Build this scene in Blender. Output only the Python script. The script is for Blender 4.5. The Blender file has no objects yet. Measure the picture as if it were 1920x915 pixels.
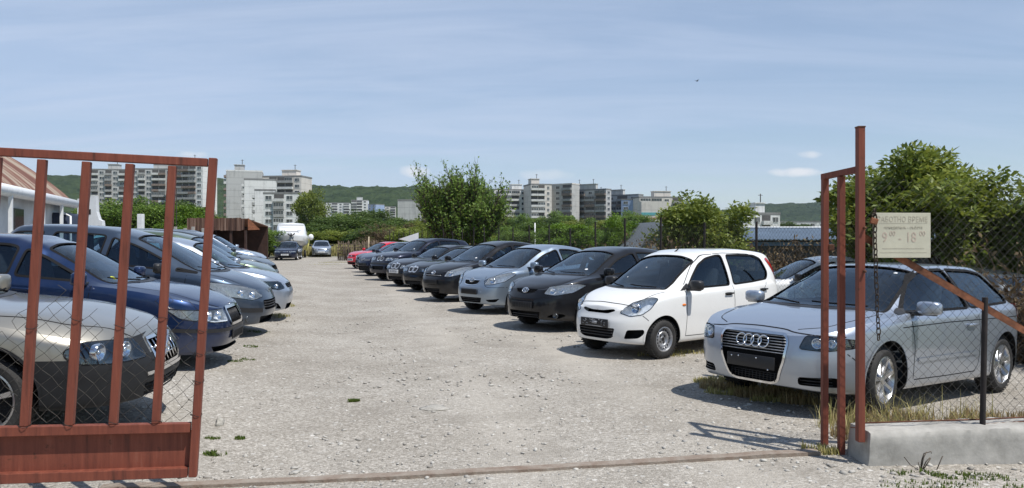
import bpy, bmesh, math, random
import numpy as np
from mathutils import Vector, Matrix, noise
sc = bpy.context.scene
COL = sc.collection
R = math.radians
random.seed(7)
# ---------------------------------------------------------------- camera, light, exposure
CAM_H = 1.70
FPX, HORIZ = 1440.0, 445.0
cam = bpy.data.cameras.new('camera'); camo = bpy.data.objects.new('camera', cam); COL.objects.link(camo)
camo.location = (0, 0, CAM_H); camo.rotation_euler = (R(90), 0, 0)
cam.sensor_width = 36; cam.lens = 36*FPX/1920; cam.shift_y = -(457.5-HORIZ)/1920
cam.clip_start = .05; cam.clip_end = 9000
sc.camera = camo
SUN_EL, SUN_DIR = 62.0, (0.80, -0.60)          # direction to the sun on the ground plane (x, y)
world = bpy.data.worlds.new('World'); sc.world = world; world.use_nodes = True
wn = world.node_tree; wn.nodes.clear()
wo = wn.nodes.new('ShaderNodeOutputWorld'); bg = wn.nodes.new('ShaderNodeBackground')
sky = wn.nodes.new('ShaderNodeTexSky'); sky.sky_type = 'NISHITA'; sky.sun_disc = False
sky.sun_elevation = R(SUN_EL); sky.sun_rotation = math.atan2(SUN_DIR[0], SUN_DIR[1])
sky.air_density = 1.0; sky.dust_density = .0; sky.ozone_density = 2.0
bg.inputs['Strength'].default_value = .11
wn.links.new(sky.outputs[0], bg.inputs['Color']); wn.links.new(bg.outputs[0], wo.inputs[0])
sun = bpy.data.lights.new('sun', 'SUN'); suno = bpy.data.objects.new('sun', sun); COL.objects.link(suno)
sun.energy = 5.0; sun.angle = R(.53); sun.color = (1, .96, .9)
sv = Vector((SUN_DIR[0]*math.cos(R(SUN_EL)), SUN_DIR[1]*math.cos(R(SUN_EL)), math.sin(R(SUN_EL))))
suno.rotation_euler = sv.to_track_quat('Z', 'Y').to_euler()
sc.view_settings.view_transform = 'Standard'; sc.view_settings.look = 'None'
sc.view_settings.exposure = 0.0; sc.view_settings.gamma = 1.0; sc.view_settings.use_curve_mapping = False
# ---------------------------------------------------------------- materials
def new_mat(name):
    m = bpy.data.materials.new(name); m.use_nodes = True; nt = m.node_tree
    return m, nt, nt.nodes['Principled BSDF']
def srgb(h):
    h = h.lstrip('#'); c = [int(h[i:i+2], 16)/255 for i in (0, 2, 4)]
    return tuple(x/12.92 if x <= .04045 else ((x+.055)/1.055)**2.4 for x in c)
def mat(name, col, rough=.5, metal=0, coat=0, coat_r=.03, spec=.5, var=0, scale=6, bump=0, bscale=60, col2=None, coords='Object', detail=6):
    m, nt, b = new_mat(name)
    b.inputs['Base Color'].default_value = (*col, 1); b.inputs['Roughness'].default_value = rough
    b.inputs['Specular IOR Level'].default_value = .12; b.inputs['Metallic'].default_value = metal; b.inputs['Coat Weight'].default_value = coat
    b.inputs['Coat Roughness'].default_value = coat_r; b.inputs['Specular IOR Level'].default_value = spec
    if var or bump or col2:
        tc = nt.nodes.new('ShaderNodeTexCoord')
    if var or col2:
        n = nt.nodes.new('ShaderNodeTexNoise'); n.inputs['Scale'].default_value = scale; n.inputs['Detail'].default_value = detail; n.inputs['Roughness'].default_value = .65
        nt.links.new(tc.outputs[coords], n.inputs['Vector'])
        r = nt.nodes.new('ShaderNodeValToRGB'); r.color_ramp.elements[0].position = .32; r.color_ramp.elements[1].position = .7
        c2 = col2 or tuple(c*(1-var) for c in col)
        r.color_ramp.elements[0].color = (*c2, 1); r.color_ramp.elements[1].color = (*(col if col2 else tuple(min(1, c*(1+var)) for c in col)), 1)
        nt.links.new(n.outputs['Fac'], r.inputs[0]); nt.links.new(r.outputs[0], b.inputs['Base Color'])
    if bump:
        n2 = nt.nodes.new('ShaderNodeTexNoise'); n2.inputs['Scale'].default_value = bscale; n2.inputs['Detail'].default_value = 5
        nt.links.new(tc.outputs[coords], n2.inputs['Vector'])
        bp = nt.nodes.new('ShaderNodeBump'); bp.inputs['Strength'].default_value = bump; bp.inputs['Distance'].default_value = .02
        nt.links.new(n2.outputs['Fac'], bp.inputs['Height']); nt.links.new(bp.outputs[0], b.inputs['Normal'])
    return m
def paint(name, col, metal=.55, rough=.32, dust=.05):
    dark = max(col) < .06
    """car paint: base flake coat under clear coat, with a thin uneven film of dust"""
    m, nt, b = new_mat(name)
    b.inputs['Specular IOR Level'].default_value = .12; b.inputs['Metallic'].default_value = metal; b.inputs['Coat Weight'].default_value = .7 if dark else 1.0; b.inputs['Coat Roughness'].default_value = .02; b.inputs['Coat IOR'].default_value = 1.45
    dust = dust*.35 if dark else dust
    tc = nt.nodes.new('ShaderNodeTexCoord'); n = nt.nodes.new('ShaderNodeTexNoise'); n.inputs['Scale'].default_value = 3.5; n.inputs['Detail'].default_value = 7; n.inputs['Roughness'].default_value = .7
    nt.links.new(tc.outputs['Object'], n.inputs['Vector'])
    mr = nt.nodes.new('ShaderNodeMapRange'); mr.inputs[1].default_value = .35; mr.inputs[2].default_value = .75; mr.inputs[3].default_value = dust*.3; mr.inputs[4].default_value = dust*1.4
    nt.links.new(n.outputs['Fac'], mr.inputs[0])
    mx = nt.nodes.new('ShaderNodeMixRGB'); mx.inputs[1].default_value = (*col, 1); mx.inputs[2].default_value = (.34, .30, .25, 1)
    sp = nt.nodes.new('ShaderNodeSeparateXYZ'); nt.links.new(tc.outputs['Object'], sp.inputs[0])
    mz = nt.nodes.new('ShaderNodeMapRange'); mz.inputs[1].default_value = .18; mz.inputs[2].default_value = .52; mz.inputs[3].default_value = .16 if dark else .26; mz.inputs[4].default_value = 0; nt.links.new(sp.outputs['Z'], mz.inputs[0])
    mm = nt.nodes.new('ShaderNodeMath'); mm.operation = 'MULTIPLY'; nt.links.new(mz.outputs[0], mm.inputs[0]); nt.links.new(n.outputs['Fac'], mm.inputs[1])
    ad = nt.nodes.new('ShaderNodeMath'); ad.operation = 'ADD'; nt.links.new(mr.outputs[0], ad.inputs[0]); nt.links.new(mm.outputs[0], ad.inputs[1])
    nt.links.new(ad.outputs[0], mx.inputs[0]); nt.links.new(mx.outputs[0], b.inputs['Base Color'])
    rg = nt.nodes.new('ShaderNodeMath'); rg.operation = 'MULTIPLY_ADD'; rg.inputs[1].default_value = .8; rg.inputs[2].default_value = .015; nt.links.new(ad.outputs[0], rg.inputs[0]); nt.links.new(rg.outputs[0], b.inputs['Coat Roughness'])
    b.inputs['Roughness'].default_value = rough
    return m
def glass(name, tint, refl=.06, rough=.01):
    m = bpy.data.materials.new(name); m.use_nodes = True; nt = m.node_tree; nt.nodes.clear()
    o = nt.nodes.new('ShaderNodeOutputMaterial'); t = nt.nodes.new('ShaderNodeBsdfTransparent'); g = nt.nodes.new('ShaderNodeBsdfGlossy'); mx = nt.nodes.new('ShaderNodeMixShader'); f = nt.nodes.new('ShaderNodeLayerWeight'); f.inputs[0].default_value = .5; pw = nt.nodes.new('ShaderNodeMath'); pw.operation = 'POWER'; pw.inputs[1].default_value = 4.5
    t.inputs[0].default_value = (*tint, 1); g.inputs['Roughness'].default_value = rough; g.inputs[0].default_value = (.82, .92, 1, 1)
    ma = nt.nodes.new('ShaderNodeMath'); ma.operation = 'MULTIPLY_ADD'; ma.inputs[1].default_value = .9; ma.inputs[2].default_value = refl; ma.use_clamp = True
    nt.links.new(f.outputs['Facing'], pw.inputs[0]); nt.links.new(pw.outputs[0], ma.inputs[0]); nt.links.new(ma.outputs[0], mx.inputs[0]); nt.links.new(t.outputs[0], mx.inputs[1]); nt.links.new(g.outputs[0], mx.inputs[2]); nt.links.new(mx.outputs[0], o.inputs[0])
    return m
M = {}
M['black_plastic'] = mat('black_plastic', (.018, .018, .02), .45, bump=.05, bscale=300)
M['rubber'] = mat('rubber', (.009, .009, .010), .7, spec=.15)
M['tyre'] = mat('tyre_rubber', (.025, .024, .023), .75, var=.5, scale=14, bump=.15, bscale=120)
M['well'] = mat('wheel_well', (.008, .008, .009), .85)
M['cabin'] = mat('cabin_trim', (.030, .031, .034), .8, var=.3)
M['seat'] = mat('seat_fabric', (.032, .034, .04), .9, var=.35, scale=30)
M['chrome'] = mat('chrome', (.75, .76, .78), .12, 1)
M['bright_trim'] = mat('bright_trim', (.72, .74, .77), .2, .6)
M['alloy'] = mat('alloy', (.62, .63, .65), .28, 1, var=.12)
M['steel'] = mat('steel_rim', (.42, .43, .45), .42, .8, var=.25, scale=20)
M['housing'] = mat('lamp_housing', (.88, .90, .92), .28, .05, var=.35, scale=26)
M['housing_dark'] = mat('lamp_housing_dark', (.10, .11, .12), .25, .6, var=.6, scale=26)
M['lens'] = glass('lamp_lens', (.94, .97, 1.0), .10)
M['glass'] = glass('car_glass', (.54, .64, .69), .075)
M['glass_dark'] = glass('car_glass_dark', (.26, .33, .37), .075)
M['white_plate'] = mat('plate_white', (.75, .76, .76), .4)
M['ink'] = mat('plate_ink', (.015, .015, .02), .5)
M['grey_ink'] = mat('plate_grey_ink', (.32, .33, .35), .5)
M['amber'] = mat('amber_lens', (.75, .20, .02), .15, coat=1)
M['red_lens'] = mat('red_lens', (.45, .01, .015), .12, coat=1)
M['grey_plastic'] = mat('grey_plastic', (.017, .0175, .019), .6, var=.2, spec=.3)
M['seam'] = mat('panel_gap', (.012, .012, .014), .8, spec=.1)
# ---------------------------------------------------------------- scene helpers
def link(name, me, parent=None, loc=None, label=None):
    o = bpy.data.objects.new(name, me); COL.objects.link(o)
    if parent: o.parent = parent
    if loc is not None: o.location = loc
    if label: o['label'] = label
    return o
def tag(o, label, cat, group=None, kind=None):
    if label: o['label'] = label
    if cat: o['category'] = cat
    if group: o['group'] = group
    if kind: o['kind'] = kind
    return o
def thing(name, label, cat, loc=(0, 0, 0), rz=0, group=None):
    o = bpy.data.objects.new(name, None); COL.objects.link(o); o.empty_display_size = .2
    o.location = loc; o.rotation_euler = (0, 0, rz)
    return tag(o, label, cat, group)
def bmo(name, bm, m, parent=None, loc=None, smooth=True, sharp=None, label=None):
    me = mesh_of(bm, name, m, smooth)
    if sharp: me.set_sharp_from_angle(angle=R(sharp))
    return link(name, me, parent, loc, label)
def text_bm(txt, size, depth=.002, spacing=1.0):
    cu = bpy.data.curves.new('t', 'FONT'); cu.body = txt; cu.size = size; cu.align_x = 'CENTER'; cu.align_y = 'CENTER'; cu.extrude = depth; cu.space_character = spacing
    o = bpy.data.objects.new('t', cu); COL.objects.link(o)
    dg = bpy.context.evaluated_depsgraph_get(); me = bpy.data.meshes.new_from_object(o.evaluated_get(dg))
    bm = bmesh.new(); bm.from_mesh(me); bpy.data.objects.remove(o); bpy.data.curves.remove(cu); bpy.data.meshes.remove(me)
    return bm
def solid(bm, geom, thickness):
    bm.normal_update(); return bmesh.ops.solidify(bm, geom=geom, thickness=thickness)
def gz(x, y):
    """height of the lot's ground: it banks up on the left and falls a little on the right"""
    def ss(a, b, t):
        t = min(max((t-a)/(b-a), 0), 1); return t*t*(3-2*t)
    lane = -2.4-.205*max(y-6.5, 0)
    s = lane+.75-x
    k = ss(4.2, 7.5, y)*(1-ss(30, 46, y))
    z = .092*max(0, min(s, 9)-.4+.4*math.exp(-min(s, 9)/.4) if s > 0 else 0)*k
    z += .06*math.exp(-((x-2.3)**2/3+(y-7.4)**2/4))-.06*ss(3.2, 5.5, x)*(1-ss(14, 20, y))*ss(6.4, 8, y)
    z -= .26*ss(.2, 1.6, x-(7-.3355*(y-10.5)))*ss(7.5, 9.5, y)*(1-ss(60, 80, y))
    return z
VEIL = .92; VEIL_COL = (4.6, 5.75, 7.8, 1); CLOUD_COL = (8.0, 8.2, 8.6, 1)
GRAVEL = ((.308, .285, .252), (.376, .352, .316), (.43, .408, .372))
HAZE = .00007
# ---------------------------------------------------------------- car builder
def pchip(pts):
    pts = sorted(pts); X = np.array([p[0] for p in pts], float); Y = np.array([p[1] for p in pts], float)
    h = np.diff(X); d = np.diff(Y)/h; m = np.zeros_like(X); m[0] = d[0]; m[-1] = d[-1]
    for i in range(1, len(X)-1):
        if d[i-1]*d[i] > 0:
            w1 = 2*h[i]+h[i-1]; w2 = h[i]+2*h[i-1]; m[i] = (w1+w2)/(w1/d[i-1]+w2/d[i])
    def f(x):
        x = min(max(x, X[0]), X[-1]); i = min(max(int(np.searchsorted(X, x))-1, 0), len(h)-1)
        t = (x-X[i])/h[i]
        return float((2*t**3-3*t*t+1)*Y[i]+(t**3-2*t*t+t)*h[i]*m[i]+(-2*t**3+3*t*t)*Y[i+1]+(t**3-t*t)*h[i]*m[i+1])
    return f

def chaikin(P, n, closed=False):
    P = [Vector(p) for p in P]
    for _ in range(n):
        Q = []
        k = len(P)
        if not closed: Q.append(P[0])
        for i in range(k if closed else k-1):
            a, b = P[i], P[(i+1) % k]
            if closed or i > 0: Q.append(a*.75+b*.25)
            if closed or i < k-2: Q.append(a*.25+b*.75)
        if not closed: Q.append(P[-1])
        P = Q
    return P

def rounded(P, r, k=4):
    """closed 2D polygon with its corners rounded to about r"""
    if not r: return [(p[0], p[1]) for p in P]
    P = [Vector((p[0], p[1])) for p in P]; n = len(P); out = []
    for i in range(n):
        a, b, c = P[i-1], P[i], P[(i+1) % n]; la, lc = (a-b).length, (c-b).length
        if la < 1e-6 or lc < 1e-6: continue
        cosang = (a-b).normalized().dot((c-b).normalized())
        if cosang < -.995: out.append(b); continue
        p, q = b+(a-b)*min(r/la, .45), b+(c-b)*min(r/lc, .45)
        for j in range(k+1):
            t = j/k; out.append(p*(1-t)**2+b*2*t*(1-t)+q*t*t)
    return [(p.x, p.y) for p in out]
def openround(P, r):
    if not r or len(P) < 3: return [(p[0], p[1]) for p in P]
    P = [Vector((p[0], p[1])) for p in P]; out = [P[0]]
    for a, b, c in zip(P, P[1:], P[2:]):
        la, lc = (a-b).length, (c-b).length; p, q = b+(a-b)*min(r/la, .45), b+(c-b)*min(r/lc, .45)
        for j in range(5):
            t = j/4; out.append(p*(1-t)**2+b*2*t*(1-t)+q*t*t)
    out.append(P[-1]); return [(p.x, p.y) for p in out]

class CarShape:
    def __init__(s, S):
        s.S = S; s.top = pchip(S['top']); s.belt = pchip(S['belt']); s.yr = pchip(S['yr'])
        s.rf = pchip(S.get('recf', [(.15, .10), (.3, .03), (.45, 0), (.58, .015), (.72, .09), (.9, .2)]))
        s.rr = pchip(S.get('recr', [(.15, .10), (.3, .03), (.5, 0), (.7, .02), (.9, .07), (1.3, .12)]))
        s.xmid = S.get('xmid', -S['wb']*.62)
    def plan(s, x):
        S = s.S; xa, xb = S.get('xa', -.35), S.get('xb', -S['wb']+.1)
        if x > xa:
            t = min((x-xa)/(S['xf']-xa), 1); n = S.get('nf', 3.2); return max(0, 1-t**n)**(1/n), t, 0
        if x < xb:
            t = min((x-xb)/(S['xr']-xb), 1); n = S.get('nr', 3.8); return max(0, 1-t**n)**(1/n), 0, t
        return 1, 0, 0
    def section(s, x, inner=0, pf=None):
        S = s.S; F, tf, tr = pf if pf else s.plan(x)
        W = S['W']; w = W*F-inner; zb = S.get('zb', .19)
        zc = s.top(x); belt = min(s.belt(x), zc-.004)
        dl = S.get('dl', .13); xe = x+dl if x > s.xmid+.3 else (x-dl*S.get('dlr', .35) if x < s.xmid-.3 else x)
        zr = s.top(min(max(xe, S['xr']), S['xf']))
        cab = min(max((zc-belt-.05)/.3, 0), 1)
        zr = max(zr-(.020+S.get('crown', .022)*cab), belt+.003)
        zr = min(zr, zc-.002)
        y = min(s.yr(x), W*.93)*F-inner
        lo = zb+.05*max(tf, tr)**4
        m1 = S.get('zmid', .56); sh = S.get('shoulder', .07)
        zs = max(belt-sh, lo+.2)
        hgt = zs-lo
        P = [(0, lo), (.55*w, lo), (.90*w, lo), (.965*w, lo+.02), (.982*w, lo+.10*hgt/.5), (.990*w, lo+.22*hgt/.5), (1.0*w, lo+.62*hgt), (.996*w, lo+.85*hgt), (.988*w, zs), (.978*w, zs+.4*(belt-zs)), (.945*w, belt)]
        yb = .945*w
        for k in (.06, .35, .7, .95):
            bul = .022*math.sin(math.pi*k)*cab
            P.append((yb+(y-yb)*k+bul, belt+(zr-belt)*k))
        P += [(y*.94, zr+.30*(zc-zr)), (y*.78, zr+.62*(zc-zr)), (y*.45, zr+.92*(zc-zr)), (0, zc)]
        if inner:
            P = [(yy, max(min(zz-inner, 9), S.get('zfloor', .30))) for yy, zz in P]
        return P, tf, tr
    def ringpts(s, x, n, inner=0, pf=None):
        P, tf, tr = s.section(x, inner, pf)
        P = chaikin([(0, a, b) for a, b in P], n)
        out = []
        for p in P:
            xx = x-(tf**4)*s.rf(p.z)+(tr**4)*s.rr(p.z)
            out.append((xx, p.y, p.z))
        return out
    def stations(s, q):
        S = s.S; xa, xb = S.get('xa', -.35), S.get('xb', -S['wb']+.1); st = []
        n = S.get('nf', 3.2); k = int(20*q)
        for i in range(k):
            ph = (i/k)*math.pi/2; t = math.cos(ph)**(2/n)
            st.append((xa+(S['xf']-xa)*t, (max(0, math.sin(ph))**(2/n), t, 0)))
        k = int(30*q)
        for i in range(k+1):
            st.append((xa+(xb-xa)*i/k, (1, 0, 0)))
        n = S.get('nr', 3.8); k = int(18*q)
        for i in range(k-1, -1, -1):
            ph = (i/k)*math.pi/2; t = math.cos(ph)**(2/n)
            st.append((xb+(S['xr']-xb)*t, (max(0, math.sin(ph))**(2/n), 0, t)))
        return st

def rings_to_mesh(rings, cap=False):
    bm = bmesh.new(); R = []
    for r in rings:
        full = [p for p in r]+[(p[0], -p[1], p[2]) for p in reversed(r[1:-1])]
        R.append([bm.verts.new(p) for p in full])
    n = len(R[0])
    for a, b in zip(R, R[1:]):
        for i in range(n):
            j = (i+1) % n
            bm.faces.new((a[i], a[j], b[j], b[i]))
    if cap:
        bm.faces.new(R[0][::-1]); bm.faces.new(R[-1])
    bmesh.ops.remove_doubles(bm, verts=bm.verts, dist=2e-4)
    bmesh.ops.dissolve_degenerate(bm, dist=1e-5, edges=bm.edges)
    bmesh.ops.recalc_face_normals(bm, faces=bm.faces)
    return bm

def basis(d):
    d = Vector(d).normalized(); u = Vector((0, 0, 1)).cross(d)
    if u.length < 1e-3: u = Vector((0, 1, 0)).cross(d)
    u.normalize(); v = d.cross(u); return d, u, v

def to2(P, d):
    d, u, v = basis(d); return [(Vector(p).dot(u), Vector(p).dot(v)) for p in P]

def project(bm, bvh, d, off, u, v):
    for q in bm.verts:
        o = u*q.co.x+v*q.co.y+d*6
        hit, nrm, _, _ = bvh.ray_cast(o, -d)
        if hit is None:
            hit, nrm, _, _ = bvh.find_nearest(u*q.co.x+v*q.co.y+d*(bvh_mid(bvh, d)))
        if nrm.dot(d) < 0: nrm = -nrm
        q.co = hit+nrm*(off if not callable(off) else off(q.co))
def bvh_mid(b, d): return 1.0

def poly2(pts2, g):
    bm = bmesh.new(); f = bm.faces.new([bm.verts.new((a, b, 0)) for a, b in pts2])
    for ax in (0, 1):
        lo = min(p[ax] for p in pts2); hi = max(p[ax] for p in pts2); k = int((hi-lo)/g)
        for i in range(1, k+1):
            c = [0, 0, 0]; c[ax] = lo+(hi-lo)*i/(k+1); n = [0, 0, 0]; n[ax] = 1
            bmesh.ops.bisect_plane(bm, geom=bm.verts[:]+bm.edges[:]+bm.faces[:], plane_co=c, plane_no=n, dist=1e-6)
    bmesh.ops.triangulate(bm, faces=[f for f in bm.faces if len(f.verts) > 4])
    return bm

def patch(bvh, P, d, off=.004, g=.06, rnd=.05, bulge=0):
    """a polygon laid onto the shell along -d"""
    dd, u, v = basis(d); p2 = to2(P, dd)
    p2 = rounded(p2, rnd)
    bm = poly2(p2, g)
    if bulge:
        cx = sum(p[0] for p in p2)/len(p2); cy = sum(p[1] for p in p2)/len(p2)
        rx = max(abs(p[0]-cx) for p in p2); ry = max(abs(p[1]-cy) for p in p2)
        ofs = {id(q): off+bulge*max(0, 1-((q.co.x-cx)/rx)**2-((q.co.y-cy)/ry)**2) for q in bm.verts}
        for q in bm.verts:
            o = ofs[id(q)]; hit, nrm, _, _ = bvh.ray_cast(u*q.co.x+v*q.co.y+dd*6, -dd)
            if hit is None: hit, nrm, _, _ = bvh.find_nearest(u*q.co.x+v*q.co.y+dd)
            if nrm.dot(dd) < 0: nrm = -nrm
            q.co = hit+nrm*o
    else: project(bm, bvh, dd, off, u, v)
    bmesh.ops.recalc_face_normals(bm, faces=bm.faces)
    for f in bm.faces:
        if f.normal.dot(dd) < 0: f.normal_flip()
    return bm

def resample(P2, step, closed=True):
    out = []; n = len(P2)
    for i in range(n if closed else n-1):
        a, b = Vector(P2[i]), Vector(P2[(i+1) % n]); k = max(1, int((b-a).length/step))
        for j in range(k): out.append(a.lerp(b, j/k))
    if not closed: out.append(Vector(P2[-1]))
    return out

def strip(bvh, P, d, w0, w1, off=.005, closed=True, rnd=.05, step=.04):
    """a band along the polygon / polyline, from -w0 (inside) to +w1 (outside), laid on the shell"""
    dd, u, v = basis(d); p2 = to2(P, dd)
    p2 = rounded(p2, rnd) if closed else openround(p2, rnd)
    p2 = resample(p2, step, closed); n = len(p2)
    area = sum(p2[i].x*p2[(i+1) % n].y-p2[(i+1) % n].x*p2[i].y for i in range(n)); sg = 1 if area > 0 else -1
    bm = bmesh.new(); rows = []
    for i in range(n):
        a = p2[(i-1) % n] if closed else p2[max(i-1, 0)]; b = p2[(i+1) % n] if closed else p2[min(i+1, n-1)]
        t = (b-a); t = t.normalized() if t.length > 1e-9 else Vector((1, 0)); nr = Vector((t.y, -t.x))*sg
        rows.append([bm.verts.new((*(p2[i]-nr*w0), 0)), bm.verts.new((*(p2[i]+nr*w1), 0))])
    for i in range(n if closed else n-1):
        j = (i+1) % n
        bm.faces.new((rows[i][0], rows[i][1], rows[j][1], rows[j][0]))
    project(bm, bvh, dd, off, u, v)
    bmesh.ops.recalc_face_normals(bm, faces=bm.faces)
    for f in bm.faces:
        if f.normal.dot(dd) < 0: f.normal_flip()
    return bm

def prism(P, d, a, b, rnd=.05):
    """solid cutter: the polygon swept along d from coordinate a to b"""
    dd, u, v = basis(d); p2 = to2(P, dd)
    p2 = rounded(p2, rnd)
    bm = bmesh.new(); A = [bm.verts.new(u*x+v*y+dd*a) for x, y in p2]; B = [bm.verts.new(u*x+v*y+dd*b) for x, y in p2]
    n = len(A)
    bm.faces.new(A[::-1]); bm.faces.new(B)
    for i in range(n): bm.faces.new((A[i], A[(i+1) % n], B[(i+1) % n], B[i]))
    bmesh.ops.recalc_face_normals(bm, faces=bm.faces)
    return bm

def mesh_of(bm, name, mats, smooth=True):
    me = bpy.data.meshes.new(name); bm.to_mesh(me); bm.free()
    for m in (mats if isinstance(mats, (list, tuple)) else [mats]): me.materials.append(m)
    if smooth: me.polygons.foreach_set('use_smooth', [True]*len(me.polygons))
    return me

def boolean(me, cutters, keep_mats):
    """me minus every cutter bmesh (each with a material index) -> new mesh"""
    o = bpy.data.objects.new('tmp', me); COL.objects.link(o); tmp = [o]
    for bm, mi in cutters:
        for f in bm.faces: f.material_index = mi
        cm = bpy.data.meshes.new('cut'); bm.to_mesh(cm); bm.free()
        for m in keep_mats: cm.materials.append(m)
        c = bpy.data.objects.new('cut', cm); COL.objects.link(c); tmp.append(c)
        md = o.modifiers.new('b', 'BOOLEAN'); md.operation = 'DIFFERENCE'; md.object = c; md.solver = 'EXACT'; md.material_mode = 'INDEX'
    dg = bpy.context.evaluated_depsgraph_get(); dg.update()
    new = bpy.data.meshes.new_from_object(o.evaluated_get(dg))
    for t in tmp:
        m = t.data; bpy.data.objects.remove(t); bpy.data.meshes.remove(m)
    return new

def bm_join(*bms):
    out = bmesh.new()
    for b in bms:
        me = bpy.data.meshes.new('j'); b.to_mesh(me); b.free(); out.from_mesh(me); bpy.data.meshes.remove(me)
    return out

def lathe(prof, n=40, axis='y'):
    """prof: list of (radius, axial)"""
    bm = bmesh.new(); R = []
    for r, a in prof:
        R.append([bm.verts.new((r*math.cos(2*math.pi*i/n), a, r*math.sin(2*math.pi*i/n))) for i in range(n)])
    for A, B in zip(R, R[1:]):
        for i in range(n): bm.faces.new((A[i], A[(i+1) % n], B[(i+1) % n], B[i]))
    bmesh.ops.remove_doubles(bm, verts=bm.verts, dist=1e-5)
    bmesh.ops.recalc_face_normals(bm, faces=bm.faces)
    return bm

def add_box(bm, c, s, rot=None, bev=0):
    M = Matrix.Translation(c) @ (rot.to_4x4() if rot else Matrix()) @ Matrix.Diagonal((*s, 1))
    r = bmesh.ops.create_cube(bm, size=1, matrix=M)
    if bev:
        es = {e for v in r['verts'] for e in v.link_edges}
        bmesh.ops.bevel(bm, geom=list(es), offset=bev, segments=2, affect='EDGES', profile=.5)
    return bm

def add_tube(bm, P, r, n=6, closed=False):
    P = [Vector(p) for p in P]; rings = []; k = len(P)
    rr = r if isinstance(r, (list, tuple)) else [r]*k
    up = None
    for i in range(k):
        a = P[(i-1) % k] if (closed or i > 0) else P[i]; b = P[(i+1) % k] if (closed or i < k-1) else P[i]
        t = (b-a).normalized()
        if up is None:
            up = t.orthogonal().normalized()
        up = (up-t*up.dot(t))
        up = up.normalized() if up.length > 1e-6 else t.orthogonal().normalized()
        s = t.cross(up)
        rings.append([bm.verts.new(P[i]+(up*math.cos(2*math.pi*j/n)+s*math.sin(2*math.pi*j/n))*rr[i]) for j in range(n)])
    for i in range(k if closed else k-1):
        A, B = rings[i], rings[(i+1) % k]
        for j in range(n): bm.faces.new((A[j], A[(j+1) % n], B[(j+1) % n], B[j]))
    if not closed:
        bm.faces.new(rings[0][::-1]); bm.faces.new(rings[-1])
    return bm
def fr(*yz): return [(1, y, z) for y, z in yz]
def mirror(P): return [(x, -y, z) for x, y, z in P]
def make_wheel_meshes(r, rim_r, w, style):
    tw = w
    prof = [(rim_r-.012, .012), (rim_r+.012, .0), (rim_r+.03, -.002), (r-.05, -.004), (r-.018, .014), (r-.003, .035), (r, .06), (r, tw-.06), (r-.003, tw-.03), (r-.03, tw), (rim_r, tw)]
    # y grows inward; outer face at y = 0
    tyre = lathe(prof, 48)
    for k in range(40):            # tread blocks
        a = 2*math.pi*k/40
        c = Vector((math.cos(a)*(r-.001), tw*.5, math.sin(a)*(r-.001)))
        add_box(tyre, c, (.008, tw*.86, .022), Matrix.Rotation(-a, 3, 'Y'))
    rim = lathe([(rim_r, .004), (rim_r-.012, .002), (rim_r-.022, .018), (rim_r-.03, .07), (rim_r-.035, tw*.8)], 48)
    if style == 'steel':
        rim = bm_join(rim, lathe([(rim_r-.028, .05), (rim_r-.045, .045), (rim_r*.62, .022), (rim_r*.5, .026), (rim_r*.42, .05), (rim_r*.3, .045), (.035, .045), (.03, .03), (0, .03)], 40))
        holes = bmesh.new()
        for k in range(16):
            a = 2*math.pi*k/16
            bmesh.ops.create_circle(holes, cap_ends=True, segments=8, radius=.013, matrix=Matrix.Translation((math.cos(a)*rim_r*.72, .0245, math.sin(a)*rim_r*.72)) @ Matrix.Rotation(R(90), 4, 'X'))
        for k in range(4):
            a = 2*math.pi*(k+.4)/4
            bmesh.ops.create_circle(holes, cap_ends=True, segments=10, radius=.016, matrix=Matrix.Translation((math.cos(a)*rim_r*.34, .0405, math.sin(a)*rim_r*.34)) @ Matrix.Rotation(R(90), 4, 'X'))
        bmesh.ops.create_circle(holes, cap_ends=True, segments=16, radius=.028, matrix=Matrix.Translation((0, .0285, 0)) @ Matrix.Rotation(R(90), 4, 'X'))
    else:
        n = int(style)
        for k in range(n):
            a = 2*math.pi*k/n+.3
            rot = Matrix.Rotation(-a, 3, 'Y')
            b = bmesh.new(); L = rim_r-.02
            pts = []
            for (rad, hw, y0, y1) in ((.035, .030, .028, .06), (L*.5, .021, .022, .05), (L, .030, .006, .05)):
                pts.append([b.verts.new(rot @ Vector((rad, y0, -hw*.7))), b.verts.new(rot @ Vector((rad, y0, hw*.7))), b.verts.new(rot @ Vector((rad, y1, hw))), b.verts.new(rot @ Vector((rad, y1, -hw)))])
            for A, B in zip(pts, pts[1:]):
                for i in range(4): b.faces.new((A[i], A[(i+1) % 4], B[(i+1) % 4], B[i]))
            bmesh.ops.recalc_face_normals(b, faces=b.faces)
            rim = bm_join(rim, b)
        rim = bm_join(rim, lathe([(.055, .06), (.05, .026), (.03, .02), (0, .02)], 20))
        holes = bmesh.new()
    disc = lathe([(rim_r-.03, .10), (rim_r*.55, .085), (rim_r*.5, .075), (0, .075)], 32)
    return (mesh_of(tyre, 'tyre', M['tyre']), mesh_of(rim, 'rim', M['steel'] if style == 'steel' else M['alloy']), mesh_of(bm_join(disc, holes), 'wheel_disc', M['well']))
for _k in ('tyre',): pass
WHEELS = {}
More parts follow.
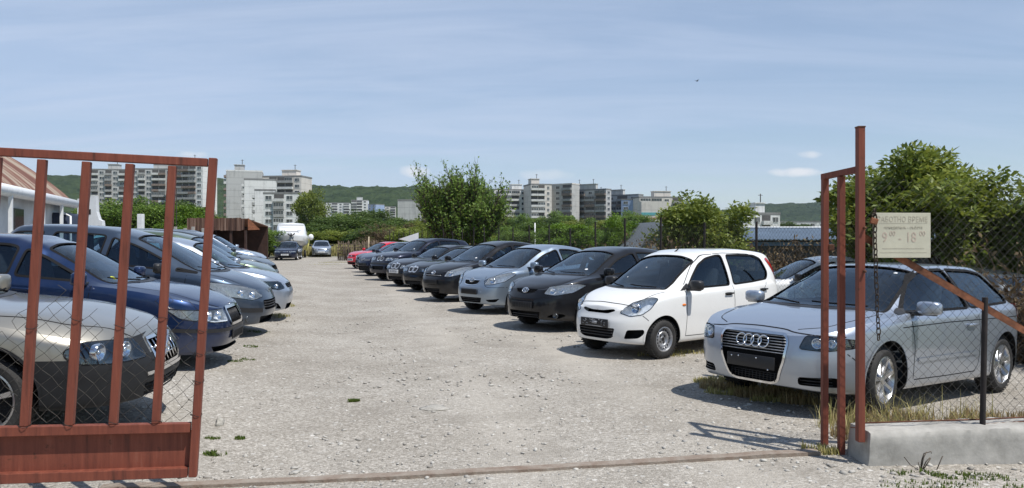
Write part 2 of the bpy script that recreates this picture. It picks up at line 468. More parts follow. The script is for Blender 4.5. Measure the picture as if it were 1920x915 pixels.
def add_wheels(root, S):
    key = (S['r'], S.get('rim', .2), S.get('tw', .19), S.get('style', '5'))
    if key not in WHEELS:
        ms = make_wheel_meshes(*key)
        ms[0].set_sharp_from_angle(angle=R(35)); ms[1].set_sharp_from_angle(angle=R(35)); WHEELS[key] = ms
    ty, ri, di = WHEELS[key]
    for x in (0, -S['wb']):
        for sd in (1, -1):
            w = link('wheel', ty, root, (x, sd*S.get('yo', S['W']-.04), S['r']))
            if sd > 0: w.rotation_euler = (0, 0, R(180))
            if x == 0 and S.get('steer'): w.rotation_euler[2] += R(S['steer'])
            link('rim', ri, w); link('brake_disc', di, w)
def mirror_bm(S, sd):
    """door mirror housing"""
    s = S.get('msize', (.11, .22, .145)); bm = bmesh.new()
    bmesh.ops.create_uvsphere(bm, u_segments=20, v_segments=12, radius=1)
    for v in bm.verts:
        p = v.co; q = Vector([math.copysign(abs(c)**.55, c) for c in p])
        v.co = Vector((q.x*s[0]*.5+(.03*(1-abs(q.y)) if q.x > 0 else 0), q.y*s[1]*.5, q.z*s[2]*.5))
    for v in bm.verts:
        if v.co.x < -s[0]*.3: v.co.x = -s[0]*.3
    return bm
SEAT = {}
def seat_meshes():
    if SEAT: return SEAT
    bm = bmesh.new(); add_box(bm, (0, 0, .62), (.50, .50, .16), bev=.05)
    SEAT['cushion'] = mesh_of(bm, 'seat', M['seat'])
    bm = bmesh.new(); rot = Matrix.Rotation(R(-18), 3, 'Y')
    add_box(bm, (-.33, 0, .93), (.13, .48, .62), rot, bev=.05)
    SEAT['back'] = mesh_of(bm, 'backrest', M['seat'])
    bm = bmesh.new(); add_box(bm, (-.455, 0, 1.30), (.09, .26, .17), rot, bev=.04)
    add_box(bm, (-.43, .06, 1.21), (.012, .012, .12), rot); add_box(bm, (-.43, -.06, 1.21), (.012, .012, .12), rot)
    SEAT['head'] = mesh_of(bm, 'headrest', M['seat'])
    bm = bmesh.new(); add_box(bm, (0, 0, .86), (.15, 1.12, .52), rot, bev=.05)
    for y in (-.33, .33): add_box(bm, (-.12, y, 1.19), (.08, .24, .14), rot, bev=.035)
    SEAT['bench'] = mesh_of(bm, 'rear_bench', M['seat'])
    bm = bmesh.new(); add_tube(bm, [(0, .185*math.cos(a), .185*math.sin(a)) for a in [2*math.pi*i/24 for i in range(24)]], .014, 6, True)
    add_box(bm, (.0, 0, -.02), (.03, .34, .06), bev=.01)
    SEAT['wheel'] = mesh_of(bm, 'steering_wheel', M['black_plastic'])
    return SEAT
def P3(S, sh, P):
    out = []
    for p in P:
        if len(p) == 3 and p[0] != 1: out.append(p); continue
        y, z = p[-2:]; n = S.get('nf', 3.2); xa = S.get('xa', -.35)
        f = min(abs(y)/(S['W']*.985), .985); t = (1-f**n)**(1/n)
        out.append((xa+(S['xf']-xa)*t-t**4*sh.rf(z), y, z))
    return out
def auto_windows(S, sh):
    W = []
    for (a, b, slant) in S['glazing']:
        n = 9; bot = []; top = []
        for k in range(n):
            x = a+(b-a)*k/(n-1)
            bot.append((x, sh.belt(x)+.035))
        for k in range(n):
            sa = slant[0]; sb = slant[1]; x = (a+sa)+((b+sb)-(a+sa))*k/(n-1)
            P, _, _ = sh.section(x); zt = P[14][1]-S.get('wtop', .05)
            if zt > sh.belt(x)+.07: top.append((x, zt))
        if a+slant[0] == a and slant[0] == 0 and top and abs(top[0][0]-a) < 1e-6: pass
        W.append(bot+top[::-1])
    return W
def window_cut(P, d, depth, out=.6):
    dd, u, v = basis(d); c = sum(Vector(p).dot(dd) for p in P)/len(P)
    return prism(P, d, c-depth, c+out)
def build_car(S, label, loc, yaw, pitch=0, group=None, q=1.0, ch=2, roll=0):
    sh = CarShape(S); st = sh.stations(q)
    x0 = thing(S.get('name', 'parked_car'), label, S.get('cat', 'car'), loc, yaw, group)
    x0.rotation_euler = (roll, -pitch, yaw)
    sh_bm = rings_to_mesh([sh.ringpts(x, ch, 0, pf) for x, pf in st])
    from mathutils.bvhtree import BVHTree
    bvh = BVHTree.FromBMesh(sh_bm)
    PM = S['paint']; trim = S.get('trim', M['black_plastic'])
    # --- cutters
    xw0, xw1 = S['ws']                          # cowl and header stations
    def edge(x, k=.93):
        P, _, _ = sh.section(x); return P[14][0]*k, P[14][1]
    L = []
    for k in range(7):
        x = xw0+(xw1-xw0)*k/6; y, z = edge(x, S.get('wsk', .93)); L.append((x, y, z))
    bot = [(xw0+.11, 0, sh.top(xw0+.11)), (xw0+.07, L[0][1]*.55, sh.top(xw0+.07)-.005)]
    topc = [(xw1, L[-1][1]*.5, sh.top(xw1)-.006), (xw1, 0, sh.top(xw1)-.002)]
    half = [bot[1]]+L+[topc[0]]
    WS = [bot[0]]+half+[topc[1]]+[(x, -y, z) for x, y, z in reversed(half)]
    dws = Vector((sh.top(xw1)-sh.top(xw0), 0, -(xw1-xw0))).normalized()
    xq0, xq1 = S['rw']
    Lr = [];
    for k in range(5):
        x = xq0+(xq1-xq0)*k/4; F = sh.plan(x)[0]; y, z = edge(x, .90); Lr.append((x-(sh.plan(x)[2]**4)*sh.rr(z), y, z))
    RW = Lr+[(x, -y, z) for x, y, z in reversed(Lr)]
    drw = Vector((-abs(sh.top(xq1)-sh.top(xq0)), 0, abs(xq1-xq0))).normalized()
    SW = [[(x, 0, z) for x, z in w] for w in (S['windows'] if 'windows' in S else auto_windows(S, sh))]
    lamps = [dict(H, P=P3(S, sh, H['P'])) for H in S.get('lamps', [])]
    cut = []
    dark = 2
    b = None
    side = []
    for w in SW:
        for sd in (1, -1):
            side.append(prism(w, (0, sd, 0), .35, 1.3))
    near = S.get('near', True)
    # cabin cavity
    xs = np.linspace(xw0-.03, S['xr']+S.get('bootgap', .22), int(26*q)+6)
    cav = rings_to_mesh([sh.ringpts(x, 1, .05, None) for x in xs], cap=True)
    wells = bmesh.new()
    for x in (0, -S['wb']):
        for sd in (1, -1):
            rr = S['r']+S.get('archgap', .045)
            Mx = Matrix.Translation((x, sd*(.47+.4), S['r']+.012)) @ Matrix.Rotation(R(90), 4, 'X')
            bmesh.ops.create_cone(wells, cap_ends=True, segments=48, radius1=rr, radius2=rr, depth=.8, matrix=Mx)
    cut.append((cav, 1)); cut.append((bm_join(*side), 2)); cut.append((window_cut(WS, dws, .16), 2)); cut.append((window_cut(RW, drw, .12, .4), 2)); cut.append((wells, 2))
    mats = [PM, M['cabin'], M['rubber'], M['housing_dark'] if S.get('darklamp') else M['housing'], S.get('lower', PM)]
    rec = bmesh.new(); anyrec = False
    for R_ in [dict(r_, P=P3(S, sh, r_['P'])) for r_ in S.get('recess', [])]+[dict(P=H['P'], d=H.get('d', (.8, .6, 0)), depth=.035, m=1, mi=3, rnd=H.get('rnd', .035)) for H in lamps if H.get('bowl')]:
        for P in ([R_['P'], mirror(R_['P'])] if R_.get('m') else [R_['P']]):
            d = Vector(R_.get('d', (1, 0, 0))); d = Vector((d.x, -d.y, d.z)) if P is not R_['P'] else d
            dd, u, v = basis(d); cs = []
            for p in P:
                pu = u*Vector(p).dot(u)+v*Vector(p).dot(v); h = bvh.ray_cast(pu+dd*6, -dd)[0]
                if h: cs.append(h.dot(dd))
            c = min(cs) if cs else 0
            cut.append((prism(P, d, c-R_.get('depth', .04), c+1.2, R_.get('rnd', .03)), R_.get('mi', 2)))
    if S.get('lower'):
        for zc_ in S.get('lower_cuts', []):
            bmesh.ops.bisect_plane(sh_bm, geom=sh_bm.verts[:]+sh_bm.edges[:]+sh_bm.faces[:], plane_co=(0, 0, zc_), plane_no=(0, 0, 1), dist=1e-5)
        bmesh.ops.bisect_plane(sh_bm, geom=sh_bm.verts[:]+sh_bm.edges[:]+sh_bm.faces[:], plane_co=(.401, 0, 0), plane_no=(1, 0, 0), dist=1e-5)
        for f in sh_bm.faces:
            if f.calc_center_median().z < S['lower_z'](f.calc_center_median()): f.material_index = 4
    me = mesh_of(sh_bm, 'body', mats)
    body = boolean(me, cut, mats); body.name = 'body'
    body.polygons.foreach_set('use_smooth', [True]*len(body.polygons)); body.set_sharp_from_angle(angle=R(38))
    link('body', body, x0)
    # --- glass
    g = S.get('glass', M['glass']); g2 = S.get('glass_side', g)
    ws = bmo('windscreen', patch(bvh, WS, dws, -.012, .12), g, x0)
    bmo('windscreen_seal', strip(bvh, WS, dws, .022, .008, .002), M['rubber'], ws)
    bmo('rear_window', patch(bvh, RW, drw, -.012, .15), g2, x0)
    for w in SW:
        for sd in (1, -1):
            so = bmo('side_window', patch(bvh, w, (0, sd, 0), -.012, .15), g2, x0)
            bmo('window_seal', strip(bvh, w, (0, sd, 0), .012, S.get('sealw', .014), .002), M['rubber'], so)
    for w in S.get('black_pillars', []):
        for sd in (1, -1): bmo('pillar_trim', patch(bvh, [(x, 0, z) for x, z in w], (0, sd, 0), .0015, .1, 0), M['black_plastic'], x0)
    # --- panel gaps
    gaps = bmesh.new()
    for P in S.get('gaps', []):
        for sd in (1, -1):
            gaps = bm_join(gaps, strip(bvh, [(x, 0, z) for x, z in P], (0, sd, 0), .0045, .0045, .0012, False, S.get('gaprnd', .08)))
    hl = S.get('hoodline')
    if hl:
        for sd in (1, -1): gaps = bm_join(gaps, strip(bvh, [(x, y*sd, 2) for x, y in hl], (0, 0, 1), .0045, .0045, .0012, False, .1))
    for P in S.get('frontgaps', []):
        gaps = bm_join(gaps, strip(bvh, fr(*P), (1, 0, 0), .004, .004, .0015, False, .1))
    if len(gaps.verts): bmo('panel_gap', gaps, M['seam'], x0)
    else: gaps.free()
    # --- lamps
    for H in lamps:
        for sd in (1, -1):
            P = H['P'] if sd > 0 else mirror(H['P']); d = Vector(H.get('d', (.8, .6, 0))); d.y *= sd
            lamp = bmo(H.get('name', 'headlight'), patch(bvh, P, d, H.get('off', .004), .05, H.get('rnd', .035), H.get('bulge', .015)), H.get('mat', M['lens']), x0)
            if H.get('bowl'):
                for (bx, by, bz, br) in H['bowl']:
                    bw = lathe([(.001, -.045), (br*.3, -.04), (br*.6, -.028), (br*.85, -.010), (br, 0), (br*1.12, -.004), (br*1.12, -.05)], 20)
                    hit = bvh.ray_cast(Vector((bx, by*sd, bz))+Vector((2, 0, 0)), Vector((-1, 0, 0)))[0]
                    if hit is None: bw.free(); continue
                    Mx = Matrix.Translation(hit+Vector((-.028, 0, 0))) @ Matrix.Rotation(R(-90+12*sd), 4, 'Z')
                    bmesh.ops.transform(bw, matrix=Mx, verts=bw.verts)
                    bmesh.ops.create_uvsphere(bw, u_segments=12, v_segments=8, radius=br*.33, matrix=Matrix.Translation(hit+Vector((-.05, 0, 0))))
                    bmo('reflector', bw, M['chrome'], lamp)
            if H.get('rim'):
                bmo('lamp_seal', strip(bvh, P, d, .004, .006, .003, True, H.get('rnd', .035)), M['rubber'], lamp)
    # --- laid-on trim
    for T in [dict(t_, P=P3(S, sh, t_['P'])) for t_ in S.get('trims', [])]:
        for P in ([T['P'], mirror(T['P'])] if T.get('m') else [T['P']]):
            d = Vector(T.get('d', (1, 0, 0)))
            if P is not T['P']: d.y *= -1
            if T.get('k') == 'strip':
                bm = strip(bvh, P, d, T.get('w', .008), T.get('w', .008), T.get('off', .006), T.get('closed', True), T.get('rnd', .03))
            else:
                bm = patch(bvh, P, d, T.get('off', .004), T.get('g', .06), T.get('rnd', .03), T.get('bulge', 0))
            if T.get('solid'):
                r = solid(bm, geom=bm.faces[:], thickness=T['solid'])
            bmo(T['n'], bm, T['mat'], x0, sharp=40 if T.get('solid') else None)
    # --- rolled lips round the wheel openings
    for xw in (0, -S['wb']):
        for sd in (1, -1):
            rr = S['r']+S.get('archgap', .045)+.010; zc_ = S['r']+.012
            P = [(xw+rr*math.cos(a), 0, zc_+rr*math.sin(a)) for a in [R(-12+204*k/26) for k in range(27)]]
            bmo('arch_lip', strip(bvh, [p for p in P if p[2] > S.get('zb', .19)+.06], (0, sd, 0), .010, .012, .007, False, 0), S.get('arch_mat', PM), x0)
    # --- mirrors
    xm, zm = S.get('mirror', (-.55, .98)); 
    for sd in (1, -1):
        hit = bvh.ray_cast(Vector((xm, 3*sd, zm-.03)), Vector((0, -sd, 0)))[0]; yw = abs(hit.y) if hit else S['W']*.9
        s = S.get('msize', (.11, .22, .145))
        bm = mirror_bm(S, sd); bmesh.ops.translate(bm, verts=bm.verts, vec=(xm, sd*(yw+.045+s[1]*.5), zm+.03))
        mo = bmo('door_mirror', bm, S.get('mirror_mat', PM), x0)
        bm = bmesh.new(); add_box(bm, (xm+.015, sd*(yw+.03), zm-.03), (.08, .14, .04), bev=.012)
        add_box(bm, (xm+.01, sd*(yw+.045+s[1]*.5), zm+.03-s[2]*.5), (s[0]*.5, s[1]*.6, .012), bev=.004)
        bmo('mirror_foot', bm, M['black_plastic'], mo)
        bm = bmesh.new(); add_box(bm, (xm-s[0]*.31, sd*(yw+.045+s[1]*.5), zm+.03), (.004, s[1]*.82, s[2]*.74), bev=.0015)
        bmo('mirror_glass', bm, M['chrome'], mo)
    for (hx, hz) in S.get('handles', []):
        for sd in (1, -1):
            hit = bvh.ray_cast(Vector((hx, 3*sd, hz)), Vector((0, -sd, 0)))[0]
            if not hit: continue
            bm = bmesh.new(); add_box(bm, (hx, hit.y+sd*.022, hz), (.19, .018, .026), bev=.008)
            for e in (-.075, .075): add_box(bm, (hx+e, hit.y+sd*.008, hz), (.03, .03, .022), bev=.004)
            hd = bmo('door_handle', bm, S.get('handle_mat', PM), x0)
            bm = patch(bvh, [(hx-.07, 0, hz-.03), (hx+.07, 0, hz-.03), (hx+.08, 0, hz+.015), (hx-.08, 0, hz+.015)], (0, sd, 0), .0012, .1, .03)
            bmo('handle_cup', bm, M['seam'] if S.get('handle_mat') else PM, hd)
    # --- wipers and cowl
    cw = bmo('cowl', strip(bvh, [(xw0+.10, y, 2) for y in (-.62, -.4, -.2, 0, .2, .4, .62)] if False else [(xw0+.155-.16*(abs(y)/.62)**2, y*S['W']/.85, 2) for y in (-.60, -.45, -.3, -.15, 0, .15, .3, .45, .60)], (0, 0, 1), .035, .03, .004, False, 0), M['black_plastic'], x0)
    for (ya, yb) in ((.55, -.02), (-.12, -.58)):
        P = []
        for k in range(8):
            t = k/7; y = (ya+(yb-ya)*t)*S['W']/.88; x = xw0+.09-.16*(abs(y)/.62)**2+.02-.085*t
            hit, nr, _, _ = bvh.ray_cast(Vector((x, y, 3)), Vector((0, 0, -1)))
            if hit: P.append(hit+nr*.022)
        if len(P) > 2:
            bm = bmesh.new(); add_tube(bm, P, .009, 5); bmo('wiper', bm, M['rubber'], x0)
    for (y, f, w, h, sm_) in S.get('stickers', []):
        x = xw0+(xw1-xw0)*f; c = Vector((x, y, sh.top(x)))
        dn_, u_, v_ = basis(dws)
        P = [c+u_*(w*math.cos(a))+v_*(h*math.sin(a)) for a in [2*math.pi*k/14 for k in range(14)]]
        bmo('sticker', patch(bvh, P, dws, -.008, .2, 0), sm_, x0)
    # --- interior
    sm = seat_meshes(); fx = S.get('seatx', xw1-.12)
    hs = S.get('seath', 0)
    for y in (.36, -.36):
        c = link('seat', sm['cushion'], x0, (fx, y*S['W']/.88, hs)); link('backrest', sm['back'], c); link('headrest', sm['head'], c)
    link('rear_bench', sm['bench'], x0, (S.get('benchx', fx-.98), 0, hs)).scale = (1, S['W']/.88, 1)
    zd = sh.top(xw0)-.06
    bm = bmesh.new(); wd = S['W']*1.52
    add_box(bm, (xw0-.24, 0, zd-.13), (.42, wd, .22), bev=.06); add_box(bm, (xw0-.36, .36, zd-.03), (.20, .40, .10), bev=.035)
    bmo('dashboard', bm, S.get('dash', M['cabin']), x0)
    so = link('steering_wheel', sm['wheel'], x0, (xw0-.56, .36*S['W']/.88, zd-.06)); so.rotation_euler = (0, R(-24), 0)
    bm = bmesh.new(); add_box(bm, (xw1+.10, 0, sh.top(xw1)-.10), (.03, .22, .06), bev=.015); add_tube(bm, [(xw1+.08, 0, sh.top(xw1)-.08), (xw1+.02, 0, sh.top(xw1)-.03)], .008)
    bmo('rear_view_mirror', bm, M['black_plastic'], x0)
    # --- plates
    pl = S.get('plate')
    if pl:
        y0, z0, kind, txt = pl; hit = bvh.ray_cast(Vector((4, y0, z0)), Vector((-1, 0, 0)))[0]
        xx = hit.x+.014 if hit else S['xf']
        bm = bmesh.new(); add_box(bm, (xx, y0, z0), (.016, .53, .118), bev=.003)
        po = bmo('number_plate', bm, M['white_plate'] if kind in ('white', 'marks_w') else M['black_plastic'], x0)
        if txt:
            t = text_bm(txt, .085, .0008, 1.1); bmesh.ops.transform(t, matrix=Matrix.Translation((xx+.0095, y0, z0)) @ Matrix.Rotation(R(90), 4, 'Z') @ Matrix.Rotation(R(90), 4, 'X'), verts=t.verts)
            bmo('plate_lettering', t, M['ink'] if kind == 'white' else M['grey_ink'], po)
        elif kind.startswith('marks'):
            g = random.Random(3); marks = bmesh.new()
            for k in range(8):
                if kind == 'marks_w': add_box(marks, (xx+.009, y0-.19+.055*k, z0), (.001, .030+.008*g.random(), .05+.03*g.random()))
                else:
                    for _ in range(3): add_box(marks, (xx+.009, y0-.2+.057*k+g.uniform(-.02, .02), z0+.012+g.uniform(-.035, .035)), (.001, g.uniform(.008, .035), g.uniform(.004, .014)), Matrix.Rotation(g.uniform(-.6, .6), 3, 'X'))
            if kind == 'marks_b': add_box(marks, (xx+.0094, y0, z0-.046), (.001, .34, .008)); add_box(marks, (xx+.0094, y0+.01, z0+.005), (.001, .10, .035))
            bmo('plate_marks', marks, M['ink'] if kind == 'marks_w' else M['grey_ink'], po)
        elif kind == 'ribs':
            bm = bmesh.new()
            for k in range(11): add_box(bm, (xx+.010, y0-.22+.044*k, z0), (.006, .012, .085), bev=.001)
            bmo('holder_rib', bm, M['grey_plastic'], po)
        elif kind == 'screws':
            for (a, b_) in ((-.21, .03), (-.13, .035), (.07, .035), (.2, -.06)):
                bm = bmesh.new(); bmesh.ops.create_uvsphere(bm, u_segments=8, v_segments=6, radius=.009, matrix=Matrix.Translation((xx+.008, y0+a, z0+b_))); bmo('screw', bm, M['chrome'], po)
    add_wheels(x0, S)
    ex = S.get('extra')
    if ex: ex(x0, bvh, sh)
    return x0
def on_front(bvh, y, z, off=.0):
    hit, nr, _, _ = bvh.ray_cast(Vector((5, y, z)), Vector((-1, 0, 0)))
    return (hit+nr*off, nr) if hit else (Vector((0, y, z)), Vector((1, 0, 0)))
def orient(bm, c, nr):
    q = Vector((1, 0, 0)).rotation_difference(nr)
    bmesh.ops.transform(bm, matrix=Matrix.Translation(c) @ q.to_matrix().to_4x4(), verts=bm.verts); return bm
def ringbm(c, ry, rz_, t, nr=None, n=28, o=(0, 0, 0)):
    """a ring standing on the front of a car"""
    bm = bmesh.new(); o = Vector(o)
    add_tube(bm, [o+Vector((0, ry*math.cos(a), rz_*math.sin(a))) for a in [2*math.pi*i/n for i in range(n)]], t, 6, True)
    return orient(bm, c, nr or Vector((1, 0, 0)))
def badge_rings(x0, bvh, z, r, gap, n=4, off=.012, parent=None):
    bm = bmesh.new(); c, nr = on_front(bvh, 0, z, off)
    for k in range(n): bm = bm_join(bm, ringbm(c, r, r, .0075, nr, o=(.004*(k % 2), (k-(n-1)/2)*gap, 0)))
    return bmo('badge', bm, M['chrome'], x0)
def badge_ovals(x0, bvh, z, r, off=.014):
    c, nr = on_front(bvh, 0, z, off)
    bm = bm_join(ringbm(c, r*1.4, r*.95, .008, nr), ringbm(c, r*.95, r*.5, .007, nr, o=(.004, 0, r*.28)), ringbm(c, r*.42, r*.85, .007, nr, o=(.006, 0, -.05*r)))
    return bmo('badge', bm, M['chrome'], x0)
def badge_disc(x0, bvh, z, r, mats, off=.010, ring=True, split=False, y=0):
    c, nr = on_front(bvh, y, z, off)
    bm = bmesh.new(); bmesh.ops.create_circle(bm, cap_ends=True, segments=24, radius=r, matrix=Matrix.Rotation(R(90), 4, 'Y')); orient(bm, c, nr)
    o = bmo('badge', bm, mats, x0)
    bmo('badge_ring', ringbm(c, r, r, .006, nr), M['chrome'], o)
    return o
M['silver'] = paint('silver_paint', (.42, .47, .545), .75, .36, .06)
M['white'] = paint('white_paint', (.80, .80, .78), 0, .35, .04)
M['blackp'] = paint('black_paint', (.010, .011, .014), .2, .3, .03)
M['badge_dark'] = mat('badge_field', (.02, .025, .05), .3)
def quad(a, b, c, d): return [a, b, c, d]
# --- silver three-door hatch
def a3_extra(x0, bvh, sh):
    bm = bmesh.new()
    for k in range(7):
        z = .70-.026*k; w = .335+.010*min(k, 3)
        P = []
        for y in (-w, -w/2, 0, w/2, w):
            c, _ = on_front(bvh, 0, z, 0); P.append(Vector((c.x-.012-.05*y*y, y, z)))
        add_tube(bm, P, .0052, 5)
    go = bmo('grille', bm, M['steel'], x0)
    bm = bmesh.new()
    for k in range(4):
        z = .345-.022*k
        c, _ = on_front(bvh, 0, z, 0)
        add_tube(bm, [(c.x-.03, y, z) for y in (-.26, 0, .26)], .004, 4)
    for k in range(13): add_tube(bm, [(sh.S['xf']-.03, -.24+.04*k, .27), (sh.S['xf']-.03, -.24+.04*k, .35)], .003, 4)
    bmo('grille_mesh', bm, M['black_plastic'], go)
    badge_rings(x0, bvh, .635, .056, .082, 4, .004)
    for sd in (1, -1):
        bm = bmesh.new()
        for k in range(3): add_tube(bm, [on_front(bvh, sd*y, .285+.03*k, -.02)[0] for y in (.47, .56, .65, .72)], .006, 4)
        bmo('intake_slat', bm, M['black_plastic'], x0)
A3 = dict(name='parked_car', crown=.016, dlr=.2, xf=.885, xr=-3.30, W=.8825, wb=2.578, r=.316, rim=.222, tw=.205, style='7', yo=.845, paint=M['silver'], nf=3.7, xa=-.25, steer=6,
  top=[(.885, .745), (.80, .785), (.5, .86), (.15, .92), (-.14, .955), (-.36, 1.06), (-.74, 1.245), (-1.07, 1.375), (-1.4, 1.415), (-1.9, 1.43), (-2.4, 1.425), (-2.68, 1.385), (-2.88, 1.19), (-3.0, 1.01), (-3.12, .97), (-3.30, .90)],
  belt=[(.885, .71), (.6, .795), (.1, .875), (-.3, .915), (-1.5, .945), (-2.6, .985), (-3.0, .985), (-3.33, .86)],
  yr=[(.885, .70), (.2, .72), (-.14, .73), (-1.07, .585), (-2, .575), (-2.70, .56), (-2.98, .64), (-3.33, .72)],
  ws=(-.18, -1.10), wsk=.965, rw=(-2.70, -2.96), recf=[(.15, .10), (.25, .05), (.4, .005), (.5, 0), (.62, .015), (.74, .05), (.9, .2)],
  windows=[[(-.38, .940), (-.98, 1.285), (-1.20, 1.35), (-1.62, 1.365), (-1.72, .965)], [(-1.77, .967), (-1.67, 1.365), (-2.25, 1.36), (-2.52, 1.325), (-2.78, 1.07), (-2.72, 1.015)]],
  black_pillars=[[(-1.725, .965), (-1.765, .967), (-1.665, 1.362), (-1.625, 1.362)]],
  gaps=[[(-.42, .90), (-.48, .6), (-.48, .30)], [(-1.86, .97), (-1.92, .7), (-1.90, .36), (-1.80, .29)], [(-.5, .29), (-1.2, .285), (-1.82, .29)], [(.42, .35), (.46, .50), (.58, .58)], [(-.25, .80), (-1.2, .83), (-2.4, .845), (-3.1, .86)]],
  hoodline=[(.74, .40), (.6, .60), (.2, .70), (-.14, .73)],
  frontgaps=[[(-.78, .73), (-.52, .735), (-.38, .745), (-.3, .765), (0, .775), (.3, .765), (.38, .745), (.52, .735), (.78, .73)]],
  recess=[dict(P=fr((-.335, .72), (-.37, .66), (-.345, .48), (-.27, .285), (-.2, .255), (.2, .255), (.27, .285), (.345, .48), (.37, .66), (.335, .72)), depth=.05, rnd=.03),
          dict(P=fr((.46, .275), (.76, .275), (.78, .32), (.74, .365), (.47, .35)), depth=.05, m=1, rnd=.03, d=(.92, .38, 0)),
          dict(P=fr((-.30, .19), (.30, .19), (.31, .222), (-.31, .222)), depth=.04, rnd=0)],
  lamps=[dict(P=[(.475, .605), (.68, .60), (.50, .83, .635), (.45, .835, .70), (.66, .725), (.52, .725)], d=(.82, .57, 0), bulge=.01, bowl=[(.7, .60, .662, .046), (.6, .70, .665, .036)], rim=1),
         dict(name='tail_light', P=[(-3.2, .6, .80), (-3.2, .80, .80), (-3.0, .85, .88), (-3.0, .84, .98), (-3.2, .7, .98), (-3.2, .6, .95)], d=(-.7, .7, 0), mat=M['red_lens'], off=.004)],
  darklamp=1,
  trims=[dict(n='grille_frame', P=fr((-.335, .72), (-.37, .66), (-.345, .48), (-.27, .285), (-.2, .255), (.2, .255), (.27, .285), (.345, .48), (.37, .66), (.335, .72)), k='strip', w=.011, off=.008, rnd=.03, mat=M['chrome']),
         dict(n='side_moulding', P=[(-.55, 0, .475), (-1.2, 0, .485), (-1.84, 0, .49)], d=(0, 1, 0), k='strip', closed=False, w=.018, off=.012, rnd=0, mat=M['silver'], m=1),
         dict(n='mirror_quarter', P=[(-.26, 0, .915), (-.40, 0, .928), (-.46, 0, .97), (-.40, 0, .975)], d=(0, 1, 0), off=.004, rnd=0, mat=M['black_plastic'], m=1)],
  mirror=(-.52, .96), msize=(.12, .23, .13), stickers=[(.42, .86, .02, .02, M['white_plate'])], handles=[(-1.68, .79)], plate=(0, .44, 'screws', ''), dash=M['cabin'], extra=a3_extra)
# --- small white five-door
def cuore_extra(x0, bvh, sh):
    badge_disc(x0, bvh, .695, .05, M['badge_dark'], .018)
    c, nr = on_front(bvh, 0, .695, .022)
    t = text_bm('D', .06, .001); bmesh.ops.transform(t, matrix=Matrix.Rotation(R(90), 4, 'Z') @ Matrix.Rotation(R(90), 4, 'X'), verts=t.verts); orient(t, c, nr)
    bmo('badge_letter', t, M['chrome'], x0)
    bm = bmesh.new()
    for k in range(3): add_tube(bm, [(on_front(bvh, 0, .33+.04*k)[0].x-.02-.06*y*y, y, .33+.04*k) for y in (-.32, -.15, 0, .15, .32)], .009, 5)
    bmo('grille', bm, M['black_plastic'], x0)
    bm = bmesh.new(); add_tube(bm, [(-1.08, 0, sh.top(-1.08)-.005), (-1.20, 0, sh.top(-1.08)+.06), (-1.26, 0, sh.top(-1.08)+.10)], [.012, .006, .004], 6)
    bmo('antenna', bm, M['rubber'], x0)
    for sd in (1, -1):
        hit = bvh.ray_cast(Vector((-.40, 3*sd, .74)), Vector((0, -sd, 0)))[0]
        bm = bmesh.new(); bmesh.ops.create_uvsphere(bm, u_segments=14, v_segments=8, radius=1, matrix=Matrix.Translation(hit) @ Matrix.Diagonal((.045, .012, .018, 1)))
        bmo('side_indicator', bm, M['amber'], x0)
